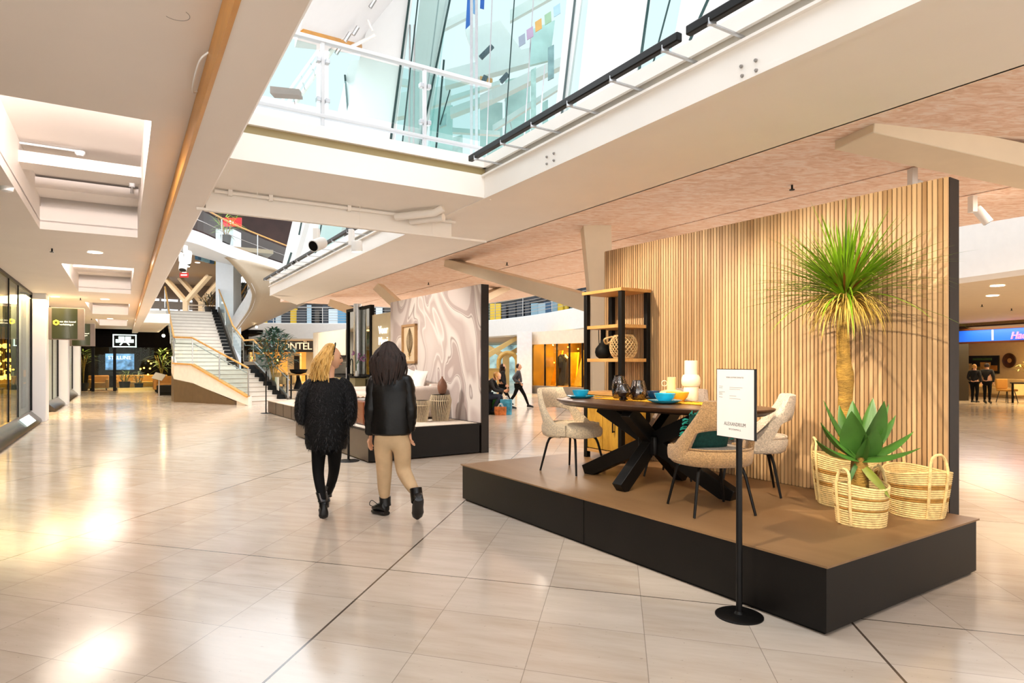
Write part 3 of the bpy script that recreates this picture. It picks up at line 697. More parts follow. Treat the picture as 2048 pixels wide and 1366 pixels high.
# ---------------------------------------------------------------- sign stands
MT['faint']=pm('faint_print','8d8680',.6,var=.02)
paper=pm('white_sign_paper','e6e0dc',.5,var=.01); ink=pm('dark_grey_print','3a3634',.6,var=.02)
def sign_stand(label,base,nrm,hz,pw=.306,ph=.41,front=True,lines=True,r=.137,pr=.018,grp='information sign stands'):
    base=Vector(base); nrm=Vector(nrm).normalized(); xd=Vector((-nrm.y,nrm.x,0))
    t=thing('sign_stand',label,'sign',base,0,grp)
    MB().lathe([(r,0),(r,.006),(r*.93,.011),(.03,.016),(.02,.03)],40,base).build('base',MT['blackm'],t)
    top=hz-ph if front else hz-.05
    MB().tube([base+Vector((0,0,.012)),base+Vector((0,0,hz-ph*.3))],pr,14).build('pole',MT['blackm'],t)
    c=base+nrm*.028+Vector((0,0,hz-ph/2))
    def pf(x,y,z): return c+xd*x+nrm*y+Vector((0,0,z))
    MB().span(pf,(-pw/2,-.012,-ph/2),(pw/2,.004,ph/2)).build('panel_frame',MT['blackm'],t)
    pp=MB().span(pf,(-pw/2+.004,.004,-ph/2+.004),(pw/2-.004,.006,ph/2-.004)).build('printed_panel',paper,t)
    def tx(body,size,x,z,al='CENTER',sp=1,sxx=1): 
        return text('lettering',body,size,ink,pf(x,.0062,z),xd,pp,ext=.0004,align=al,space=sp,sx=sxx)
    if lines:
        tx('VERKOOPINFORMATIE',.0125,0,ph/2-.055,sp=1.12)
        for k,(z,l1,l2) in enumerate(((.10,.032,.105),(.09,.03,.085),(.066,.05,0),(.058,.028,0),(.050,.03,.055),(.034,.03,.09))):
            MB().span(pf,(-pw/2+.022,.006,z-.0012),(-pw/2+.022+l1,.0066,z+.0012)).build('text_line',MT['faint'],pp)
            if l2: MB().span(pf,(-pw/2+.11,.006,z-.006),(-pw/2+.11+l2,.0066,z-.004)).build('text_line',MT['faint'],pp)
        tx('ALEXANDRIUM',.030,0,-ph/2+.073,sp=1.08,sxx=.80); tx('WOONMALL',.0145,0,-ph/2+.047,sp=1.25)
    return t
sign_stand('black sign stand with a white information panel in front of the dining platform',(1.345,3.73,0),(-.914,-.405,0),1.462)
# ---------------------------------------------------------------- baskets and plants
rope=pm('pale_seagrass_rope','e0c486',.85,var=.22,scale=35,bump=.5,bscale=80); rope2=pm('brown_seagrass_rope','a47833',.85,var=.25,scale=35)
def basket(label,p,rb,rt,h,ax,rz,hdir,tilt=0,hh=.12):
    p=Vector(p); t=thing('basket',label,'basket',p,0,'striped seagrass baskets'); n=int(h/.0155)
    mz=Matrix.Rotation(rz,3,'Z')
    def rad(z): return rb+(rt-rb)*(z/h)**.8
    def rp(a,z,o=0): 
        rim=.05*h*math.cos(2*(a-hdir))*(z/h)**3
        return p+mz@Vector(((rad(z)+o)*ax*math.cos(a),(rad(z)+o)*math.sin(a),z+rim))
    for nm,mat,sel in(('rope_body',rope,lambda f:not(.38<f<.47 or .66<f<.75)),('rope_stripe',rope2,lambda f:(.38<f<.47 or .66<f<.75))):
        m=MB()
        for i in range(n+1):
            f=i/n
            if sel(f): m.tube([rp(2*PI*j/36,f*(h-.012)+.008) for j in range(37)],.0088,6,caps=False)
        m.build(nm,mat,t)
    m=MB(); m.loft([[rp(2*PI*j/36,z,-.006) for j in range(36)] for z in(.004,.03,h*.5,h-.01)],caps=True); m.f.pop(); m.build('lining',rope,t)
    for s in(0,1):
        a0=hdir+s*PI; dl=.30
        pts=[rp(a0-dl,.01,.01),rp(a0-dl,h*.5,.012),rp(a0-dl,h*.97,.012)]
        top=rp(a0,h,.0)
        pts+=[top+(rp(a0-dl,h)-top)*.75+Vector((0,0,hh*.75)),top+Vector((0,0,hh)),top+(rp(a0+dl,h)-top)*.75+Vector((0,0,hh*.75))]
        pts+=[rp(a0+dl,h*.97,.012),rp(a0+dl,h*.5,.012),rp(a0+dl,.01,.01)]
        MB().tube(smoothpath(pts,5),.010,7).build('handle',rope,t)
    return t
pB1=pz(1690,1008,PT); pB2=pz(1722,1047,PT); pB3=pz(1833,1029,PT)
basket('tall striped seagrass basket holding the palm trunk against the slatted wall',pB1,.185,.225,.385,1,0,PI*.92,hh=.11)
basket('small striped seagrass basket holding the agave at the front of the platform',pB2,.145,.168,.275,1,0,PI*1.12,hh=.10)
basket('empty striped seagrass basket with two raised handles at the platform corner',pB3,.165,.215,.33,1,0,-PI*.47,hh=.12)
soil=pm('dark_potting_soil','2b1c10',.95,var=.4,scale=40,bump=.8)
barkm=pm('fibrous_palm_bark','9a7630',.9,var=.45,scale=9,bump=1.0,bscale=45,stretch=(1,1,2.5))
leafg=pm('palm_leaf_green','6f9614',.45,var=.35,scale=5); leafd=pm('dry_palm_leaf','cfae50',.6,var=.25,scale=6); leafo=pm('old_brown_palm_leaf','8a5418',.6,var=.3,scale=8)
t=thing('potted_palm','tall yucca palm with shaggy green crown standing in a basket before the slats','plant',pB1+Vector((0,0,.02)))
p0=pB1+Vector((-.015,0,.03)); 
tp=smoothpath([p0,p0+Vector((.02,0,.32)),p0+Vector((.012,.0,.66)),p0+Vector((.02,0,.9)),p0+Vector((.0,0,1.15)),p0+Vector((.0,0,1.42)),p0+Vector((.02,0,1.60))],7)
m=MB(); rs=[]
for i,q in enumerate(tp):
    f=i/(len(tp)-1); rs.append([q+Vector((math.cos(a),math.sin(a),0))*(.058-.015*f+.012*math.exp(-((f-.55)/.06)**2)+.006*noise.noise(Vector((math.cos(a)*2,math.sin(a)*2,f*30)))) for a in[2*PI*j/18 for j in range(18)]])
m.loft(rs); m.build('trunk',barkm,t)
MB().lathe([(.001,.29),(.19,.30)],24,pB1).build('soil',soil,t)
cr=tp[-1]
def blade(m,o,d,L,w,droop,seg=7):
    d=Vector(d).normalized(); side=d.cross(Vector((0,0,1)))
    side=side.normalized() if side.length>1e-3 else Vector((1,0,0))
    pts=[]; p=Vector(o); dd=d.copy(); st=L/seg
    vs=[];
    for i in range(seg+1):
        f=i/seg; ww=w*(.55+.9*f if f<.3 else .82*(1-((f-.3)/.7)**1.6)+.02)
        nrm=side.cross(dd).normalized()
        vs+= [p-side*ww/2+nrm*ww*.18,p,p+side*ww/2+nrm*ww*.18]
        p=p+dd*st; dd=(dd+Vector((0,0,-droop*(.3+f*1.2)/seg*2))).normalized()
    fs=[]
    for i in range(seg):
        b=i*3; fs+=[(b,b+3,b+4,b+1),(b+1,b+4,b+5,b+2)]
    m.add(vs,fs)
m=MB(); k2=MB(); k3=MB()
for i in range(430):
    az=R.uniform(0,2*PI); el=math.asin(min(1,max(-.12,R.gauss(.62,.36))))
    d=(math.cos(az)*math.cos(el),math.sin(az)*math.cos(el),math.sin(el))
    L=R.uniform(.50,.84)*(1.12-.24*math.sin(el))
    if d[0]*.8356+d[1]*.5493>.2: L=min(L,.33/(d[0]*.8356+d[1]*.5493))
    blade(m,cr+Vector((0,0,R.uniform(-.04,.05)))+Vector(d)*.02,d,L,R.uniform(.015,.026),R.uniform(.25,.75)*(1.1-math.sin(el)))
for i in range(330):
    az=R.uniform(0,2*PI); el=R.uniform(-.25,.5)
    d=(math.cos(az)*math.cos(el),math.sin(az)*math.cos(el),math.sin(el))
    blade(k2,cr+Vector((0,0,R.uniform(-.08,-.02))),d,R.uniform(.28,.5)*(.75 if d[0]*.8356+d[1]*.5493>.3 else 1),R.uniform(.008,.014),R.uniform(1.4,2.6))
for i in range(9):
    az=R.uniform(PI,2*PI); el=R.uniform(.3,1.1)
    d=(math.cos(az)*math.cos(el),math.sin(az)*math.cos(el),math.sin(el))
    blade(k3,cr+Vector(d)*.04,d,R.uniform(.2,.42),.03,.3)
m.build('leaf_crown',leafg,t); k2.build('dry_leaf_skirt',leafd,t); k3.build('old_leaves',leafo,t)
# agave
agm=pm('agave_green','44702a',.38,var=.3,scale=4); agy=pm('agave_yellowing_leaf','7c8430',.45,var=.35,scale=6)
t=thing('agave','dark green agave with broad pointed leaves in the small striped basket','plant',pB2+Vector((0,0,.02)))
ac=pB2+Vector((-.012,0,.0))
MB().tube([ac+Vector((0,0,.03)),ac+Vector((.0,0,.25)),ac+Vector((.0,0,.40)),ac+Vector((0,0,.46))],[.075,.06,.055,.045],14).build('stem',barkm,t)
MB().lathe([(.001,.19),(.135,.20)],24,pB2).build('soil',soil,t)
def agleaf(az,el,L,w,curve,mat,z=.44):
    o=ac+Vector((0,0,z)); d=Vector((math.cos(az)*math.cos(el),math.sin(az)*math.cos(el),math.sin(el)))
    side=Vector((-math.sin(az),math.cos(az),0)); seg=12; rings=[]; p=o.copy()
    for i in range(seg+1):
        f=i/seg; ww=w*(.5+1.3*f if f<.38 else (1-((f-.38)/.62)**1.9))*.5+.001; th=.016*(1-f)+.002
        nrm=side.cross(d).normalized()
        cup=.35*ww
        rings.append([p-side*ww+nrm*-cup*-1,p-side*ww*.5-nrm*th*.4+nrm*cup*.2,p-nrm*th,p+side*ww*.5-nrm*th*.4+nrm*cup*.2,p+side*ww+nrm*cup,p+side*ww*.5+nrm*(th*.3+cup*.3),p+nrm*th*.3,p-side*ww*.5+nrm*(th*.3+cup*.3)])
        p=p+d*L/seg; d=(d+Vector((0,0,curve/seg))).normalized()
    return MB().loft(rings).build('leaf',mat,t,ang=50)
for az,el,L,w,cv in((-2.3,.95,.40,.135,.45),(-1.5,.75,.30,.12,.7),(-1.25,1.1,.46,.14,.15),(-.35,1.1,.43,.11,.2),(-.15,.42,.40,.10,.25),(-.75,.15,.38,.10,.35),(2.75,1.0,.46,.10,.3),(-2.85,.15,.40,.085,.55),(1.4,1.25,.42,.1,.1),(.5,1.2,.45,.1,.1),(2.0,1.15,.4,.1,.1),(3.0,.62,.36,.10,.5),(.2,.75,.42,.08,.15)):
    agleaf(az,el,L,w*1.38,cv,agm)
agleaf(-1.0,-.5,.30,.11,-.9,agy,.42); agleaf(-2.6,-.05,.20,.04,-2.6,agm,.42)
# ================================================================ living room display behind
P2=.50
bronze=pm('bronze_laminate','4a3a2c',.38,var=.12,scale=3); carpet=pm('cream_carpet','d8cbbb',.95,var=.1,scale=60,bump=.4)
t=thing('display_platform','dark platform carrying the cream sofa in front of the marbled wall','platform',D2(0,0),ANG)
MB().span(D2,(.015,.015,.02),(4.13,1.915,P2-.03)).build('base',bronze,t)
MB().span(D2,(0,.01,.02),(.013,1.92,P2-.03)).build('end_panel',black_board,t)
MB().span(D2,(0,0,P2-.03),(4.144,1.93,P2-.006)).build('platform_edge',black_board,t)
MB().span(D2,(.04,.04,P2-.006),(4.12,1.9,P2)).build('carpet',carpet,t)
m=MB()
for a in(1.4,2.75): m.span(D2,(a,.011,.02),(a+.006,.016,P2-.03))
m.build('seam',MT['black'],t)
def mural_material():
    m,nt,b=newmat('marbled_mural'); b.inputs['Roughness'].default_value=.45
    tc=nd(nt,'ShaderNodeTexCoord'); mp=nd(nt,'ShaderNodeMapping'); mp.inputs['Rotation'].default_value=(.5,0,0); mp.inputs['Scale'].default_value=(1,.85,.5)
    link(nt,tc.outputs['Object'],mp.inputs[0])
    n=nd(nt,'ShaderNodeTexNoise'); n.inputs['Scale'].default_value=.9; n.inputs['Detail'].default_value=1.2; n.inputs['Distortion'].default_value=1.6
    link(nt,mp.outputs[0],n.inputs['Vector'])
    r=nd(nt,'ShaderNodeValToRGB'); e=r.color_ramp.elements
    e[0].position=.30; e[0].color=C('cfc4be'); e[1].position=.74; e[1].color=C('d3c8c2')
    for p_,c_ in((.40,'cfc3bd'),(.415,'b3a29c'),(.47,'b09f99'),(.475,'e2dad4'),(.485,'8f7d76'),(.492,'ddd4cd'),(.52,'d8cec7'),(.56,'bcaca6'),(.60,'c3b5ae'),(.61,'e4dcd6'),(.64,'cabdb6')):
        x=e.new(p_); x.color=C(c_)
    link(nt,n.outputs[0],r.inputs[0]); link(nt,r.outputs[0],b.inputs['Base Color']); return m
t=thing('display_wall','tall display wall with a mauve and white marbled print behind the sofa','display wall',D2(0,1.95),ANG)
MB().span(D2,(0,1.96,0),(3.85,2.10,2.80)).build('wall_core',pm('dark_speckled_edge','1c130e',.55,var=.5,scale=60),t)
MB().span(D2,(.012,1.945,P2),(3.85,1.96,2.80)).build('printed_face',mural_material(),t)
# framed art
t=thing('framed_picture','narrow oak framed dried-leaf picture hanging on the marbled wall','picture',D2(2.8,1.93,1.48),ANG)
m=MB(); fa0,fa1,fz0,fz1=2.46,3.13,1.48,2.27
for lo,hi in(((fa0,1.885,fz0),(fa0+.045,1.944,fz1)),((fa1-.045,1.885,fz0),(fa1,1.944,fz1)),((fa0,1.885,fz0),(fa1,1.944,fz0+.045)),((fa0,1.885,fz1-.045),(fa1,1.944,fz1))): m.span(D2,lo,hi)
m.build('frame',woodmat('oak_frame','9a7348','b58c5c',.5),t)
bp_=MB().span(D2,(fa0+.04,1.925,fz0+.04),(fa1-.04,1.94,fz1-.04)).build('backing_paper',pm('beige_art_paper','d6c09c',.6,var=.05),t)
m=MB(); m2=MB()
for k in range(26):
    z=1.62+k*.02; s=.16*math.sin(PI*min(1,(k+2)/28))
    for sg in(-1,1): m.bar(D2(2.795,1.922,z),D2(2.795+sg*s,1.922,z+.07),.012,.003)
m.bar(D2(2.795,1.922,1.56),D2(2.795,1.922,2.2),.008,.004); m.build('dried_leaf',pm('dried_leaf_ink','6e5a3c',.6,var=.3),bp_)
for k in range(8): m2.bar(D2(2.795,1.921,1.6+k*.02),D2(2.795+(.09-.008*k)*(-1)**k,1.921,1.64+k*.02),.012,.003)
m2.build('gold_leaf',pm('gold_leaf','c9a03a',.3,metal=.8),bp_)
# sofa
linen=pm('cream_linen','dccdc0',.95,var=.06,scale=60,bump=.4,bscale=140,sheen=.2)
t=thing('sofa','low cream corner sofa with plump seat on the marbled display','sofa',D2(2,1.4,P2),ANG)
def soft(mb_lo,mb_hi,name,par=t,mat=linen,bev=.05):
    return MB().span(D2,mb_lo,mb_hi).build(name,mat,par,bevel=bev,bseg=4)
soft((1.12,1.0,P2+.03),(3.7,1.88,P2+.22),'frame'); soft((2.82,.32,P2+.03),(3.7,1.02,P2+.22),'frame')
soft((1.40,1.02,P2+.2),(2.12,1.62,P2+.42),'seat_cushion'); soft((2.12,1.02,P2+.2),(2.84,1.62,P2+.42),'seat_cushion'); soft((2.84,.33,P2+.2),(3.6,1.62,P2+.42),'seat_cushion')
soft((1.10,1.0,P2+.05),(1.40,1.88,P2+.58),'armrest',bev=.07); soft((3.55,.9,P2+.05),(3.8,1.88,P2+.5),'armrest',bev=.07)
soft((1.2,1.60,P2+.2),(3.7,1.88,P2+.62),'backrest',bev=.07)
for a in(1.15,3.6): MB().span(D2,(a,1.1,P2),(a+.05,1.15,P2+.05)).build('foot',MT['black'],t)
white_l=pm('white_linen_cushion','e8ddd4',.9,var=.05,scale=50,bump=.4); camel=pm('camel_cushion','b9752c',.8,var=.15,scale=40); blush=pm('blush_cushion','d3b8a6',.9,var=.06,scale=40)
for a,b_,sz,mt_,tl,lab in((1.50,1.50,.48,white_l,.5,'white linen cushion at the right end of the cream sofa'),(1.78,1.36,.42,white_l,.75,'leaning white cushion overlapping the one at the sofa arm'),(2.02,1.52,.50,white_l,.45,'large white cushion in the middle of the cream sofa'),(2.08,1.22,.34,camel,.7,'small camel coloured cushion among the white ones'),(2.5,1.56,.52,blush,.4,'blush cushion under the framed picture'),(3.25,1.45,.46,white_l,.55,'white cushion leaning at the left end of the cream sofa')):
    pillow('cushion',lab,D2(a,b_,P2+.42+sz*.44),sz,mt_,ANG+R.uniform(-.25,.25),-tl*-.6,R.uniform(-.35,.35),None,.16,group='sofa cushions')
# striped drum tables
dk=pm('dark_drum_core','3b2a1c',.7); rib=pm('bleached_rib','d8c4a2',.6,var=.12,scale=30)
def drum(label,p,r,h):
    t=thing('side_table',label,'side table',p,0,'ribbed drum side tables'); p=Vector(p)
    prof=[(.70,0),(.80,.25),(.92,.55),(1.0,.78),(.84,1.0)]
    MB().lathe([(a*r*.93,z*h) for a,z in prof],28,p).build('core',dk,t)
    for side,(z0,z1,tw) in enumerate(((0,.78,.10),(.78,1.0,-.05))):
        m=MB()
        for k in range(34):
            a=k/34*2*PI; pts=[]
            for i in range(7):
                z=z0+(z1-z0)*i/6
                q=next(j for j in range(4) if z<=prof[j+1][1]+1e-6); f=(z-prof[q][1])/(prof[q+1][1]-prof[q][1]); rr=(prof[q][0]+(prof[q+1][0]-prof[q][0])*f)*r
                aa=a+tw*(z-z0)*3; pts.append(p+Vector((rr*math.cos(aa),rr*math.sin(aa),z*h)))
            m.tube(pts,.0062*r/.16*1.1,5)
        m.build('upper_ribs' if side else 'lower_ribs',rib,t)
    MB().lathe([(r*.84,h-.012),(r*.86,h-.004),(r*.84,h),(.001,h)],32,p).build('top',dk,t)
    m=MB(); m.lathe([(r*1.0,.765*h),(r*1.03,.78*h),(r*1.0,.795*h)],32,p,caps=False); m.build('hoop',rib,t)
drum('smaller ribbed cream and brown drum table at the front of the sofa platform',pz(842,843.5,P2),.145,.36)
drum('larger ribbed cream and brown drum table carrying the brown vase',pz(881,841,P2),.185,.445)
p=pz(881,841,P2)+Vector((.03,0,.446)); o=MB().lathe([(.03,0),(.06,.02),(.082,.10),(.085,.15),(.07,.21),(.035,.265),(.012,.29),(.016,.31),(.004,.312)],24,p).build('vase',pm('matt_brown_ceramic','7a4f38',.55,var=.15,scale=12)); tag(o,'teardrop brown vase standing on the larger ribbed drum table','vase')
p=D2(1.62,1.18,P2+.425); o=MB().lathe([(.02,0),(.045,.03),(.02,.12),(.008,.2)],12,p).build('vase',pm('taupe_ceramic','6d4a3c',.5)); o['label']='thin taupe bottle between the white sofa cushions'; o['category']='vase'
# leather ottoman and throw
lea=pm('cognac_leather','6e3413',.42,var=.18,scale=5,coat=.2)
t=thing('ottoman','cognac leather cube ottoman half hidden by the person in the leather jacket','ottoman',D2(.95,.45,P2),ANG)
MB().span(D2,(.62,.16,P2+.005),(1.2,.72,P2+.39)).build('body',lea,t,bevel=.03,bseg=3)
MB().span(D2,(.64,.18,P2+.391),(1.1,.66,P2+.412)).build('tray',MT['grey'],t)
thr=pm('beige_knit_throw','c9a888',.95,var=.25,scale=30,bump=.8)
t=thing('throw_blanket','beige fringed throw draped over the ottoman edge onto the carpet','throw',D2(1.28,.3,P2),ANG)
m=MB(); m.grid(lambda u,v:D2(1.14+.18*min(1,u*2.2)+.08*max(0,u-.6)+.012*math.sin(v*30),.16+.42*v+.03*math.sin(u*9),P2+.012+.415*(1-min(1,max(0,u-.12)/.62)**1.0)+.012*math.sin(v*34+u*6)),18,24); m.build('cloth',thr,t,solid=.012); tc_=[c for c in kids(t)][0]
k=MB()
for i in range(26):
    q=D2(1.42+R.uniform(-.02,.06),.16+.42*i/26,P2+.012); k.tube([q,q+Vector((-.03+R.uniform(-.03,.03),-.06,0))],.005,5)
k.build('fringe',thr,tc_)
# ================================================================ kitchen display
P3=.375
t=thing('display_platform','bronze platform with pale top carrying the kitchen display','platform',D3(0,0),ANG)
MB().span(D3,(.0,.015,.02),(3.62,2.3,P3-.02)).build('base',bronze,t)
MB().span(D3,(-.02,0,P3-.02),(3.64,2.3,P3)).build('carpet',carpet,t)
m=MB()
for a in(.9,1.75,2.62): m.span(D3,(a,.010,.02),(a+.012,.016,P3-.02))
m.build('seam',MT['black'],t)
cab=pm('cream_lacquer_cabinet','d9d0bd',.35,var=.03); khaki=pm('khaki_base_cabinet','8f8560',.45,var=.05); oven=pm('black_glass_oven','0e0b09',.12,coat=.5)
t=thing('kitchen_unit','cream kitchen wall unit with hood, dark niche and khaki base drawers','kitchen',D3(1.8,1.6,P3),ANG)
MB().span(D3,(3.15,1.35,P3),(3.62,1.95,2.42)).build('tall_cabinet',cab,t,bevel=.004)
MB().span(D3,(.55,1.35,1.70),(3.12,1.95,2.40)).build('hood_housing',cab,t,bevel=.004)
MB().span(D3,(.6,1.86,1.16),(3.14,1.95,1.70)).build('back_panel',oven,t)
od_=MB().span(D3,(.95,1.80,1.22),(2.2,1.86,1.52)).build('oven_door',oven,t,bevel=.004)
MB().span(D3,(1.0,1.79,1.50),(2.15,1.80,1.515)).build('oven_handle',MT['steel'],od_)
MB().span(D3,(-.0,1.33,1.13),(3.14,1.95,1.16)).build('worktop',MT['black'],t)
for a in(.02,1.06,2.1): MB().span(D3,(a,1.35,P3+.06),(a+1.0,1.9,1.12)).build('base_cabinet',khaki,t,bevel=.003)
MB().span(D3,(.56,1.345,1.66),(3.1,1.36,1.69)).build('hood_light',MT['black'],t)
t=thing('mirror_panel','tall dark framed mirror panel standing between the hood and the lettered wall','mirror',D3(-.4,1.4,0),ANG)
mir=pm('tinted_mirror','a8a8a0',.04,metal=1,var=.02)
MB().span(D3,(-1.2,1.40,1.2),(.5,1.44,2.85)).build('mirror_glass',mir,t)
m=MB()
for lo,hi in(((-1.26,1.36,0),(-1.18,1.46,2.92)),((.46,1.36,0),(.54,1.46,2.92)),((-1.2,1.36,2.85),(.5,1.46,2.92)),((-1.2,1.36,1.14),(.5,1.46,1.2))): m.span(D3,lo,hi)
m.build('frame',MT['black'],t)
MB().span(D3,(-1.2,1.38,.0),(.5,1.45,1.14)).build('base_board',khaki,t)
MB().tube([D3(-.42,1.33,0),D3(-.42,1.33,3.0)],.10,14).build('steel_pole',MT['steel'],t)
p=D3(-.25,1.2,1.16)
t=thing('worktop','slim dark worktop with sink in front of the mirror panel','worktop',D3(-.4,1.1,1.13),ANG)
MB().span(D3,(-1.15,1.0,1.12),(.45,1.30,1.155)).build('top',MT['black'],t); MB().span(D3,(-1.1,1.03,P3),(.4,1.29,1.12)).build('front_panel',khaki,t)
t=thing('kitchen_tap','black gooseneck kitchen tap in front of the mirror panel','tap',D3(-.62,1.14,1.156),ANG)
q=D3(-.62,1.14,1.156); MB().tube(smoothpath([q,q+Vector((0,0,.3)),q+A_*.03+Vector((0,0,.4)),q+A_*.12+Vector((0,0,.43)),q+A_*.2+Vector((0,0,.37)),q+A_*.21+Vector((0,0,.27))],6),.014,8).build('spout',MT['blackm'],t)
MB().tube([q,q+Vector((0,0,.06))],.028,10).build('base',MT['blackm'],t); MB().bar(q+Vector((0,0,.09)),q-A_*.09+Vector((0,0,.11)),.012,.012).build('lever',MT['blackm'],t)
t=thing('flower_sprig','small vase with purple orchid sprig beside the kitchen tap','plant',D3(-.95,1.12,1.156),ANG)
q=D3(-.95,1.12,1.156); MB().lathe([(.03,0),(.045,.05),(.025,.12),(.03,.14)],12,q).build('vase',MT['white'],t)
m=MB(); fl_=MB()
for k in range(5):
    e=q+Vector((R.uniform(-.2,.2),R.uniform(-.1,.1),R.uniform(.35,.6))); m.tube(smoothpath([q+Vector((0,0,.12)),q+Vector((0,0,.3)),e],4),.005,5)
    for j in range(5): fl_.ball(e+Vector((R.uniform(-.08,.08),R.uniform(-.05,.05),R.uniform(-.08,.05))),.025,4,6)
m.build('stem',pm('stem_green','4d7a3a',.5),t); fl_.build('blossoms',pm('orchid_petals','9c6a94',.6,var=.3,scale=20),t)
t=thing('lettered_wall','cream display panel with white raised lettering beside the marbled wall','display wall',D3(-1.9,1.4,0),ANG)
lw=pm('cream_lettered_panel','d8c9a4',.5,var=.03)
lp_=MB().span(D3,(-3.4,1.40,0),(-1.27,1.5,2.66)).build('panel',lw,t)
lt=em('backlit_white_letters','fff8ea',1.1)
q0=pd(757,668,14.8)
for body,py in(('Voor',668),('Mooi',690)):
    r=(757-1024)/FL; dd=(FP3.dot(B_)+1.37)/(r*B_.x+B_.y); q=pd(757,py,dd)
    text('lettering',body,.27,lt,q,-A_,lp_,ext=.01)
t=thing('glass_side_case','glass display case with wooden top beside the stair foot','display case',pz(606,812,0),.2)
p=pz(606,806,P3); 
# stands
sign_stand('sign stand with narrow white panel between the two walking people',pz(697,922,0),(-.96,-.27,0),1.425,lines=False,r=.165)
sign_stand('sign stand near the stair foot showing its black back',pz(532,826.6,0),(.93,.36,.0),1.36,lines=False,r=.15)
bpy.data.objects.remove(bpy.data.objects['glass_side_case'])
# ================================================================ people
def skin(nodes, edges, root, sub=2):
    names=list(nodes); ix={n:i for i,n in enumerate(names)}
    me=bpy.data.meshes.new('sk'); me.from_pydata([tuple(nodes[n][0]) for n in names],[(ix[a],ix[b]) for a,b in edges],[]); me.update()
    o=bpy.data.objects.new('sk',me); COL.objects.link(o)
    o.modifiers.new('k','SKIN'); s=o.modifiers.new('u','SUBSURF'); s.levels=sub; s.render_levels=sub
    if not me.skin_vertices: me.attributes
    for n in names:
        r=nodes[n][1]; r=(r,r) if not hasattr(r,'__len__') else r
        d=me.skin_vertices[0].data[ix[n]]; d.radius=r; d.use_root=(n==root)
    ev=o.evaluated_get(bpy.context.evaluated_depsgraph_get()); m2=bpy.data.meshes.new_from_object(ev)
    mb=MB(); mb.add([v.co.copy() for v in m2.vertices],[tuple(p.vertices) for p in m2.polygons])
    bpy.data.objects.remove(o); bpy.data.meshes.remove(m2); return mb
def ensure_skin():
    pass
skinm=pm('skin_tone','d9a583',.5,var=.05,scale=8); tights=pm('black_tights','060505',.75,spec=.15,var=.2); 
furm=pm('black_fur','050506',.7,spec=.2,var=.5,scale=30,bump=1,bscale=60); leatherj=pm('black_leather_jacket','070605',.4,spec=.3,var=.3,scale=6,bump=.5,bscale=9)
chino=pm('beige_cotton_trousers','c9ab84',.85,var=.1,scale=7,bump=.4,bscale=12); blonde=woodmat('blonde_hair','a8762c','ecc478',.4,(6,6,.8),9); brunette=woodmat('dark_brown_hair','0d0603','2e180d',.75,(6,6,.8),9)
bootm=pm('black_leather_boot','070606',.38,var=.3)
def hand(mb, wrist, d, side, s=1.0, curl=.35):
    wrist=Vector(wrist); d=Vector(d).normalized(); sd=Vector(side).normalized(); n=d.cross(sd).normalized()
    mb.loft([[wrist+d*(k*.095*s)+sd*(math.cos(a)*w*s)+n*(math.sin(a)*.014*s) for a in[2*PI*j/10 for j in range(10)]] for k,w in((-.1,.024),(.2,.032),(.6,.042),(1,.040))])
    for i,L in enumerate((.068,.078,.072,.056)):
        b=wrist+d*.088*s+sd*((i-1.5)*.0205*s); c=d.copy(); pts=[b]
        for k in range(3):
            c=(c+n*curl*(.6+.25*k)).normalized(); pts.append(pts[-1]+c*L*s/3)
        mb.tube(pts,[.0095*s,.009*s,.008*s,.006*s],7)
    b=wrist+d*.03*s-sd*.03*s; c=(d*.7-sd*.7).normalized(); mb.tube([b,b+c*.03*s,b+(c*.6+d*.5)*.058*s+n*.012*s],[.012*s,.010*s,.007*s],7)
def head(mb, c, f, s=1.0):                                         # c centre, f facing direction: skull, jaw, nose, brow, lips, ears
    c=Vector(c); f=Vector(f).normalized(); up=Vector((0,0,1)); r=f.cross(up).normalized(); up=r.cross(f).normalized()
    def P(x,y,z): return c+r*x*s+f*y*s+up*z*s
    def g(u,v):
        th=PI*v; ph=2*PI*u; x=math.sin(th)*math.cos(ph); y=math.sin(th)*math.sin(ph); z=math.cos(th)
        wx=.076; wy=.097; wz=.118
        if z<0: wx*=1-.38*(-z)**1.4; y_=y*wy*(1-.12*-z)+.012*-z
        else: y_=y*wy
        if y>0:                                                     # face side flatter, with brow, nose, lips and chin
            n=math.exp(-(x/.20)**2)
            y_+=n*.027*math.exp(-((z+.20)/.13)**2)+n*.008*math.exp(-((z-.02)/.10)**2)+math.exp(-(x/.3)**2)*.007*math.exp(-((z+.52)/.06)**2)+math.exp(-(x/.3)**2)*.012*math.exp(-((z+.80)/.12)**2)
            y_-=.009*math.exp(-((abs(x)-.40)/.14)**2)*math.exp(-((z+.02)/.10)**2)
        return P(x*wx,y_,z*wz)
    mb.grid(g,32,24)
    for sg in(-1,1): mb.loft([[P(sg*(.073+k*.012),-.008+w*math.cos(a)*.5,-.01+w*math.sin(a)) for a in[2*PI*j/10 for j in range(10)]] for k,w in((0,.016),(.6,.028),(1,.026))])
    return P
eyew=pm('eye_dark','2a1a12',.2); lipm=pm('lip_rose','b5655a',.45)
def features(P,par):
    for sg in(-1,1):
        MB().ball(P(sg*.031,.088,.004),.011,6,10,1,1,.62).build('eye',eyew,par)
        MB().tube([P(sg*.014,.098,.026),P(sg*.032,.097,.032),P(sg*.05,.083,.026)],.0035,5).build('eyebrow',brunette,par)
    MB().tube([P(-.024,.088,-.062),P(-.01,.100,-.060),P(.01,.100,-.060),P(.024,.088,-.062)],[.003,.006,.006,.003],6).build('lips',lipm,par)
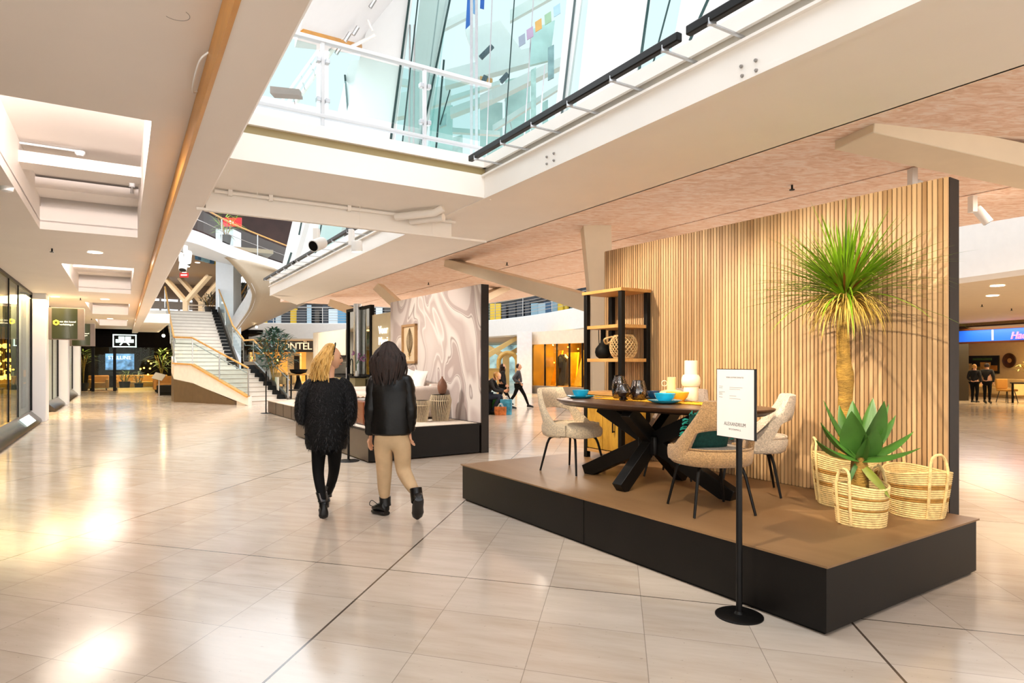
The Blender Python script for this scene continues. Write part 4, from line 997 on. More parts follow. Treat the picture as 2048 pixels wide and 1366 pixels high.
def shoe(mb, heel, toe, h=.10, w=.045, sole=.03):
    heel=Vector(heel); toe=Vector(toe); d=(toe-heel); L=d.length; d.normalize(); s=d.cross(Vector((0,0,1)))
    s=s.normalized() if s.length>.2 else Vector((1,0,0)); u=s.cross(d).normalized()
    mb.loft([[heel+d*L*k+s*(w*ww*math.cos(a))+u*(hh*.5+hh*.5*math.sin(a)) for a in[2*PI*j/14 for j in range(14)]] for k,ww,hh in((-.04,.6,h*.6),(.05,.85,h),(.3,.85,h*.95),(.55,1.0,h*.72),(.8,.98,h*.5),(.96,.7,h*.36),(1.0,.3,h*.2))])
    mb.loft([[heel+d*L*k+s*(w*ww*math.cos(a))+u*(-sole*.5+.012+sole*.5*math.sin(a)*1.1) for a in[2*PI*j/14 for j in range(14)]] for k,ww in((-.04,.7),(.1,.95),(.4,.92),(.7,1.1),(.92,.9),(1.01,.4))])

# ---- woman in black fur jacket
DW=6.35
def W(px,py,dd=0): return pd(px,py,DW+dd)
wm=thing('person','woman with blonde hair in a black fur jacket and black tights walking away','person',pz(650,1010,0))
nodes={'pelvis':(W(655,872),(.13,.10)),'waist':(W(655,838),(.115,.09)),'chest':(W(655,795,-.01),(.14,.10)),'neck0':(W(657,752,.0),.055),'neck1':(W(660,738,.015),.05),'head':(W(661,718,.03),.07),
 'lhip':(W(638,884),.085),'lknee':(W(636,944,-.02),.056),'lcalf':(W(640,972,-.12),.050),'lank':(W(648,1008,-.26),.036),
 'rhip':(W(670,884,.02),.085),'rknee':(W(668,942,.16),.055),'rcalf':(W(664,962,.26),.05),'rank':(W(655,988,.38),.036),
 'lsh':(W(620,768),.06),'lelb':(W(606,828,-.02),.045),'lwr':(W(632,842,.22),.03),'rsh':(W(690,768),.06),'relb':(W(700,830,.0),.045),'rwr':(W(682,846,.25),.03)}
E1=[('pelvis','waist'),('waist','chest'),('chest','neck0'),('neck0','neck1'),('neck1','head'),('pelvis','lhip'),('lhip','lknee'),('lknee','lcalf'),('lcalf','lank'),('pelvis','rhip'),('rhip','rknee'),('rknee','rcalf'),('rcalf','rank'),('chest','lsh'),('lsh','lelb'),('lelb','lwr'),('chest','rsh'),('rsh','relb'),('relb','rwr')]
b=skin(nodes,E1,'pelvis'); HF=Vector((.93,.36,-.05)); hP=head(b,W(663,716,.02),HF,.98)
hand(b,nodes['lwr'][0],(.3,1,-.1),(0,.2,1)); hand(b,nodes['rwr'][0],(-.3,1,-.1),(0,.2,1)); features(hP,b.build('body',skinm,wm))
lg={k:(nodes[k][0],(nodes[k][1] if not hasattr(nodes[k][1],'__len__') else nodes[k][1][0])*1.07) for k in('pelvis','lhip','lknee','lcalf','lank','rhip','rknee','rcalf','rank')}
skin(lg,[e for e in E1 if e[0] in lg and e[1] in lg],'pelvis').build('tights',tights,wm)
for (an,ca,toe) in(('lank','lcalf',W(648,1043,-.36)),('rank','rcalf',W(651,1000,.52))):
    a=nodes[an][0]; m=MB(); c=nodes[ca][0]
    k=a+(c-a)*.65
    heel=a+Vector((.0,-.05,-.03)) if an=='lank' else Vector((a.x,a.y-.04,.045))
    m.loft([[q+Vector((math.cos(t_)*r,math.sin(t_)*r,0)) for t_ in[2*PI*j/14 for j in range(14)]] for q,r in((k,.056),(a+(c-a)*.3,.050),(a,.046),(a+Vector((0,0,-.03)),.047))])
    tt=Vector((toe.x,toe.y,max(.018,toe.z))); shoe(m,heel,tt,.085,.042,.022)
    m.box(Vector((heel.x,heel.y,heel.z-.0))+Vector((0,-.005,-.015)),(.045,.045,.05)); bt_=m.build('boot',bootm,wm)
    MB().tube([a+Vector((math.cos(t_)*.052,math.sin(t_)*.052,.03)) for t_ in[2*PI*j/16 for j in range(17)]],.008,6).build('boot_strap',MT['blackm'],bt_)
# jacket
m=MB(); rings=[]
cent=[(756,.075,.06,657,.0),(764,.17,.10,656,.0),(775,.205,.125,655,-.01),(800,.222,.15,654,-.02),(830,.22,.16,653,-.02),(860,.215,.165,653,-.02),(885,.212,.16,653,-.01),(897,.195,.145,653,0),(893,.15,.11,653,0)]
for py,rx,ry,px,dd in cent:
    c=W(px,py,dd); rings.append([c+Vector((rx*math.cos(a),ry*math.sin(a),.010*noise.noise(Vector((a*3,py*.1,0))))) for a in[2*PI*j/40 for j in range(40)]])
m.loft(rings)
for s,(sh,el,wr) in((-1,('lsh','lelb','lwr')),(1,('rsh','relb','rwr'))):
    a,e,w_=[nodes[n][0] for n in(sh,el,wr)]
    pts=smoothpath([a+Vector((-s*.06,0,.02)),a+Vector((s*.005,0,-.03)),(a+e)/2+Vector((s*.025,-.02,0)),e+Vector((s*.0,-.02,-.03)),e*.5+w_*.5+Vector((0,0,-.02)),w_],5)
    n=len(pts); m.tube(pts,[.062+.014*math.sin(PI*min(1,i/n*1.3))-(.022*max(0,i/n-.7)/.3) for i in range(n)],16)
jk=m.build('fur_jacket',furm,wm)
# fur strands
k=MB()
rr=random.Random(3); vs=m.v; fs=m.f
for i in range(5200):
    f=fs[rr.randrange(len(fs))]
    if len(f)>4: continue
    a,b_,c,d=[vs[j] for j in f]; u,v=rr.random(),rr.random()
    p=(a*(1-u)+b_*u)*(1-v)+(d*(1-u)+c*u)*v; nn=(b_-a).cross(d-a)
    if nn.length<1e-9: continue
    nn.normalize(); ctr=W(654,830); 
    if nn.dot(p-ctr)<0 and rr.random()<.9: nn=-nn
    dd=(nn*.55+Vector((rr.uniform(-.25,.35),rr.uniform(-.2,.2),-.85))).normalized(); L=rr.uniform(.025,.055); s=dd.cross(nn).normalized()*.0022
    k.add([p-s,p+s,p+dd*L+nn*.004],[(0,1,2)])
o=k.build('fur_pile',pm('black_fur_tips','0a0a0c',.45,spec=.3,var=.6,scale=9),jk,smooth=False); o['kind']='stuff'
# hair: falling sheet of locks plus head band
m=MB()
def hairlock(m,root,mid,end,w,wt=.002,seg=10,th=.4):
    pts=smoothpath([root,mid,end],seg//2)
    n=len(pts); m.tube(pts,[w*(1-.75*(i/(n-1))**3)+wt for i in range(n)],5,sq=th)
hc=W(661,713,.02)
for i in range(260):
    az=rr.uniform(0,2*PI); el=rr.uniform(-.15,1.5)
    d=Vector((math.cos(az)*math.cos(el),math.sin(az)*math.cos(el),math.sin(el)))
    if d.dot(HF)>.42: continue
    root=hc+Vector((d.x*.086,d.y*.098,d.z*.122+.012))
    q=rr.random(); 
    end=W(619+q*36+rr.uniform(-5,5),757+q*2+rr.uniform(-12,6),-.10+.08*rr.random())
    mid=root*.45+end*.55+Vector((d.x*.03-.0,-.045,.03))
    if root.z-.02<mid.z: mid.z=root.z-.03
    hairlock(m,root,mid,end,.012)
def cap(u,v):
    th=PI*.62*v; ph=2*PI*u; d=Vector((math.sin(th)*math.cos(ph),math.sin(th)*math.sin(ph),math.cos(th)))
    fd=Vector((HF.x,HF.y,0)).normalized(); k=d.dot(fd)
    s=1.0 if k<.35 else max(.80,1-.5*(k-.35))
    return hc+Vector((0,0,.006))+Vector((d.x*.090*s,d.y*.100*s,d.z*.123*(1 if k<.5 else .97)))-fd*.012
m.grid(cap,28,14); hr_=m.build('hair',blonde,wm)
hr=HF.cross(Vector((0,0,1))).normalized()
MB().tube([hc+hr*(.091*math.cos(a))+Vector((HF.x,HF.y,0))*(.018+.03*math.sin(a))+Vector((0,0,.012+.122*math.sin(a))) for a in[-.35+(PI+.7)*j/24 for j in range(25)]],.011,8,sq=.5).build('headband',MT['black'],hr_)

# ---- person in black leather jacket and beige trousers
DM=6.1
def Q(px,py,dd=0): return pd(px,py,DM+dd)
mn=thing('person','person with long dark hair in a black leather jacket and beige trousers walking away','person',pz(768,1022,0))
N2={'pelvis':(Q(783,868),(.125,.10)),'waist':(Q(783,838),(.12,.09)),'chest':(Q(783,785),(.15,.105)),'neck0':(Q(779,745,.02),.06),'neck1':(Q(778,730,.03),.055),'head':(Q(777,712,.04),.075),
 'lhip':(Q(766,884),.09),'lknee':(Q(769,946,.06),.063),'lcalf':(Q(767,968,.08),.056),'lank':(Q(770,1003,.12),.04),
 'rhip':(Q(803,884),.09),'rknee':(Q(806,940,.06),.063),'rcalf':(Q(817,962,-.04),.056),'rank':(Q(833,990,-.16),.04),
 'lsh':(Q(748,766),.062),'lelb':(Q(741,822,-.04),.05),'lwr':(Q(741,868,.05),.033),'rsh':(Q(814,766),.062),'relb':(Q(822,822,-.06),.05),'rwr':(Q(819,862,.0),.033)}
b=skin(N2,E1,'pelvis'); hP=head(b,Q(777,711,.04),(-.1,1,0),1.02)
hand(b,N2['lwr'][0]+Vector((0,0,-.01)),(-.15,.35,-.9),(.2,.9,.3)); hand(b,N2['rwr'][0]+Vector((0,0,-.005)),(.05,.4,-.9),(-.2,.9,.3)); features(hP,b.build('body',skinm,mn))
tr={'waist':(Q(783,842),(.15,.12)),'pelvis':(Q(784,868),(.178,.14)),'lhip':(Q(766,886),.112),'lth':(Q(768,915,.03),.092),'lknee':(Q(769,946,.06),.078),'lcalf':(Q(768,972,.08),.070),'lank':(Q(770,998,.11),.050),
 'rhip':(Q(803,886),.112),'rth':(Q(805,912,.03),.092),'rknee':(Q(806,940,.06),.080),'rcalf':(Q(817,962,-.04),.070),'rank':(Q(830,984,-.13),.052)}
m=skin(tr,[('waist','pelvis'),('pelvis','lhip'),('lhip','lth'),('lth','lknee'),('lknee','lcalf'),('lcalf','lank'),('pelvis','rhip'),('rhip','rth'),('rth','rknee'),('rknee','rcalf'),('rcalf','rank')],'pelvis')
m.build('trousers',chino,mn)
m=MB(); gl=pz(757,1022,0); an=N2['lank'][0]
shoe(m,Vector((an.x+.02,an.y-.04,.03)),Vector((an.x-.13,an.y+.10,.03)),.11,.055,.045); m.tube([an+Vector((0,0,.05)),an,Vector((an.x,an.y,.09))],[.058,.056,.06],14); bt_=m.build('boot',bootm,mn)
MB().tube(smoothpath([an+Vector((-.06,-.02,-.03)),an+Vector((-.12,-.04,.02)),an+Vector((-.14,-.05,-.02)),an+Vector((-.08,-.04,-.05))],5),.004,5).build('lace',MT['blackm'],bt_)
m=MB(); an=N2['rank'][0]; toe=Vector((an.x+.02,an.y-.08,.02)); shoe(m,an+Vector((.035,-.10,-.02)),Vector((an.x+.0,an.y+.05,.03)),.11,.052,.04); m.tube([an+Vector((-.01,.02,.06)),an,an+Vector((.015,-.04,-.05))],[.058,.058,.06],14); m.build('boot',bootm,mn)
m=MB(); rings=[]
for py,rx,ry,px,dd in((744,.06,.055,779,.02),(752,.13,.09,781,.01),(762,.185,.115,782,0),(785,.20,.135,783,-.01),(820,.198,.14,783,-.01),(850,.196,.14,783,-.01),(866,.192,.138,783,-.01),(869,.18,.125,783,0),(862,.15,.10,783,0)):
    c=Q(px,py,dd); rings.append([c+Vector((rx*math.cos(a)*(1+.03*noise.noise(Vector((a*2,py*.06,5)))),ry*math.sin(a)*(1+.05*noise.noise(Vector((a*2,py*.05,1)))),0)) for a in[2*PI*j/36 for j in range(36)]])
m.loft(rings)
for s,(sh,el,wr) in((-1,('lsh','lelb','lwr')),(1,('rsh','relb','rwr'))):
    a,e,w_=[N2[n][0] for n in(sh,el,wr)]
    pts=smoothpath([a+Vector((-s*.07,0,.03)),a,(a+e)/2,e,(e+w_)/2,w_+Vector((0,0,.01))],5); n=len(pts)
    m.tube(pts,[.07+.012*math.sin(i*1.9)*.3-.018*i/n for i in range(n)],16)
lj_=m.build('leather_jacket',leatherj,mn)
m=MB(); 
for s in(-1,1): 
    q=Q(783+s*6,742,-.07); m.bar(q,q+Vector((s*.05,.05,-.02)),.05,.02)
m.tube([Q(783,748,.01)+Vector((.085*math.cos(a),.075*math.sin(a),.01)) for a in[2*PI*j/18 for j in range(19)]],.022,8); m.build('collar',leatherj,lj_)
m=MB(); hc=Q(777,708,.04)
def cap2(u,v):
    th=PI*.7*v; ph=2*PI*u; d=Vector((math.sin(th)*math.cos(ph),math.sin(th)*math.sin(ph),math.cos(th)))
    s=1 if d.y<.4 else .86
    return hc+Vector((d.x*.089*s,d.y*.104*s,d.z*.124))
m.grid(cap2,26,14)
for i in range(420):
    az=rr.uniform(-PI-.5,.5); el=rr.uniform(-.3,1.5)
    d=Vector((math.cos(az)*math.cos(el),math.sin(az)*math.cos(el),math.sin(el)))
    root=hc+Vector((d.x*.092,d.y*.104,d.z*.124)); sp=rr.random()
    end=Q(777,700,.0)+Vector((d.x*rr.uniform(.09,.155),min(0,d.y)*.13-.03,-rr.uniform(.18,.34)))
    mid=root*.5+end*.5+Vector((d.x*.05+rr.uniform(-.02,.02),-.03,.03))
    hairlock(m,root,mid,end,.010)
m.build('hair',brunette,mn)

# ---- small figures farther away
def figure(label, px, feet, headtop, dpt, top, bottoms, hair, face, lstep=(0,0), rstep=(0,0), arms=None, longhair=0, extra=None, hairlen=0, width=1.0, shoem=None):
    s=(feet-headtop)/FL*dpt/1.70
    def G(x,z,y=0): return pd(px,feet,dpt)+Vector((x*s,y*s,z*s))
    f=Vector(face).normalized(); r=Vector((f.y,-f.x,0)).normalized()
    def Bd(a,b,z): return G(0,z)+r*a*s+f*b*s
    la,lb=lstep; ra,rb=rstep
    n={'pelvis':(Bd(0,0,.93),(.13*s,.11*s)),'waist':(Bd(0,0,1.07),(.12*s,.095*s)),'chest':(Bd(0,0,1.30),(.15*s,.11*s)),'neck0':(Bd(0,0,1.45),.055*s),'head':(Bd(0,.02,1.56),.075*s),
      'lhip':(Bd(-.09,0,.86),.09*s),'lknee':(Bd(-.09,la*.5+.04,.48),.06*s),'lank':(Bd(-.09,la,.09+lb),.042*s),'rhip':(Bd(.09,0,.86),.09*s),'rknee':(Bd(.09,ra*.5+.04,.48),.06*s),'rank':(Bd(.09,ra,.09+rb),.042*s),
      'lsh':(Bd(-.17*width,0,1.38),.06*s),'lelb':(Bd(-.23*width,-.03,1.10),.046*s),'lwr':(Bd(-.2,.16,.95),.032*s),'rsh':(Bd(.17*width,0,1.38),.06*s),'relb':(Bd(.23*width,-.05,1.10),.046*s),'rwr':(Bd(.2,.12,.92),.032*s)}
    if arms: 
        for k,(a,b_,z) in arms.items(): n[k]=(Bd(a,b_,z),n[k][1])
    e=[('pelvis','waist'),('waist','chest'),('chest','neck0'),('neck0','head'),('pelvis','lhip'),('lhip','lknee'),('lknee','lank'),('pelvis','rhip'),('rhip','rknee'),('rknee','rank'),('chest','lsh'),('lsh','lelb'),('lelb','lwr'),('chest','rsh'),('rsh','relb'),('relb','rwr')]
    t=thing('person',label,'person',Bd(0,0,0)); b=skin(n,e,'pelvis',1); head(b,Bd(0,.02,1.585),f,s)
    for w_ in('lwr','rwr'): hand(b,n[w_][0],Vector((0,0,-.8))+f*.5,f,s)
    b.build('body',skinm,t)
    g=lambda q,k:(q[0],tuple(x*k for x in q[1]) if hasattr(q[1],'__len__') else q[1]*k)
    tn={k:g(n[k],1.16) for k in('pelvis','lhip','lknee','lank','rhip','rknee','rank')}; skin(tn,[x for x in e if x[0] in tn and x[1] in tn],'pelvis',1).build('trousers',bottoms,t)
    jn={k:g(n[k],1.32) for k in('pelvis','waist','chest','lsh','lelb','lwr','rsh','relb','rwr')}; jn['neck0']=g(n['neck0'],1.3); skin(jn,[x for x in e if x[0] in jn and x[1] in jn],'chest',1).build('jacket',top,t)
    for q in('lank','rank'):
        m=MB(); a=n[q][0]; shoe(m,a+f*-.05*s+Vector((0,0,-.06*s)),a+f*.2*s+Vector((0,0,-.07*s)),.10*s,.05*s,.03*s); m.build('shoe',shoem or bootm,t)
    m=MB(); hc=Bd(0,0,1.60)
    def cp(u,v):
        th=PI*.66*v; ph=2*PI*u; d=Vector((math.sin(th)*math.cos(ph),math.sin(th)*math.sin(ph),math.cos(th)))
        k=d.dot(f); q=1 if k<.3 else .84
        return hc+Vector((d.x*.095*q,d.y*.095*q,d.z*.118))*s-f*.012*s
    m.grid(cp,18,10)
    if hairlen:
        for i in range(60):
            az=rr.uniform(.6,2*PI-.6); d=f*math.cos(az)+r*math.sin(az); hairlock(m,hc+d*.09*s,hc+d*.12*s-Vector((0,0,hairlen*.5*s)),hc+d*.10*s-Vector((0,0,hairlen*s*rr.uniform(.8,1.1))),.014*s)
    m.build('hair',hair,t); return t,Bd,s
bk=pm('black_wool_coat','060507',.8,var=.3); gj=pm('grey_puffer_jacket','3b3d44',.6,var=.3,scale=12); jean=pm('dark_blue_jeans','1b2436',.85,var=.2); sneak=pm('black_white_sneaker','2a2a2a',.6,var=.8,scale=20)
figure('woman in a long black coat walking past the far white column',1005,818,728,20.3,bk,tights,brunette,(1,.1,0),(.34,0),(-.3,.06),hairlen=.28,shoem=sneak)
t,Bd,s=figure('person in a grey jacket with short hair striding to the right past the white column',1037,815,728,21,gj,tights,brunette,(1,-.15,0),(.38,0),(-.38,.1),arms={'lelb':(-.2,-.25,1.15),'lwr':(-.15,-.1,.95),'relb':(.2,-.18,1.12),'rwr':(.17,.1,.98)})
# seated person
def seated():
    dpt=18.2; o=pz(985,828.5,0); f=Vector((1,-.2,0)).normalized(); r=Vector((f.y,-f.x,0))
    def Bd(a,b_,z): return Vector((o.x,o.y,0))+r*a+f*b_+Vector((0,0,z))
    n={'pelvis':(Bd(0,-.22,.52),(.15,.13)),'waist':(Bd(0,-.22,.68),.13),'chest':(Bd(0,-.10,.88),(.16,.12)),'neck0':(Bd(0,.05,1.01),.055),'head':(Bd(0,.13,1.08),.075),
     'lhip':(Bd(-.1,-.12,.50),.09),'lknee':(Bd(-.1,.26,.52),.065),'lank':(Bd(-.1,.14,.08),.042),'rhip':(Bd(.1,-.12,.50),.09),'rknee':(Bd(.1,.24,.53),.065),'rank':(Bd(.1,.02,.08),.042),
     'lsh':(Bd(-.18,-.02,.95),.06),'lelb':(Bd(-.2,.12,.72),.046),'lwr':(Bd(-.06,.36,.68),.032),'rsh':(Bd(.18,-.02,.95),.06),'relb':(Bd(.22,.1,.70),.046),'rwr':(Bd(.06,.36,.68),.032)}
    e=[('pelvis','waist'),('waist','chest'),('chest','neck0'),('neck0','head'),('pelvis','lhip'),('lhip','lknee'),('lknee','lank'),('pelvis','rhip'),('rhip','rknee'),('rknee','rank'),('chest','lsh'),('lsh','lelb'),('lelb','lwr'),('chest','rsh'),('rsh','relb'),('relb','rwr')]
    t=thing('person','person in a dark hooded jacket and jeans sitting bent over a phone','person',Bd(0,0,0)); b=skin(n,e,'pelvis',1)
    hf=(f+Vector((0,0,-.55))).normalized(); head(b,Bd(0,.15,1.10),hf,1.0)
    for w_ in('lwr','rwr'): hand(b,n[w_][0],f*.8+Vector((0,0,.2)),Vector((0,0,1)),1.0,.5)
    b.build('body',skinm,t)
    g=lambda q,k:(q[0],tuple(x*k for x in q[1]) if hasattr(q[1],'__len__') else q[1]*k)
    tn={k:g(n[k],1.15) for k in('pelvis','lhip','lknee','lank','rhip','rknee','rank')}; skin(tn,[x for x in e if x[0] in tn and x[1] in tn],'pelvis',1).build('jeans',jean,t)
    jn={k:g(n[k],1.34) for k in('pelvis','waist','chest','lsh','lelb','lwr','rsh','relb','rwr')}; jn['neck0']=g(n['neck0'],1.7); skin(jn,[x for x in e if x[0] in jn and x[1] in jn],'chest',1).build('hooded_jacket',bk,t)
    for q in('lank','rank'):
        m=MB(); a=n[q][0]; shoe(m,a-f*.05+Vector((0,0,-.05)),a+f*.2+Vector((0,0,-.055)),.1,.05,.03); m.build('shoe',bootm,t)
    m=MB(); hc=Bd(0,.12,1.13); m.ball(hc,.1,9,14,1,1,1.0)
    for i in range(40):
        d=r*rr.uniform(-1,1)-f*.2; hairlock(m,hc+d*.08,hc+d*.12+f*.05-Vector((0,0,.1)),hc+d*.10+f*.10-Vector((0,0,.24)),.014)
    m.build('hair',woodmat('light_brown_hair','8a6030','c99a58',.5,(6,6,1),8),t)
    ph=MB().box(Bd(0,.47,.72),(.02,.08,.15),math.atan2(f.y,f.x)).build('mobile_phone',MT['black']); tag(ph,'dark phone held by the seated person','phone')
    bt=thing('bench','low black bench under the seated person','bench',Bd(0,-.3,0),math.atan2(f.y,f.x)); 
    m=MB(); m.span(Bd,(-.9,-.55,.04),(.35,-.02,.36)); m.build('seat_block',MT['black'],bt,bevel=.02); m=MB(); m.span(Bd,(-.85,-.5,0),(.3,-.06,.04)); m.build('plinth',MT['dark'],bt)
    for k,(b0,col,lab,hh) in enumerate(((.30,'b86a34','orange shopping bag on the floor by the seated person',.24),(.42,'3c8fb0','blue shopping bag behind the orange one by the seated person',.44),(.04,'3a8a34','green shopping bag between the seated person and the bench',.46))):
        q=thing('shopping_bag',lab,'bag',Bd(.25-.24*k*.8,b0,0),math.atan2(f.y,f.x),'shopping bags on the floor'); cc=Bd(.28-.2*k,b0,0)
        m=MB(); m.loft([[cc+f*(x*.16*w_)+r*(y*.07*w_)+Vector((0,0,z)) for x,y in((-1,-1),(1,-1),(1,1),(-1,1))] for z,w_ in((.002,.95),(hh*.5,1.03),(hh,1))]); m.build('bag_body',pm('bag_print_%d'%k,col,.5,var=.5,scale=9),q)
        for s_ in(-1,1):
            m=MB(); m.tube(smoothpath([cc+f*-.07+r*.07*s_+Vector((0,0,hh)),cc+r*.07*s_+Vector((0,0,hh+.1)),cc+f*.07+r*.07*s_+Vector((0,0,hh))],6),.006,5); m.build('handle',MT['white'],q)
seated()
# ================================================================ left shop row
gold=pm('golden_shop_wall','c9952c',.6,var=.25,scale=1.2); creamw=pm('shop_cream_wall','d9c394',.6,var=.05)
s=MB(); s.span(U,(3,-8.1,0),(37,-8,3.3)); s.span(U,(2.9,-8,0),(3,VW-.15,3.3)); s.span(U,(37,-8,0),(37.1,VW-.15,3.3)); struct(s.build('wall_shop_back',gold))
s=MB(); s.span(U,(3,-8,3.15),(37,VW-.1,3.25)); struct(s.build('ceiling_shop',pm('black_shop_ceiling','241b10',.6)))
s=MB(); s.span(U,(3,-2.6,2.45),(19.7,-2.5,3.15)); s.span(U,(20.6,-2.3,2.55),(27.4,-2.2,3.15)); s.span(U,(28.2,-2.3,2.55),(35,-2.2,3.15)); struct(s.build('wall_bulkhead',creamw))
s=MB(); s.span(U,(3,-8,.005),(37,VW-.02,.012)); struct(s.build('floor_shop',pm('dark_gloss_floor','2c1d0e',.12,var=.2)))
for i,u in enumerate((19.8,27.4,35.0)):
    s=MB(); s.span(U,(u,-2.35,0),(u+.75,-1.65,ZL)); struct(s.build('pillar_shop_%d'%(i+1),MT['cool'],bevel=.01))
for i,(u0,u1,ms) in enumerate(((5.0,19.75,(8.5,12.2,16.05,17.4)),(23.6,27.4,(25.4,)),(28.2,35.0,(31.0,33.0)))):
    t=thing('window_shop_%d'%(i+1),None,None,U(u0,VW,0)); t['kind']='structure'
    MB().span(U,(u0,VW-.008,.30),(u1,VW+.008,ZL-.03)).build('pane',MT['glass'],t)
    m=MB()
    for u in ms: m.span(U,(u-.012,VW-.02,.3),(u+.012,VW+.02,ZL-.03))
    m.span(U,(u0,VW-.03,ZL-.06),(u1,VW+.03,ZL)); m.span(U,(u1-.06,VW-.03,.3),(u1,VW+.03,ZL)); m.build('frame',MT['blackm'],t)
    p=MB(); p.prism([U(u0,VW-.05,.02),U(u0,-1.72,.02),U(u0,-1.74,.08),U(u0,VW,.29),U(u0,VW-.05,.29)],M_*(u1-u0)); p.build('plinth',pm('dark_steel_plinth_%d'%i,'4a4540',.22,metal=.5),t)
t=thing('poster_banner','tall dark blue shop banner with orange marks beside the first white column','banner',U(19.1,-2.05,0),0)
MB().span(U,(18.95,-2.06,.4),(19.6,-2.03,ZL-.15)).build('sheet',pm('navy_banner','2b3346',.5),t)
for z0,z1,c_ in((1.15,1.32,'d8861c'),(.98,1.02,'d8861c'),(2.6,2.75,'c0401c')): MB().span(U,(19.1,-2.03,z0),(19.5,-2.024,z1)).build('printed_mark',pm('banner_mark','d8861c' if c_[0]=='d' else 'b8451c',.5),t)
t=thing('floor_light_box','small lit glass floor box at the foot of the shop window','light',U(17.8,-1.75,0))
MB().prism([U(17.2,-1.9,.255),U(17.2,-1.76,.105),U(17.2,-1.745,.12),U(17.2,-1.885,.27)],M_*1.5).build('glass_cover',em('light_box_face','cfe2dc',.8),t)
# pendant lamps
bulb=em('glowing_bulb','ffb848',9); brass=pm('brass','a9761c',.25,metal=1)
def pendant(u,v,z,r,k=0):
    p=U(u,v,z); t=thing('pendant_lamp','glowing globe pendant lamp among many hanging in the left shop window','pendant lamp',p,0,'globe pendants in the left shop')
    MB().ball(p,r,8,12).build('globe',bulb,t); MB().tube([p+Vector((0,0,r)),Vector((p.x,p.y,3.15))],.008,5).build('cord',MT['black'],t); MB().tube([p+Vector((0,0,r*.9)),p+Vector((0,0,r+.06))],.03,8).build('cap',brass,t); return t
P0=None; rp_=random.Random(11)
spots_=[]
while len(spots_)<75:
    q=pd(rp_.uniform(-25,54),rp_.uniform(683,800),rp_.uniform(16,27)); u_,v_=q.dot(M_),q.dot(N_)
    if -7<v_<-2.35 and 1.0<q.z<2.45 and u_<36: spots_.append((u_,v_,q.z,rp_.uniform(.028,.075)))
P0=pendant(*spots_[0])
for q in spots_[1:]:
    c=copy_tree(P0,U(q[0],q[1],q[2]),0); 
    c.scale=(q[3]/spots_[0][3],)*3
for q in((23.5,-3.4,1.95,.14),(24.2,-3.2,1.55,.07),(25.5,-3.8,2.2,.1)):
    c=copy_tree(P0,U(q[0],q[1],q[2]),0,'glowing globe pendant lamp seen through the doorway past the first white column','globe pendants behind the doorway'); c.scale=(q[3]/spots_[0][3],)*3
def slab_table(label,p,w,d,h,rz,topm,legm,cat='table',name='display_table',grp=None):
    t=thing(name,label,cat,p,rz,grp); fr=lambda x,y,z:Vector(p)+Matrix.Rotation(rz,3,'Z')@Vector((x,y,z))
    MB().span(fr,(-w/2,-d/2,h-.04),(w/2,d/2,h)).build('top',topm,t,bevel=.005)
    for sx in(-1,1):
        for sy in(-1,1): MB().span(fr,(sx*(w/2-.06)-.025,sy*(d/2-.06)-.025,0),(sx*(w/2-.06)+.025,sy*(d/2-.06)+.025,h-.04)).build('leg',legm,t)
    return t
mallz=math.atan2(M_.y,M_.x)
slab_table('dark low display table under the glowing pendants in the left shop',U(15.5,-3.8,.012),3.5,1.0,.62,mallz,MT['dark'],MT['black'])
slab_table('dark display table beyond the doorway of the left shop',U(24.5,-3.6,.012),1.6,.9,.7,mallz,MT['dark'],MT['black'])
# hanging box signs
olive=em('lit_olive_sign_face','262a08',.7); yel_e=em('lit_yellow_mark','ffe23a',1.6); wh_e=em('lit_white_text','fff6dc',1.6)
def boxsign(label,u,z,full=True):
    p=U(u,-1.62,z); t=thing('hanging_sign',label,'sign',p,0,'olive box signs on the shop columns')
    fr=lambda x,y,zz:U(u+y,-1.73+x*.93,z+zz)
    MB().span(fr,(0,-.16,-.42),(.92,.16,.42)).build('housing',pm('taupe_sign_housing','6f6257',.5),t,bevel=.01)
    m=MB(); m.grid(lambda a,b_:fr(.16+.60*a,-.165-.06*math.sin(PI*a),-.40+.80*b_),12,2); cf_=m.build('curved_face',olive,t)
    for zz in(-.22,.22): MB().bar(fr(-.18,0,zz),fr(0.02,0,zz),.03,.03).build('bracket',MT['blackm'],t)
    if full:
        m=MB(); c=fr(.265,-.222,.02); 
        m.tube([c+N_*(.055*math.cos(a))+Vector((0,0,.055*math.sin(a)))  for a in[PI/6+2*PI*i/6 for i in range(7)]],.022,6); m.build('logo',yel_e,cf_)
        text('lettering','van den heuvel',.062,wh_e,fr(.345,-.232,.03),N_,cf_,ext=.002,sx=.95); text('lettering','verlichting.nl',.062,wh_e,fr(.345,-.232,-.045),N_,cf_,ext=.002,sx=.95)
    else:
        text('lettering','van den heuvel',.062,wh_e,fr(.345,-.232,.03),N_,cf_,ext=.002,sx=.95); text('lettering','verlichting.nl',.062,wh_e,fr(.345,-.232,-.045),N_,cf_,ext=.002,sx=.95)
    return t
boxsign('olive box sign with yellow logo and white lettering, nearer of the two',20.6,2.53); boxsign('olive box sign partly hidden behind the nearer one',28.4,2.53,False)
o=MB().span(U,(36.9,-2.0,0),(39.2,-1.85,ZL)).build('wall_left',MT['dark']); struct(o)
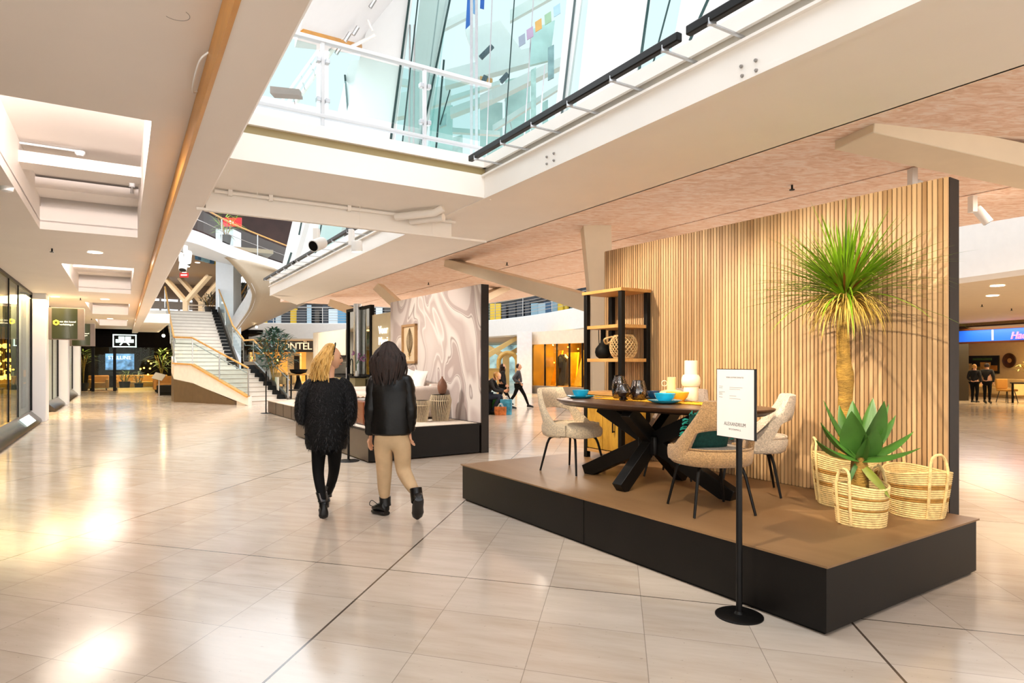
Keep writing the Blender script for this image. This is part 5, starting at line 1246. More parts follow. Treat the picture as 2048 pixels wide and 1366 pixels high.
# ================================================================ end shop
UE=39.0
s=MB(); s.span(U,(UE,-2.2,2.30),(UE+.3,6,3.3)); s.span(U,(UE+6,-3,0),(UE+6.2,7,3.4)); s.span(U,(UE,-3,0),(UE+6,-2.2,3.4)); s.span(U,(UE,6,0),(UE+6,6.2,3.4)); s.span(U,(UE,-3,3.15),(UE+6.2,7,3.4)); struct(s.build('wall_end',pm('black_shop_fascia','0a0706',.9,spec=.1)))
t=thing('window_end',None,None,U(UE,0,0)); t['kind']='structure'
MB().span(U,(UE+.08,-2.2,.1),(UE+.1,3.2,2.3)).build('pane',MT['glass'],t)
m=MB()
for v in(-2.1,-1.3,-.35,2.55,3.2): m.span(U,(UE,v-.07,0),(UE+.18,v+.07,2.35))
m.build('frame',MT['black'],t); MB().span(U,(UE-.03,-.2,0),(UE+.05,2.45,.16)).build('kick_plate',pm('brushed_gold','b09a5c',.3,metal=.9),t)
def epx(px,py,u): return pu(px,py,u)
def rect_at(mb,px0,py0,px1,py1,u,th=.05):
    a=pu(px0,py1,u); b=pu(px1,py1,u); c=pu(px1,py0,u); d=pu(px0,py0,u)
    va,vb=a.dot(N_),b.dot(N_); z0=(a.z+b.z)/2; z1=(c.z+d.z)/2
    mb.span(U,(u,va,z0),(u+th,vb,z1)); return va,vb,z0,z1
t=thing('shop_sign','lit white framed sign showing a sofa outline on the black end facade','sign',pu(249,694,UE-.1)); m=MB(); v0,v1,z0,z1=rect_at(m,225.5,669,273,694.5,UE-.06,.04); m.build('backing',MT['black'],t)
lit=em('lit_sign_white','e6fff6',1.7); q=UE-.07
m=MB(); fw=.05
for lo,hi in(((v0,z0),(v1,z0+fw)),((v0,z1-fw),(v1,z1)),((v0,z0),(v0+fw,z1)),((v1-fw,z0),(v1,z1))): m.span(U,(q,lo[0],lo[1]),(q+.01,hi[0],hi[1]))
m.build('lit_border',lit,t)
W_,H_=v1-v0,z1-z0; S=lambda x,y:(v0+W_*x,z0+H_*y)
m=MB()
for x0,y0,x1,y1 in((.14,.36,.86,.48),(.12,.36,.22,.62),(.78,.36,.88,.62),(.24,.50,.485,.84),(.515,.50,.76,.84)): 
    a=S(x0,y0); b=S(x1,y1); m.span(U,(q,a[0],a[1]),(q+.01,b[0],b[1]))
for x0,x1 in((.40,.30),(.60,.70)):
    a=S(x0,.36); b=S(x1,.16); m.bar(U(q,a[0],a[1]),U(q,b[0],b[1]),.02,.06)
m.build('sofa_symbol',lit,t)
t=thing('advertising_screen','large bluish video screen with white lettering inside the end shop','screen',pu(240,741,UE+1.2)); m=MB(); v0,v1,z0,z1=rect_at(m,209,706,270,741,UE+1.2,.08); m.build('housing',MT['black'],t)
scr=pm('screen_picture','6f97d8',.4,var=.75,scale=3.2,emis=1.0); MB().span(U,(UE+1.19,v0+.04,z0+.04),(UE+1.2,v1-.04,z1-.04)).build('display',scr,t)
text('lettering','STELLINE',.26,em('screen_text','ffffff',2),U(UE+1.18,v0+.16,z1-.34),N_,t)
amber=pm('amber_sofa_fabric','a8732c',.8,var=.1,scale=8)
def simple_sofa(label,p,w,rz,mat,cat='sofa',d=.9,grp=None,name='sofa',h=.8):
    t=thing(name,label,cat,p,rz,grp); fr=lambda x,y,z:Vector(p)+Matrix.Rotation(rz,3,'Z')@Vector((x,y,z))
    MB().span(fr,(-w/2+.12,-d/2,.14),(w/2-.12,d/2-.2,.44)).build('seat',mat,t,bevel=.05); MB().span(fr,(-w/2,d/2-.24,.12),(w/2,d/2,h)).build('backrest',mat,t,bevel=.05)
    for sx in(-1,1): MB().span(fr,(sx*(w/2-.08)-.08,-d/2,.12),(sx*(w/2-.08)+.08,d/2,.6)).build('armrest',mat,t,bevel=.04)
    for sx in(-1,1):
        for sy in(-1,1): MB().span(fr,(sx*(w/2-.12)-.02,sy*(d/2-.1)-.02,0),(sx*(w/2-.12)+.02,sy*(d/2-.1)+.02,.14)).build('leg',MT['black'],t)
    return t
rzE=math.atan2(N_.y,N_.x)
simple_sofa('long amber sofa at the right of the end shop, beside the stair base',pz(330,786,0)+Vector((0,2.0,0)),3.0,rzE,amber)
simple_sofa('amber armchair behind glass at the left of the end shop',U(UE+1.6,-1.1,0),.95,rzE,amber,'armchair',name='armchair')
simple_sofa('low amber sofa under the video screen in the end shop',U(UE+2.0,.9,0),2.6,rzE,pm('dim_amber_sofa','b9883c',.8),)
area('end_shop_sofa_fill',U(UE+1.2,.6,2.6),U(UE+1.6,.6,0),4.5,.3,150,(1,.62,.25))  # added fill, no fixture: warms and brightens the amber sofas
def leafy(name,label,p,pot,h,spread,n,mat,lw,ll,stemh,cat='plant',grp=None,seed=1,droop=.5,potm=None):
    r2=random.Random(seed); p=Vector(p); t=thing(name,label,cat,p,0,grp)
    MB().lathe([(pot*.75,0),(pot,pot*1.7),(pot*.9,pot*1.7),(pot*.85,pot*1.55)],18,p).build('pot',potm or MT['dark'],t)
    m=MB(); st=MB()
    for i in range(n):
        az=r2.uniform(0,2*PI); zz=stemh+(h-stemh)*r2.random()**.8; rr_=spread*r2.uniform(.15,1)*math.sin(PI*min(.98,.15+.8*(zz-stemh)/max(.01,h-stemh)))
        o=p+Vector((rr_*math.cos(az),rr_*math.sin(az),zz)); d=Vector((math.cos(az)+r2.uniform(-.6,.6),math.sin(az)+r2.uniform(-.6,.6),r2.uniform(-.4,.9)))
        blade(m,o,d,ll*r2.uniform(.7,1.2),lw*r2.uniform(.8,1.2),droop,4)
    for k in range(7):
        az=k*.9; st.tube(smoothpath([p+Vector((0,0,pot*1.4)),p+Vector((math.cos(az)*spread*.15,math.sin(az)*spread*.15,stemh)),p+Vector((math.cos(az)*spread*.6,math.sin(az)*spread*.6,stemh+(h-stemh)*.75))],4),.018,5)
    m.build('leaves',mat,t); st.build('stem',barkm,t); return t
dkleaf=pm('deep_green_leaf','3d5f4a',.4,var=.4,scale=5); pal=pm('shop_palm_leaf','5f7a2c',.45,var=.35,scale=5)
leafy('potted_palm','potted palm in front of the video screen in the end shop',U(UE+1.15,1.85,0),.35,2.15,.55,60,pal,.10,.62,1.1,seed=4)
leafy('potted_plant','small dark potted plant at the centre of the end shop window',U(UE+.6,.75,0),.22,.95,.4,60,dkleaf,.05,.3,.3,seed=5)
leafy('potted_palm','slim potted palm behind the left glass of the end shop',U(UE+1.0,-1.75,0),.25,2.1,.35,30,pal,.07,.5,1.2,seed=6)
leafy('potted_plant','bushy potted plant on the floor left of the small plant in the end shop window',U(UE+.8,.1,0),.28,1.0,.45,60,pal,.05,.35,.4,seed=16)
arch=MB()
for k in range(3):
    v=3.6+k*.95; cpt=[U(UE+2.6,v+.4*math.cos(a),1.55+.55*math.sin(a)) for a in[PI*i/10 for i in range(11)]]
    arch.loft([[c+Vector((0,0,.0)),c+Vector((0,0,.0))+M_*.1,c+Vector((0,0,.06))+M_*.1,c+Vector((0,0,.06))] for c in cpt])
o=arch.build('wall_shelf_arch',amber); tag(o,'row of arched amber wall niches at the back of the end shop','shelf')
for k,(px,py) in enumerate(((297,722),(302,727),(300,737),(288,736),(296,749),(281,738),(335,706))):
    q=pu(px,py,UE+1.8); c=copy_tree(P0,q,0,'small glowing bulb in the cluster beside the dark post of the end shop','bulbs in the end shop'); c.scale=(.9,)*3
q=pu(327,671.5,UE-1.0); t=thing('wall_lamp','bright star-like spotlight left of the stair handrail above the end shop','lamp',q); MB().ball(q,.075,8,12).build('bulb',em('bright_bulb','ffe6b4',60),t); MB().tube([q+Vector((0,0,.1)),q+Vector((0,0,.42))],.03,8).build('stem',MT['black'],t)
t=thing('info_lectern','small slanted info board on a post before the end shop','sign',pz(318,793,0)); p=pz(318,793,0)
MB().tube([p,p+Vector((0,0,.85))],.03,8).build('post',MT['grey'],t); MB().box(p+Vector((0,-.02,.88)),(.46,.03,.34),0,Matrix.Rotation(.25,3,'Y')@Matrix.Rotation(-.7,3,'X')).build('board',pm('grey_board','8d8878',.5),t); MB().lathe([(.18,0),(.18,.012)],16,p).build('base',MT['grey'],t)
t=thing('black_bench','black upholstered bench against the stair base','bench',pz(333,793,0)); p=pz(333,791,0)
MB().box(p+Vector((0,.4,.28)),(1.0,.7,.36)).build('cushion',MT['black'],t,bevel=.04); MB().box(p+Vector((0,.4,.05)),(.9,.6,.1)).build('base',MT['black'],t)
# ================================================================ staircase
LZ=1.24; stone=pm('pale_stone_tread','e0d8ce',.45,var=.05,scale=5); nose=pm('stone_tread_edge','a2968a',.5)
A0,A1,B0,B1=(23.7,3.67),(26.35,2.35),(24.1,5.15),(26.55,4.35)
t=thing('staircase','wide pale stone staircase with glass balustrades climbing to the upper floor','staircase',U(26,3.2,0))
m=MB(); e=MB(); nl=8
for i in range(nl):
    f0,f1=i/nl,1.0; z0,z1=LZ*i/nl,LZ*(i+1)/nl
    L=lambda f:(A0[0]+(A1[0]-A0[0])*f,A0[1]+(A1[1]-A0[1])*f); Rr=lambda f:(B0[0]+(B1[0]-B0[0])*f,B0[1]+(B1[1]-B0[1])*f)
    a,b_,c,d=L(f0),Rr(f0),Rr(1),L(1); m.prism([U(*a,z0),U(*b_,z0),U(*c,z0),U(*d,z0)],(0,0,z1-z0))
    e.bar(U(a[0]-.006,a[1],z1-.035),U(b_[0]-.006,b_[1],z1-.035),.012,.02)
m.prism([U(A1[0],A1[1],LZ-.155),U(B1[0],B1[1],LZ-.155),U(28.05,4.35,LZ-.155),U(28.05,1.72,LZ-.155),U(27.2,1.75,LZ-.155)],(0,0,.155))
nu_=17; ru=(3.96-LZ)/nu_; du=.36
for i in range(nu_):
    u0=28+du*i; m.span(U,(u0,1.78,LZ+ru*i-.12),(u0+du+.1,3.95,LZ+ru*(i+1))); e.span(U,(u0-.012,1.78,LZ+ru*(i+1)-.045),(u0,3.95,LZ+ru*(i+1)-.022))
m.build('steps',stone,t,smooth=False); e.build('nosings',nose,t)
# notched black skirt on the right
m=MB()
for i in range(nl):
    f=(i+.1)/nl; q=Rr(f); m.prism([U(q[0],q[1]-.02,LZ*(i+1)/nl+.005),U(q[0]+.3,q[1]-.1,LZ*(i+1)/nl+.005),U(q[0]+.34,q[1]-.1,LZ*(i+1)/nl+.16),U(q[0]+.12,q[1]-.03,LZ*(i+1)/nl+.16)],-N_*.22)
m.build('notched_skirt',MT['black'],t); m=MB()
for i in range(nu_):
    u0=28+du*i; m.prism([U(u0,3.95,LZ+ru*(i+1)),U(u0+du*.95,3.95,LZ+ru*(i+1)),U(u0+du*.95,3.95,LZ+ru*(i+1)+.14),U(u0+.08,3.95,LZ+ru*(i+1)+.14)],-N_*.25)
m.build('notched_skirt',MT['black'],t)
# stringers and base
wst=pm('white_stringer','e3dbd2',.45); br=pm('brown_stair_base','59462e',.45,var=.1)
def wall2(p,q,z0p,z1p,z0q,z1q,th,nrm): return [[p+Vector((0,0,z0p)),p+Vector((0,0,z1p)),p+nrm*th+Vector((0,0,z1p)),p+nrm*th+Vector((0,0,z0p))],[q+Vector((0,0,z0q)),q+Vector((0,0,z1q)),q+nrm*th+Vector((0,0,z1q)),q+nrm*th+Vector((0,0,z0q))]]
a0=U(A0[0]-.25,A0[1]+.05); a1=U(26.25,2.22); a2=U(27.15,1.66); a3=U(28.6,1.66)
nA=(a1-a0).cross(Vector((0,0,1))).normalized()*-1
m=MB(); m.loft(wall2(a0,a1,.0,.30,.72,1.42,.12,N_)); m.loft(wall2(a1,a2,.72,1.42,.86,1.46,.12,N_)); m.loft(wall2(a2,a3,.86,1.46,1.1,1.75,.12,N_)); m.build('left_stringer',wst,t)
m=MB(); m.loft(wall2(a0+(a1-a0)*.25,a1,.0,.13,0,.74,.10,N_)); m.loft(wall2(a1,a2,0,.74,0,.88,.10,N_)); m.loft(wall2(a2,a3,0,.88,0,1.1,.1,N_)); m.build('brown_base',br,t)
m=MB(); tm=lambda p,z:p+Vector((0,0,z)); m.bar(tm(a0,.31),tm(a1,1.43),.16,.05); m.bar(tm(a1,1.43),tm(a2,1.47),.16,.05); m.build('timber_coping',MT['oakrail'],t)
b0=U(B0[0]-.1,B0[1]+.02); b1=U(B1[0],B1[1]+.05); b2=U(27.3,4.15); 
m=MB(); m.loft(wall2(b0,b1,.05,.24,LZ,LZ+.30,.08,N_)); m.loft(wall2(b1,b2,LZ,LZ+.3,LZ,LZ+.3,.08,N_)); m.loft(wall2(U(27.9,4.0),U(34.1,4.0),LZ-.1,LZ+.28,3.86,4.24,.08,N_)); m.build('right_stringer',pm('steel_stringer','6e6862',.35,metal=.6),t)
# balustrades
def rail_run(pts,par,h=.95,glassm=True,mid=True,npost=None,rmat=None,r=.035,name=''):
    pts=[Vector(p) for p in pts]; rmat=rmat or MT['oakrail']
    MB().tube([p+Vector((0,0,h)) for p in pts],r,8).build('handrail',rmat,par)
    for i,p in enumerate(pts):
        MB().tube([p,p+Vector((0,0,h))],.022,6).build('post',MT['steel'],par)
    for i in range(len(pts)-1):
        p,q=pts[i],pts[i+1]
        if glassm: MB().add([p+Vector((0,0,.03)),q+Vector((0,0,.03)),q+Vector((0,0,h-.05)),p+Vector((0,0,h-.05))],[(0,1,2,3)]).build('glass_panel',MT['glass'],par,smooth=False)
        if mid: MB().tube([p+Vector((0,0,h*.76))+N_*.06,q+Vector((0,0,h*.76))+N_*.06],.016,6).build('inner_rail',MT['steel'],par)
lp=[a0+Vector((0,0,.33)),a0+(a1-a0)*.5+Vector((0,0,.88)),a1+Vector((0,0,1.44)),a2+Vector((0,0,1.48))]
rail_run(lp,t,.98)
rail_run([a2+Vector((0,0,1.48)),U(30.2,1.72,2.3),U(32.2,1.72,3.2),U(34.2,1.72,4.1)],t,1.0)
rail_run([b0+Vector((0,0,.2)),b0+(b1-b0)*.5+Vector((0,0,.85)),b1+Vector((0,0,LZ+.3)),b2+Vector((0,0,LZ+.3))],t,.85)
rail_run([b2+Vector((0,0,LZ+.3)),U(29.5,4.05,2.2),U(31.8,4.05,3.22),U(34.1,4.05,4.2)],t,.9)
o=MB().box(U(27.0,4.9,.9),(.5,.6,1.8),mallz).build('newel_block',MT['grey'],t)
t=thing('posted_notice','white notice fixed to the lower right balustrade','notice',U(24.9,5.0,.5)); MB().span(U,(24.5,4.93,.45),(25.2,4.95,.95)).build('sheet',pm('notice_paper','e6e2d6',.6),t)
# ================================================================ atrium: upper floor, galleries, ramp
ceilb=pm('taupe_upper_ceiling','9c8468',.6,var=.02); 
s=MB(); s.span(U,(34.0,-2,3.55),(52,5.0,3.96)); s.span(U,(29.5,.73,3.12),(39,1.66,3.5)); struct(s.build('floor_upper',MT['plaster2']))
s=MB(); s.span(U,(33.5,-3,7.0),(54,6.5,7.2)); struct(s.build('ceiling_upper',ceilb))
day=em('daylight_window','eaf4ff',1.6)
s=MB(); s.span(U,(50,-3,3.9),(50.2,9,7.1)); struct(s.build('wall_upper_back',pm('upper_back_wall','6e5a48',.6)))
t=thing('window_1',None,None,U(49.9,1,4)); t['kind']='structure'
MB().span(U,(49.85,-1.5,3.98),(49.9,4.2,5.9)).build('pane',day,t)
m=MB()
for v in(-.4,.9,2.15,3.3): m.span(U,(49.78,v,3.96),(49.85,v+.14,6.0))
m.span(U,(49.78,-1.5,4.75),(49.85,4.2,4.85)); m.span(U,(49.76,-1.5,5.2),(49.84,4.2,5.75)); m.build('frame',MT['grey'],t)
for i,(px,d) in enumerate(((372,40),(403,40.5))):
    p=pd(px,620,d); p.z=3.96; m=MB(); m.bar(p,p+Vector((0,0,1.5)),.30,.30,(0,1,0))
    for ax,ay in((-1.7,.6),(1.7,-.4),(.4,1.6)): m.bar(p+Vector((0,0,1.4)),p+Vector((ax,ay,3.05)),.28,.24,(0,0,1),.36,.2)
    struct(m.build('pillar_upper_%d'%(i+1),cream,bevel=.02))
leafy('potted_plant','dark bushy plant at the top of the stairs beside the pale column',pd(420,625,36)+Vector((0,0,-.2)),.3,1.25,.7,140,pm('dark_foliage','1e2a1c',.5,var=.5),.06,.3,.5,seed=8)
for i,(px,py) in enumerate(((383,505),(378,518),(373,531),(369,545),(395,525))): downlight(pz(px,py,6.99),'round downlight in the taupe ceiling above the stairs',.13,grp='downlights above the stairs')
def sspot(px,py,d,label,lit,mat=None):
    spotlight(label,pd(px,py,d),(.1,-.4,-.9),'spotlights near the stairs',mat or MT['white'],lit,.24,.08)
sspot(371,491,14,'glowing white spotlight hanging at the edge of the long ceiling beam',True); sspot(362,505,13.4,'unlit white spotlight just left of the glowing one by the beam edge',False); sspot(375,517,30,'black spotlight under the taupe ceiling above the stairs',True,MT['black'])
t=thing('exit_sign','small red hanging sign under the taupe ceiling above the stairs','sign',pd(368,555,33)); m=MB(); a=pd(359.5,555,33); b_=pd(376.5,545.5,33); m.span(lambda x,y,z:Vector((x,y,z)),(a.x,33,a.z),(b_.x,33.05,b_.z)); m.build('board',em('red_sign','c41a14',.5),t)
MB().span(lambda x,y,z:Vector((x,y,z)),(a.x+.06,32.99,(a.z+b_.z)/2-.03),(b_.x-.06,33,(a.z+b_.z)/2+.04)).build('white_mark',em('sign_mark','ffe9e0',.8),t)
s=MB(); p=pd(449,660,31.2); s.box((p.x,p.y+.45,4),(.87,.9,8.2)); struct(s.build('pillar_atrium',pm('pale_blue_column','dfe8f2',.5,var=.02)))
# upper ring gallery (second floor)
def sweep(pts,prof,name,mat,kind=True,ang=40):
    pts=[Vector((p[0],p[1],0)) for p in pts]; pts=smoothpath(pts,6); m=MB(); rings=[]
    for i,p in enumerate(pts):
        tt=(pts[min(i+1,len(pts)-1)]-pts[max(i-1,0)]).normalized(); nn=Vector((tt.y,-tt.x,0))
        rings.append([p+nn*o+Vector((0,0,z)) for o,z in prof])
    m.loft(rings,True,True); o=m.build(name,mat,ang=ang); 
    if kind: struct(o)
    return o,pts
g2=[pd(330,470,23.2),pd(395,474,24.6),pd(470,500,28),pd(560,535,32.3),pd(640,560,37)]
o,g2p=sweep(g2,[(0,6.12),(0,6.62),(-2.6,6.62),(-2.6,6.5),(-.5,6.0)],'gallery_second_floor',pm('blue_white_gallery','dde3ea',.5,var=.02))
def bars(pts,z0,h,n,par,rm,every=6,r=.014):
    MB().tube([Vector((p.x,p.y,z0+h)) for p in pts],.035,7).build('handrail',rm,par)
    for k in range(n): MB().tube([Vector((p.x,p.y,z0+h*(k+1)/(n+1.2))) for p in pts],r,5).build('bar',MT['steel'],par)
    for p in pts[::every]: MB().tube([Vector((p.x,p.y,z0)),Vector((p.x,p.y,z0+h))],.024,6).build('post',MT['steel'],par)
t=thing('gallery_railing','curved railing with timber handrail on the upper atrium gallery','railing',Vector(g2p[0])); bars(g2p,6.62,1.0,1,t,MT['oakrail'],5)
m=MB()
for i in range(len(g2p)-1):
    a,b_=g2p[i],g2p[i+1]; m.add([Vector((a.x,a.y,6.68)),Vector((b_.x,b_.y,6.68)),Vector((b_.x,b_.y,7.5)),Vector((a.x,a.y,7.5))],[(0,1,2,3)])
m.build('glass_panel',MT['glassg'],t,smooth=False)
# shops behind the second gallery
s=MB(); s.add([pd(300,380,36),pd(470,380,40),pd(470,520,40),pd(300,520,36)],[(0,1,2,3)]); s.add([pd(470,380,40),pd(720,300,48),pd(720,640,48),pd(470,520,40)],[(0,1,2,3)]); struct(s.build('wall_second_floor',pm('dark_red_shop_wall','3a2420',.6,var=.4,scale=.6),solid=.1))
t=thing('shop_sign','red shop sign with pale lettering on the upper gallery','sign',pd(465,440,33)); a=pd(448,452,33)
MB().box(pd(464,444,33)+Vector((0,.05,0)),(.95,.06,.45)).build('board',em('red_board','d0121c',.8),t); text('lettering','Ma',.32,em('sign_letters','ffd9cf',1),pd(453,448,32.9),(1,0,0),t)
rs_=random.Random(5)
for k in range(9):
    px=396+k*9; q_=pd(px,462,31.5+.4*k); q_.z=7.08; o=MB().box(q_,(.16,.3,.9)).build('clothes_rack_item',pm('shelf_goods_%d'%k,rs_.choice(['c9a32a','3f86b4','8fb8c4','d8d2c4','2f5a78']),.6)); tag(o,'coloured goods standing behind the upper gallery railing','goods','goods behind the upper gallery railing')
leafy('potted_palm','green palm behind the glass of the upper gallery',pd(452,480,30.5)+Vector((0,0,-.2)),.25,1.5,.6,40,pm('bright_palm','8fae3c',.5,var=.3),.07,.6,.5,seed=9)
# spiral ramp soffit
Lc=[(436,506,27),(456,518,27.6),(474,537,28.2),(491,559,29),(503,582,29.8),(504,597,30.3),(497,620,30.8),(480,645,31),(466,664,31)]
Rc=[(520,530,30.4),(560,542,32),(590,552,34),(620,565,36),(640,580,38),(625,598,39),(590,615,39.3),(540,638,39.5),(490,660,39.2)]
Lp=smoothpath([pd(*q) for q in Lc],5); Rp=smoothpath([pd(*q) for q in Rc],5)
m=MB(); n=len(Lp); m.grid(lambda u,v:Lp[int(round(u*(n-1)))].lerp(Rp[int(round(u*(n-1)))],v)+Vector((0,0,-.25*math.sin(PI*v)*0)),n-1,10)
struct(m.build('ramp_soffit',pm('ramp_soffit_paint','a8977f',.5,var=.02),solid=.12,ang=80))
m=MB(); half=n//2-3; rg=[]
for i in range(half,n):
    p=Lp[i]; k=(i-half)/(n-1-half); w=.10+.55*math.sin(PI*min(1,k*1.0))*.9
    rg.append([p+Vector((-.02,-.05,.02)),p+Vector((-.02-.10*k,-.05,.02+w*.5)),p+Vector((-.35*k,.1,.08+w)),p+Vector((.1,.15,.05))])
m.loft(rg); struct(m.build('ramp_parapet',pm('ramp_parapet_paint','e6e6ea',.5)))
t=thing('gallery_railing','short railing with timber handrail seen inside the spiral ramp curve','railing',pd(478,640,32)); q=[pd(468,606,32),pd(482,588,32.4),pd(496,566,32.8)]
MB().tube([p for p in q],.035,7).build('handrail',MT['oakrail'],t)
for dz in(.3,.55): MB().tube([p+Vector((0,0,-dz)) for p in q],.018,6).build('bar',MT['steel'],t)
for p in q: MB().tube([p,p+Vector((0,0,-1.0))],.022,6).build('post',MT['steel'],t)
leafy('potted_plant','dark plants behind the railing inside the ramp curve',pd(486,648,34.5),.3,2.2,.7,120,pm('ramp_foliage','2a3a24',.5,var=.5),.08,.4,.5,seed=10)
for i,(px,py,d) in enumerate(((527,546,31.2),(549,613,35.3),(513,654,36.5))): 
    q=pd(px,py,d-.4); o=MB().ball(q,.07,6,10).build('downlight',MT['lamp']); tag(o,'small glowing downlight in the spiral ramp underside','downlight','ramp downlights')
# first floor gallery
G1=[(-20,39),(-15.3,40.4),(-9,40.6),(-3,39.2),(.6,34.5),(3.3,27.8),(6.2,19),(8.4,10.9),(9.6,4),(10.3,-3)]
o,g1p=sweep(G1,[(0,3.05),(.02,4.0),(-.15,4.05),(-.3,3.9),(-.3,3.0),(-.14,2.97)],'gallery_first_floor',pm('white_gallery_front','e9e8e6',.5,var=.02))
off=[]
for i,p in enumerate(g1p):
    tt=(g1p[min(i+1,len(g1p)-1)]-g1p[max(i-1,0)]).normalized(); off.append(p+Vector((-tt.y,tt.x,0))*.2)
m=MB(); ex=[Vector((-32,70,0)),Vector((45,70,0)),Vector((45,-6,0))]
ou=[Vector((p.x*1.0-14*0+ (p.x+20)*1.1+ (p.x+20)*.0,p.y+26-(p.x+20)*.45,0)) for p in off]
m.loft([[Vector((a.x,a.y,3.0)),Vector((b_.x,b_.y,3.0)),Vector((b_.x,b_.y,3.3)),Vector((a.x,a.y,3.3))] for a,b_ in zip(off,ou)]); struct(m.build('ceiling_gallery',pm('gallery_ceiling','dfcfb4',.6,var=.02),ang=80))
t=thing('gallery_railing','long steel bar railing along the white first floor gallery','railing',Vector((g1p[0].x,g1p[0].y,4.0))); bars(g1p,4.05,1.0,5,t,MT['steel'],3)
# first floor shops behind the railing
blu=pm('bluish_shop_glass','41566b',.15,var=.6,scale=.7); 
ou2=[a.lerp(b_,.22) for a,b_ in zip(off,ou)]
m=MB()
for i in range(len(ou2)-1): m.add([ou2[i]+Vector((0,0,3.3)),ou2[i+1]+Vector((0,0,3.3)),ou2[i+1]+Vector((0,0,7.2)),ou2[i]+Vector((0,0,7.2))],[(0,1,2,3)])
struct(m.build('wall_first_floor',pm('first_floor_shopfronts','20242a',.25,var=.9,scale=.8),smooth=False,solid=.1))
cols=['4f7fa0','a9b8c2','b89a28','6f8c9c','2b4a66','2a3038','8aa4b4','3a4a44','1c2026','33302c']
for i in range(0,len(ou2)-1):
    for k in range(2):
        a=off[i].lerp(ou2[i],.9).lerp(off[i+1].lerp(ou2[i+1],.9),.25+.5*k); 
        if a.y<2: continue
        o=MB().box(a+Vector((0,0,4.6)),(.12,rs_.uniform(.3,.8),rs_.uniform(1.2,2.3)),math.atan2((g1p[i+1]-g1p[i]).y,(g1p[i+1]-g1p[i]).x)+PI/2).build('shop_display_panel',em('display_panel_%d'%rs_.randrange(9999),rs_.choice(cols),rs_.uniform(.12,.5)))
        tag(o,'coloured display panel in a first floor shop behind the bar railing','panel','panels behind the first floor railing')
# ================================================================ shops on the ground floor under the gallery
s=MB(); s.add([Vector((-32,58,0)),Vector((45,58,0)),Vector((45,58,8)),Vector((-32,58,8))],[(0,1,2,3)]); struct(s.build('wall_back',pm('far_wall','8a7458',.7)))
d0=44.0
def px_box(mb,x0,y0,x1,y1,d,th=.1):
    a=pd(x0,y1,d); b_=pd(x1,y0,d); mb.span(lambda x,y,z:Vector((x,y,z)),(a.x,d,a.z),(b_.x,d+th,b_.z)); return a,b_
m=MB(); px_box(m,440,679,800,704,d0,.4); struct(m.build('wall_shop_fascia',pm('black_fascia','15110f',.5)))
t=thing('shop_lettering','large pale 3d shop lettering on the black fascia behind the indoor tree','sign',pd(546,699,d0-.05)); text('lettering','MONTËL',.70,em('pale_letters','e8cfae',.55),pd(549,699,d0-.03),(1,0,0),t,ext=.04,sx=.97,space=.95)
m=MB(); px_box(m,440,700,900,790,51,.1); struct(m.build('wall_montel_back',pm('golden_back_wall','c99a4c',.6,var=.2,scale=.5)))
m=MB(); px_box(m,575,706,600,770,46,.3); px_box(m,612,704,640,790,45.5,.3); px_box(m,440,704,500,790,45,.3); struct(m.build('wall_montel_pier',pm('cream_pier','e3cfa4',.6)))
m=MB(); px_box(m,588,712,598,762,45.9,.1); o=m.build('dark_door_panel',MT['dark']); struct(o); o.name='door_1'
for i,(px,d,c_) in enumerate(((548,41,'cda256'),(567,40,'b9955c'),(578,42.5,'d6b878'),(520,43,'d8a83a'))):
    simple_sofa(['mustard armchair in the lit shop behind the indoor tree','tan armchair with curved back in front of the lettered shop','pale armchair deeper in the lettered shop','yellow armchair behind the stair balustrade'][i],Vector((pd(px,720,d).x,d,0)),.85,[.4,-.5,.2,.9][i],pm('armchair_fabric_%d'%i,c_,.8),'armchair',.8,'armchairs in the lettered shop','armchair',.85)
for k,(px,py,d) in enumerate(((505,716,46),(520,722,47),(535,714,48),(556,720,47),(512,735,45))):
    q=pd(px,py,d); c=copy_tree(P0,q,0,'glowing lamp in the golden shop behind the indoor tree','lamps in the golden shop'); c.scale=(1.6,)*3
t=slab_table('high glass display counter with wooden top right of the indoor tree',Vector((pd(597,750,26).x,26,0)),.9,.6,1.02,0,MT['oakrail'],MT['blackm'],'counter','display_counter')
a=Vector((pd(597,750,26).x,26,1.02)); o=MB().lathe([(.1,0),(.3,.06),(.36,.2),(.33,.2),(.26,.08)],20,a).build('bowl',MT['black']); tag(o,'wide black bowl on the high counter right of the indoor tree','bowl')
o=MB().lathe([(.03,0),(.20,.0),(.05,.5),(.02,.52)],16,a-Vector((0,0,.62))).build('lantern',MT['black']); tag(o,'dark conical lantern inside the high counter frame','lantern'); 
o=MB().box(a-Vector((0,0,.66)),(.84,.54,.03)).build('counter_shelf',MT['blackm'],bpy.data.objects[t.name])
leafy('indoor_tree','leafy indoor tree with broad glossy leaves behind the stair balustrade',Vector((pd(548,760,24).x,24,0)),.34,2.75,.85,520,pm('glossy_tree_leaf','40604f',.35,var=.45,scale=5),.11,.26,1.25,'tree',seed=12,droop=.7)
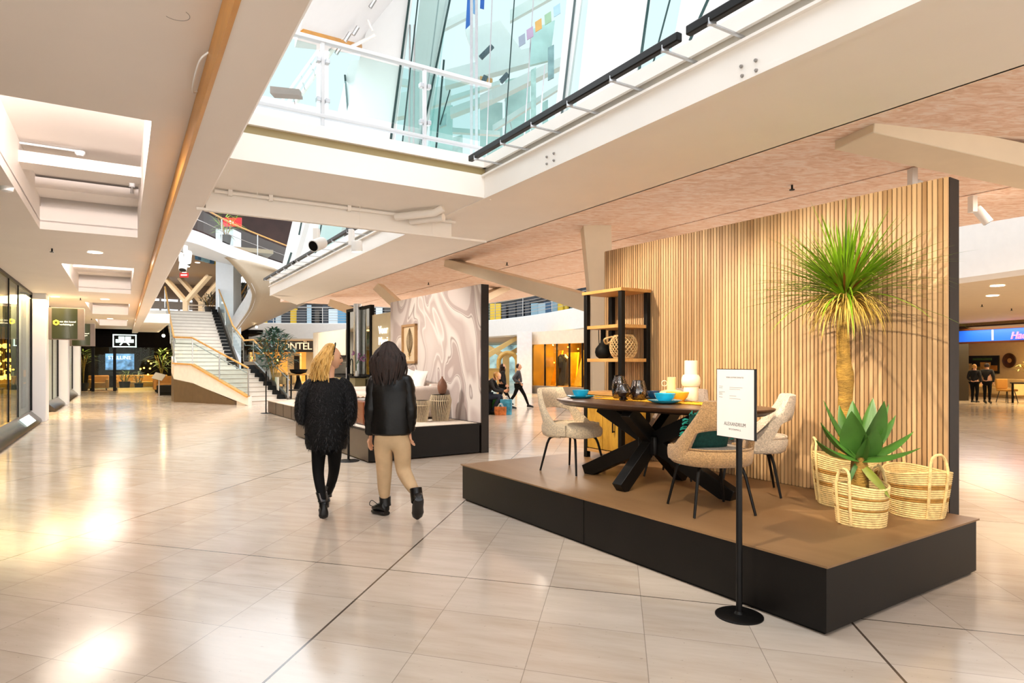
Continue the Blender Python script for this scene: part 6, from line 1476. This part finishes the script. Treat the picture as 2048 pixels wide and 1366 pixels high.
# far right: column, timber arch, golden shop
s=MB(); p=pz(1049,787,0); s.box((p.x,p.y+.35,1.5),(.72,.7,3.0)); struct(s.build('pillar_white',pm('white_far_column','e8e6ea',.45)))
tim=woodmat('golden_timber','b98a3c','d8ac58',.5,(1,1,2),3)
t=thing('timber_arch','round topped golden timber arch behind the walking people','arch',Vector((pd(1016,760,34).x,34,0)))
m=MB(); cx=pd(1016,726,34)
m.tube([Vector((cx.x-.50,34,0))]+[Vector((cx.x-.50*math.cos(a),34,1.52+.50*math.sin(a))) for a in[PI*i/14 for i in range(15)]]+[Vector((cx.x+.50,34,0))],.12,8); m.build('arch_frame',tim,t)
for i,(px,d) in enumerate(((1012,38),(972,36))):
    p=pd(px,700,d); m=MB(); m.bar((p.x,d,0),(p.x,d,2.0),.4,.4,(0,1,0))
    for ax in(-2.2,1.9): m.bar((p.x,d,1.85),(p.x+ax,d+.3,3.0),.42,.3,(0,0,1),.46,.2)
    struct(m.build('pillar_timber_%d'%(i+1),pm('golden_lit_column_%d'%i,'dcb873',.5)))
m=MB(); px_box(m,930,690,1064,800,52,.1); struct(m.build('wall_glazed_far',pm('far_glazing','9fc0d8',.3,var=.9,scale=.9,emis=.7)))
t=thing('flower_kiosk','tan hanging kiosk canopy with dark plants left of the timber arch','kiosk',Vector((pd(975,745,30).x,30,1.0)))
m=MB(); px_box(m,952,737,1000,741,30,1.2); m.build('canopy',pm('tan_canopy','8f7436',.6),t)
for x in(964,986): 
    a=pd(x,741,30.3); MB().lathe([(.12,-.62),(.42,-.0)],4,a,rz=.78).build('hanging_trough',pm('tan_trough','a78846',.6),t)
m=MB(); px_box(m,958,737,962,800,30.8,.1); m.build('post',MT['grey'],t)
gp=[pd(1064,785,31),pd(1175,790,28)]; gp=[Vector((gp[0].x,31,0)),Vector((gp[1].x,28,0))]; gd=(gp[1]-gp[0]).normalized(); gn=Vector((-gd.y,gd.x,0))
def GS(x,y,z): return gp[0]+gd*x+gn*y+Vector((0,0,z))
GL=(gp[1]-gp[0]).length
s=MB(); s.span(GS,(-.1,-.1,0),(9,.12,.38)); struct(s.build('trim_8',pm('grey_shop_plinth','7a7064',.45)))
s=MB(); s.span(GS,(0,.0,2.38),(9,.3,3.0)); struct(s.build('wall_gold_fascia',pm('cream_bulkhead','e4d7c2',.5)))
s=MB(); s.span(GS,(-.1,3.2,0),(9,3.3,3)); s.span(GS,(-.2,.2,0),(-.1,3.3,3)); struct(s.build('wall_gold_back',pm('dark_gold_wall','6e5418',.4,var=.5,scale=1.2)))
t=thing('window_gold',None,None,GS(1,0,.4)); t['kind']='structure'; MB().span(GS,(0,.02,.38),(9,.04,2.38)).build('pane',glass('amber_glass','fff0c8',.12),t)
m=MB()
for x in(.9,1.75,2.6,3.45,4.3,5.2): m.span(GS,(x,-.0,.38),(x+.05,.08,2.38))
m.build('frame',MT['blackm'],t)
gl=[('leaning golden slab at the left of the glowing showroom',.35,.7,2.1,.12,'d8a21c'),('wide leaning pale golden slab in the middle of the showroom',2.0,2.45,2.2,.2,'d9bc6c'),('tall golden curtain panel right of the showroom',3.05,4.2,2.05,.1,'e0ae22'),('bright golden niche panel behind the dark figure',1.1,1.9,2.0,.0,'e8b830')]
for lab,x0,x1,h,ln,c_ in gl:
    m=MB(); m.prism([GS(x0,.9+.2*(ln<.05),.39),GS(x1,.9+.2*(ln<.05),.39),GS(x1-ln*.3+ln,1.3,.39+h-.4),GS(x0+ln*1.6,1.3,.39+h-.4)],gn*.08); o=m.build('gold_panel',pm('gold_panel_%s'%c_,c_,.35,metal=.3,var=.15)); tag(o,lab,'panel','golden panels in the far showroom')
t=thing('mannequin','dark glossy rounded column figure in the golden showroom','sculpture',GS(1.5,.7,.39)); MB().lathe([(.26,.0),(.30,.2),(.27,.7),(.33,1.1),(.30,1.35),(.16,1.5)],18,GS(1.5,.7,.39)).build('body',pm('glossy_black','0f0b06',.12),t)
for k,(x,z) in enumerate(((.5,2.2),(1.3,2.25),(2.0,2.15),(2.8,2.2),(3.6,2.25),(.3,1.5),(2.9,1.5))):
    c=copy_tree(P0,GS(x,1.2,z),0,'tiny glowing lamp inside the golden showroom','lamps in the golden showroom'); c.scale=(.7,)*3
# ================================================================ right shop
So=Vector((17.5,24.5,0)); sd=Vector((.158,-.987,0)); sn=Vector((.987,.158,0))
def RS(x,y,z): return So+sd*x+sn*y+Vector((0,0,z))
s=MB(); s.span(RS,(-9,0,2.74),(14,.4,3.3)); struct(s.build('wall_right_bulkhead',pm('dark_wood_bulkhead','2c160a',.4)))
t=thing('shop_sign','blue lit shop fascia with pink script lettering at the right','sign',RS(1,-.05,2.3)); MB().span(RS,(-9,-.08,2.29),(14,.02,2.72)).build('blue_band',em('lit_blue_band','1c5ad0',.75),t)
MB().span(RS,(-9,-.1,2.22),(14,.05,2.29)).build('lower_trim',pm('bronze_trim','4a2410',.35),t); MB().span(RS,(-9,-.1,2.72),(14,.05,2.79)).build('upper_trim',pm('bronze_trim2','4a2410',.35),t)
q=pd(2021,679,0.1); r_=(2021-1024)/FL; dd=(So.dot(sn)-.1)/(r_*sn.x+sn.y); text('lettering','Haco',.36,em('pink_letters','ff7a9a',1.3),pd(2021,678,dd),sd,t,ext=.02,shear=.25)
o=MB().span(RS,(1.35,-.09,2.32),(1.42,-.075,2.7)).build('divider',MT['white'],t)
s=MB(); s.span(RS,(-9,5.0,0),(14,5.1,3)); s.span(RS,(-9,0,2.9),(14,5.1,3.0)); s.span(RS,(-9,0,0),(-8.9,5,3)); struct(s.build('wall_right_interior',pm('warm_cream_wall','e2c58c',.6,var=.03)))
s=MB(); s.span(RS,(-.9,-.05,0),(-.2,.5,2.3)); s.span(RS,(-9,.0,0),(-.9,.3,2.3)); struct(s.build('pillar_right_shop',pm('black_pillar','0f0a07',.4)))
def rpx(px,py,inn):
    r=(px-1024)/FL; d=(So.dot(sn)+inn)/(r*sn.x+sn.y); return pd(px,py,d)
def rrect(px0,py0,px1,py1,inn):
    a=rpx(px0,py1,inn); b_=rpx(px1,py0,inn); return (a-So).dot(sd),(b_-So).dot(sd),a.z,b_.z
x0,x1,z0,z1=rrect(1934,711,1998,746,4.95); t=thing('painting','wide dark still-life painting on the cream wall of the right shop','painting',RS(x0,4.9,z0))
MB().span(RS,(x0,4.93,z0),(x1,4.99,z1)).build('canvas',pm('dark_painting','1d1c12',.5,var=.8,scale=5),t)
for k,(fx,fz,w_,h_,c_) in enumerate(((.6,.4,.32,.45,'c9984c'),(.86,.3,.2,.3,'b87a30'),(.12,.35,.1,.4,'d0b070'),(.35,.25,.2,.25,'7a6a30'),(.5,.8,.6,.12,'4a6a30'))):
    MB().span(RS,(x0+(x1-x0)*(fx-w_/2),4.92,z0+(z1-z0)*(fz-h_/2)),(x0+(x1-x0)*(fx+w_/2),4.93,z0+(z1-z0)*(fz+h_/2))).build('painted_patch',pm('paint_patch_%d'%k,c_,.6,var=.3,scale=8),t)
c=rpx(2020,721,4.9); t=thing('wall_dish','round dark wall dish right of the painting','dish',c)
m=MB(); 
def ring_(r,o): return [c-sn*o+sd*r*math.cos(a)+Vector((0,0,r*math.sin(a))) for a in[2*PI*i/28 for i in range(28)]]
m.loft([ring_(.30,0),ring_(.33,.05),ring_(.30,.07),ring_(.25,.03),ring_(.01,.02)]); m.build('dish',pm('dark_bronze_dish','4a2c16',.35,var=.3),t)
MB().loft([ring_(.10,.025),ring_(.10,.035),ring_(.01,.036)]).build('centre_motif',pm('dish_centre','b88a4c',.4),t)
simple_sofa('cream sofa by the wall inside the right shop',RS(-2.0,3.9,0),2.0,math.atan2(sd.y,sd.x),pm('cream_shop_sofa','d8bc84',.8))
slab_table('dark dining table inside the right shop',RS(2.1,1.3,0),1.8,.9,.76,math.atan2(sd.y,sd.x),MT['dark'],MT['black'],'table','dining_table')
def small_chair(label,p,rz,mat):
    t=thing('dining_chair',label,'chair',p,rz); fr=lambda x,y,z:Vector(p)+Matrix.Rotation(rz,3,'Z')@Vector((x,y,z))
    MB().span(fr,(-.24,-.24,.42),(.24,.24,.5)).build('seat',mat,t,bevel=.03); MB().span(fr,(-.26,-.24,.5),(-.18,.24,.88)).build('backrest',mat,t,bevel=.03)
    for sx in(-1,1):
        for sy in(-1,1): MB().tube([fr(sx*.16,sy*.16,.42),fr(sx*.24,sy*.22,0)],.014,6).build('leg',MT['blackm'],t)
small_chair('tan chair at the dark table inside the right shop',RS(.95,1.0,0),math.atan2(sd.y,sd.x),pm('tan_shop_chair','a8772c',.8))
leafy('flower_vase','vase of yellow white flowers on the dark table of the right shop',RS(1.55,1.3,.77),.11,.75,.4,90,pm('pale_flowers','d8cf7a',.6,var=.3),.05,.16,.35,seed=14)
t1=figure('person with fair hair in a long black coat standing by the right shop painting',1949,805.5,729,22.6,bk,tights,woodmat('sandy_hair','9a6a2c','c99a50',.5,(6,6,1),8),(.9,.5,0),width=1.1)
t2=figure('tall person in a black coat bending forward beside the right shop painting',1974,805,727,22.9,bk,tights,brunette,(.8,.6,-.3),width=1.1)
for px,py,l in((1995,571,'nearer of two under the right gallery'),(1985,591,'farther of two under the right gallery')): downlight(pz(px,py,2.995),'round white downlight, '+l,.12)
for px,py in((1964,609),(2023,617)): sprinkler(pz(px,py,2.995),'tiny dark sprinkler under the right gallery, %s of two'%('left' if px<2000 else 'right'))
for px,py in((1139,667),): 
    q=pz(px,py,2.99); spotlight('small glowing spotlight under the far white gallery',q,(0,-.3,-.9),'spotlights under the gallery',r=.06)
# ================================================================ upper floor seen through the skylight opening
MT['rail']=pm('light_grey_rail','c9cbce',.4,var=.01)
ZU=3.72
t=thing('skylight_railing','white post railing with glass panels along the back edge of the skylight opening','railing',U(6.15,1,ZU-.1))
UR=6.12
def rpt(v,z): return U(UR,v,z)
MB().span(U,(UR-.03,VB1-.3,4.575),(UR+.03,3.5,4.615)).build('top_rail',MT['rail'],t,bevel=.006)
MB().span(U,(UR-.03,VB1-.3,3.85),(UR+.025,3.5,3.885)).build('bottom_rail',MT['rail'],t,bevel=.006)
vs_=[]
for px in(645,849):
    r=(px-1024)/FL; d=UR/(r*M_.x+M_.y); vs_.append(d*(r*N_.x+N_.y))
for v in vs_:
    MB().span(U,(UR-.02,v-.017,3.72),(UR+.02,v+.017,4.61)).build('post',MT['rail'],t,bevel=.004)
    for z in(4.02,4.40):
        m=MB(); 
        for s_ in(-1,1): m.span(U,(UR-.04,v+s_*.042-.02,z-.022),(UR+.02,v+s_*.042+.02,z+.022))
        m.build('clamp',MT['steel'],t,bevel=.004)
ed=[VB1-.3]+vs_+[3.42]
for a,b in zip(ed[:-1],ed[1:]): MB().span(U,(UR-.006,a+.06,3.95),(UR+.006,b-.06,4.54)).build('glass_panel',MT['glassg'],t)
# leaning white fins with dark glass edges
fin=pm('white_leaning_fin','e3e6e8',.5,var=.008); dg=pm('dark_glass_edge','1f3a3a',.2)
def finq(q,d,name,th=.22,mat=None,par=None):
    pts=[pd(x,y,d+dd) for x,y,dd in q]; m=MB(); m.prism(pts,Vector((.04,th,0))); o=m.build(name,mat or fin,par,smooth=False)
    return o
def edge(p,q,d,par,w=.03,mat=None): MB().bar(pd(p[0],p[1],d),pd(q[0],q[1],d),w,w).build('glass_edge',mat or dg,par)
defs=[('leftmost leaning white fin behind the skylight railing',[(767,-80,0),(826,-80,0),(772,330,0),(668,330,0)],11.5,[((820,-10),(775,330))]),
      ('second leaning white fin with dark double edges',[(850,-80,0),(905,-80,0),(835,330,0),(800,330,0)],12.5,[((902,-10),(838,300)),((888,120),(872,300))]),
      ('narrow riveted white fin behind the long light bar',[(1142,-80,0),(1172,-80,0),(1118,330,0),(1100,330,0)],9.5,[((1151,-10),(1112,330))]),
      ('broad white fin slab in the middle of the light bar',[(1186,-80,0),(1312,-80,0),(1240,330,0),(1140,330,0)],8.6,[((1299,-10),(1252,330))]),
      ('rightmost leaning white fin behind the nearer light bar',[(1378,-80,0),(1560,-80,0),(1440,330,0),(1300,330,0)],8.0,[((1420,-10),(1380,80))]),
      ('short white fin base left of the railing post',[(700,120,0),(735,120,0),(735,330,0),(650,330,0)],13.5,[((690,150),(702,300)),((742,160),(712,300))]),
      ('slender white fin leaning between the railing posts',[(765,130,0),(775,130,0),(730,330,0),(720,330,0)],12,[((752,130),(712,255))])]
for lab,q,d,eds in defs:
    t=thing('leaning_fin',lab,'fin',pd(q[2][0],q[2][1],d),0,'leaning white fins of the upper pavilion')
    finq(q,d,'fin_body',.2,par=t)
    for a,b in eds: edge(a,b,d-.05,t,.035)
# glass pavilion panels
panes=[((830,-60),(905,-60),(855,330),(785,330),11.9),((905,-60),(1000,-60),(985,330),(850,330),12.6),((1000,-60),(1142,-60),(1105,330),(985,330),12.2),((1312,-60),(1380,-60),(1300,330),(1245,330),8.3),((1172,-60),(1190,-60),(1150,330),(1116,330),9.2)]
for i,(a,b,c,d_,d) in enumerate(panes):
    o=MB().prism([pd(*a,d),pd(*b,d),pd(*c,d),pd(*d_,d)],(0,.02,0)).build('glass_screen',MT['glassg'],smooth=False); tag(o,'tall tinted glass pane of the upper pavilion, %s from the left'%['first','second','third','fifth','fourth'][i],'glass pane','glass panes of the upper pavilion')
t=thing('lift_mast','pair of slim steel uprights inside the glass pavilion','mast',pd(945,320,11.5))
for x in(943,953): MB().bar(pd(x,-60,11.5),pd(x,330,11.5),.05,.05,(0,1,0)).build('upright',MT['steel'],t)
t=thing('glass_mullion','slim steel door upright left of the second railing post','mast',pd(825,300,11.6))
for x in(820,829): MB().bar(pd(x,50,11.6),pd(x-2,330,11.6),.03,.03,(0,1,0)).build('upright',MT['steel'],t)
# white decks, beams and hangings farther up
far=pm('white_upper_structure','dde2e4',.5,var=.02); tl=pm('pale_teal_glass','b9d6d6',.15,var=.25,scale=1.2)
def slabq(pts,d,lab,mat=far,th=.25,name='white_deck_beam',cat='beam',grp='white beams of the upper level'):
    o=MB().prism([pd(x,y,d+e) for x,y,e in pts],(0,th,.0)).build(name,mat,smooth=False); tag(o,lab,cat,grp); return o
slabq([(930,60,0),(1000,40,0),(1050,110,0),(960,150,0)],15,'pale underside slab behind the steel uprights')
slabq([(890,140,0),(1060,95,0),(1060,125,0),(890,172,0)],14.6,'long white deck edge crossing behind the railing')
slabq([(700,200,0),(900,170,0),(900,215,0),(700,250,0)],16,'white deck band behind the leaning fins')
slabq([(960,190,0),(1130,110,0),(1130,128,0),(960,212,0)],14.2,'white diagonal beam rising to the right pavilion edge')
slabq([(900,215,0),(985,185,0),(985,198,0),(900,230,0)],14.0,'thin white diagonal beam behind the second post')
for i,(q,lab) in enumerate((([(960,205),(1005,205),(1005,330),(960,330)],'pale teal glass wall behind the railing corner'),([(1010,160),(1060,150),(1060,330),(1010,330)],'pale teal glass wall right of the railing corner'),([(860,220),(905,210),(905,330),(860,330)],'pale teal glass box with small notices behind the second panel'),([(1060,60),(1110,40),(1100,120),(1060,130)],'grey blue window high behind the coloured signs'))):
    o=MB().prism([pd(x,y,15.2) for x,y in q],(0,.1,0)).build('glass_wall',tl,smooth=False); tag(o,lab,'glass wall','pale glass walls of the upper level')
for i,(x0,y0,x1,y1) in enumerate(((961,116,985,92),(1001,164,1016,148),(966,165,972,152))):
    o=MB().bar(pd(x0,y0,13.9),pd(x1,y1,13.9),.10,.06,(0,1,0)).build('louvre',pm('dark_louvre_%d'%i,'56606a',.5,var=.4,scale=30)); tag(o,['dark louvre strip under the pale slab','small dark louvre right of the orange panel','small dark louvre at the orange panel'][i],'louvre')
o=MB().prism([pd(x,y,14.1) for x,y in((960,152),(985,157),(985,172),(960,166))],(0,.1,0)).build('orange_panel',pm('pale_orange_panel','e0a468',.5)); tag(o,'small pale orange panel behind the steel uprights','panel')
for i,(q,lab) in enumerate((([(936,-30),(948,-30),(944,45),(931,58)],'tall blue hanging banner behind the steel uprights'),([(962,-30),(970,-30),(968,18),(960,16)],'short blue hanging banner right of the tall one'),([(947,-30),(955,-30),(953,30),(946,26)],'narrow pale blue banner between the other two'))):
    o=MB().prism([pd(x,y,12.9) for x,y in q],(0,.02,0)).build('banner',pm('blue_banner_%d'%i,['3f74d8','2f62c8','8fb0ea'][i],.6)); tag(o,lab,'banner')
for i,(x,y,c_,lab) in enumerate(((1044,82,'8fa0b4','grey wrench'),(1060,68,'a898b8','mauve'),(1077,52,'c8a460','ochre'),(1096,38,'8fb89c','green'),(1114,22,'9cc4d8','pale blue'))):
    o=MB().prism([pd(x-7,y-8,11.8),pd(x+6,y-16,11.8),pd(x+7,y+4,11.8),pd(x-6,y+12,11.8)],(0,.02,0)).build('pictogram_sign',pm('pictogram_%d'%i,c_,.5)); tag(o,'small %s square sign on the upper glass wall'%lab,'sign','row of square signs on the upper glass wall')
# upper ceiling at left with truss and timber strip
s=MB(); s.prism([pd(590,95,10),pd(735,110,12.5),pd(900,-90,12.5),pd(640,-90,8)],(0,0,.12)); struct(s.build('ceiling_top',pm('top_ceiling_paint','e6e7ea',.6,var=.01)))
o=MB().bar(pd(604,63,9.6),pd(722,95,11.8),.05,.10).build('timber_strip',MT['orange']); tag(o,'thin timber edge strip under the top ceiling','trim')
o=MB().prism([pd(540,172,10.5),pd(598,178,11.2),pd(598,190,11.2),pd(540,186,10.5)],(0,.2,0)).build('brown_soffit_panel',pm('mauve_brown_panel','a48c86',.5)); tag(o,'mauve brown strip behind the first glass panel','panel')
t=thing('lighting_truss','white steel lighting truss rising behind the railing','truss',pd(600,200,11.5))
ends=[((745,-40),(570,215)),((762,-40),(580,222)),((730,-30),(565,200))]
for (a,b),w in zip(ends,(.05,.06,.035)): MB().tube([pd(a[0],a[1],10.5),pd(b[0],b[1],11.5)],w*.6,8).build('chord',MT['white'],t)
m=MB()
for k in range(9):
    f=k/9; a=[ends[2][0][i]+(ends[2][1][i]-ends[2][0][i])*f for i in(0,1)]; b=[ends[1][0][i]+(ends[1][1][i]-ends[1][0][i])*(f+.06) for i in(0,1)]; m.tube([pd(a[0],a[1],10.5+f),pd(b[0],b[1],10.5+f)],.012,5)
m.build('lacing',MT['steel'],t)
for k,(x,y) in enumerate(((740,15),(706,70),(690,82),(672,108))):
    MB().tube([pd(x,y,10.7),pd(x+10,y-16,10.7)],.035,8).build('lamp_can',MT['steel'],t)
MB().tube([pd(700,95,11),pd(750,70,11)],.03,6).build('brace',MT['white'],t); MB().tube([pd(735,40,10.9),pd(745,62,10.9)],.02,6).build('brace',MT['white'],t)
# second opening: leaning fin and glass beyond
t=thing('leaning_fin','white leaning fin in the second skylight opening left of the light bar','fin',pd(590,560,20),0,'leaning white fins of the upper pavilion')
finq([(588,430,0),(615,430,0),(575,565,0),(556,565,0)],20,'fin_body',.3,par=t); edge((583,505),(570,545),19.8,t,.05)
o=finq([(620,430,0),(690,430,0),(660,560,0),(585,560,0)],21,'white_deck_beam',.3); tag(o,'broad white leaning wall beyond the second light bar','fin')
o=MB().prism([pd(x,y,20.5) for x,y in((640,440),(760,440),(720,520),(620,540))],(0,.05,0)).build('glass_screen',MT['glassg'],smooth=False); tag(o,'tinted glass pane above the second light bar','glass pane')
for i,(a,b) in enumerate((((604,440),(598,470)),((645,440),(628,520)))):
    o=MB().bar(pd(*a,19.6),pd(*b,19.6),.04,.04).build('glass_edge',dg); tag(o,'dark glass edge line %s in the second skylight opening'%('near the left fin' if i==0 else 'right of the left fin'),'glass edge')

# more of the busy upper pavilion: mullions, rails and deck edges
mull=[((838,-20),(800,330),11.2),((880,-20),(835,330),12.2),((985,-20),(972,330),12.4),((1030,-20),(1006,330),12.0),((1068,-20),(1045,330),12.1),((1090,130),(1072,330),11.6),((1345,-20),(1300,150),8.2),((1205,120),(1196,330),9.0),((1010,200),(1040,330),13.5),((880,250),(900,180),13.0)]
for i,(a,b,d) in enumerate(mull):
    o=MB().bar(pd(*a,d),pd(*b,d),.022,.022).build('glazing_bar',dg if i%3==0 else MT['steel']); tag(o,'thin upright glazing bar of the upper pavilion, %s'%['left of the second railing post','behind the second fin','right of the steel uprights','between the uprights and the riveted fin','left of the square signs','under the square signs','by the rightmost fin','before the broad white fin','low by the railing corner','low behind the second panel'][i],'bar','glazing bars of the upper pavilion')
dk_=[([(860,205),(1000,160),(1000,168),(860,214)],13.6,'slim white rail crossing behind the second railing panel'),([(985,250),(1130,160),(1130,170),(985,262)],13.2,'white stair flight edge behind the light bar'),([(760,150),(860,165),(860,178),(760,163)],14.5,'white deck edge behind the first leaning fins'),([(905,255),(1000,262),(1000,270),(905,264)],13.1,'low white rail behind the railing corner'),([(1020,20),(1130,-40),(1130,-20),(1020,42)],13.4,'white beam above the coloured square signs'),([(850,60),(935,20),(935,34),(850,78)],14.2,'white beam left of the blue banners')]
for q,d,lab in dk_: slabq([(x,y,0) for x,y in q],d,lab,th=.12)
for i,(x0,y0,x1,y1) in enumerate(((1096,95,1108,160),(1062,140,1072,262),(1085,205,1096,262),(905,275,925,318),(880,232,893,255),(1220,140,1235,180))):
    o=MB().prism([pd(x0,y0,13.0),pd(x1,y0-6,13.0),pd(x1,y1-6,13.0),pd(x0,y1,13.0)],(0,.06,0)).build('pale_window',pm('pale_window_%d'%i,['9fb4bc','c8dcdc','b4cccc','dfe9ea','c0d4d8','a8c0c8'][i],.2,var=.2)); tag(o,['blue grey window under the square signs','narrow pale window by the light bar','pale window just above the light bar','pale notice panel at the railing corner','small pale window behind the second panel','grey window beside the broad white fin'][i],'window','pale windows of the upper level')
# ---------------------------------------------------------------- light
area('skylight_daylight',U(2,2.05,7.5),U(2,2.05,0),2.6,12,200,(.95,.97,1))
area('skylight_daylight_far',U(12.5,2.05,7.5),U(12.5,2.05,0),2.6,10,420,(.93,.97,1))
area('atrium_daylight',U(29,9,11),U(29,8,0),10,12,900,(.92,.96,1))
spot('display_spot_lamp',U(5.6,2.9,3.3),D1(3.0,1.6,1.7),330,70,.6,.02)
spot('display_spot_lamp',U(3.9,2.9,3.3),D1(1.2,1.8,1.5),330,62,.6,.018)
spot('display_spot_lamp',U(1.0,2.95,3.3),D1(.9,1.9,1.5),300,64,.6,.018)
spot('display_spot_lamp',D1(.4,-2.0,3.3),D1(1.4,.6,.9),260,50,.6,.03)
spot('living_spot_lamp',D2(1.5,-1.6,3.25),D2(1.8,1.8,1.1),420,70,.5,.04,(1,.9,.8))
spot('kitchen_spot_lamp',D3(1.5,-1.2,3.2),D3(1.5,1.5,1.2),420,80,.5,.04,(1,.88,.74))
for u in(3,8,13,19,25): area('pink_ceiling_fill',U(u,9.7,3.5),U(u,9.7,0),1.5,2.5,130,(1,.86,.72))  # added fill panels, no fixtures: floor bounce lifts the pink ceiling
for u in(12,21,29): area('corridor_fill',U(u,-.4,3.2),U(u,-.4,0),.8,1.5,40,(1,.86,.72))  # added fill panels beside the real downlights, raise the corridor bounce
# shop interiors
area('left_shop_lamp',U(22,-4.5,3.1),U(22,-4.5,0),8,3,800,(1,.70,.34)); area('left_shop_lamp',U(31,-4.5,3.1),U(31,-4.5,0),8,3,550,(1,.66,.25))
area('end_shop_lamp',U(42,1,3.1),U(42,1,0),5,3,350,(1,.65,.3))
area('gold_shop_lamp',GS(2.5,1.7,2.9),GS(2.5,1.7,0),1.6,1.6,700,(1,.72,.3))
area('montel_lamp',Vector((-16,47.5,2.9)),Vector((-16,47.5,0)),10,3,600,(1,.7,.35))
area('right_shop_lamp',RS(2,2.8,2.85),RS(2,2.8,0),8,2.5,500,(1,.74,.4))
area('right_gallery_lamp',Vector((14,13,2.9)),Vector((14,13,0)),5,8,240,(1,.78,.5))
area('upper_floor_lamp',U(42,3,6.9),U(42,3,0),8,6,130,(1,.75,.5))
area('gallery_lamp',Vector((-8,43,2.95)),Vector((-8,43,0)),20,2,260,(1,.8,.6))
area('first_floor_lamp',Vector((-6,43.5,7)),Vector((-6,43,4)),20,2,300,(.9,.95,1))
spot('stair_fill_spot',U(24.5,3.4,5.9),U(29.5,3.0,2.2),520,75,.7,.05,(1,.95,.88))  # added fill without a fixture, brightens the stair treads
spot('stair_fill_spot',U(21,3.2,3.2),U(25,3.4,.8),200,80,.7,.05,(1,.93,.85))  # second added fill, aimed at the lower flight
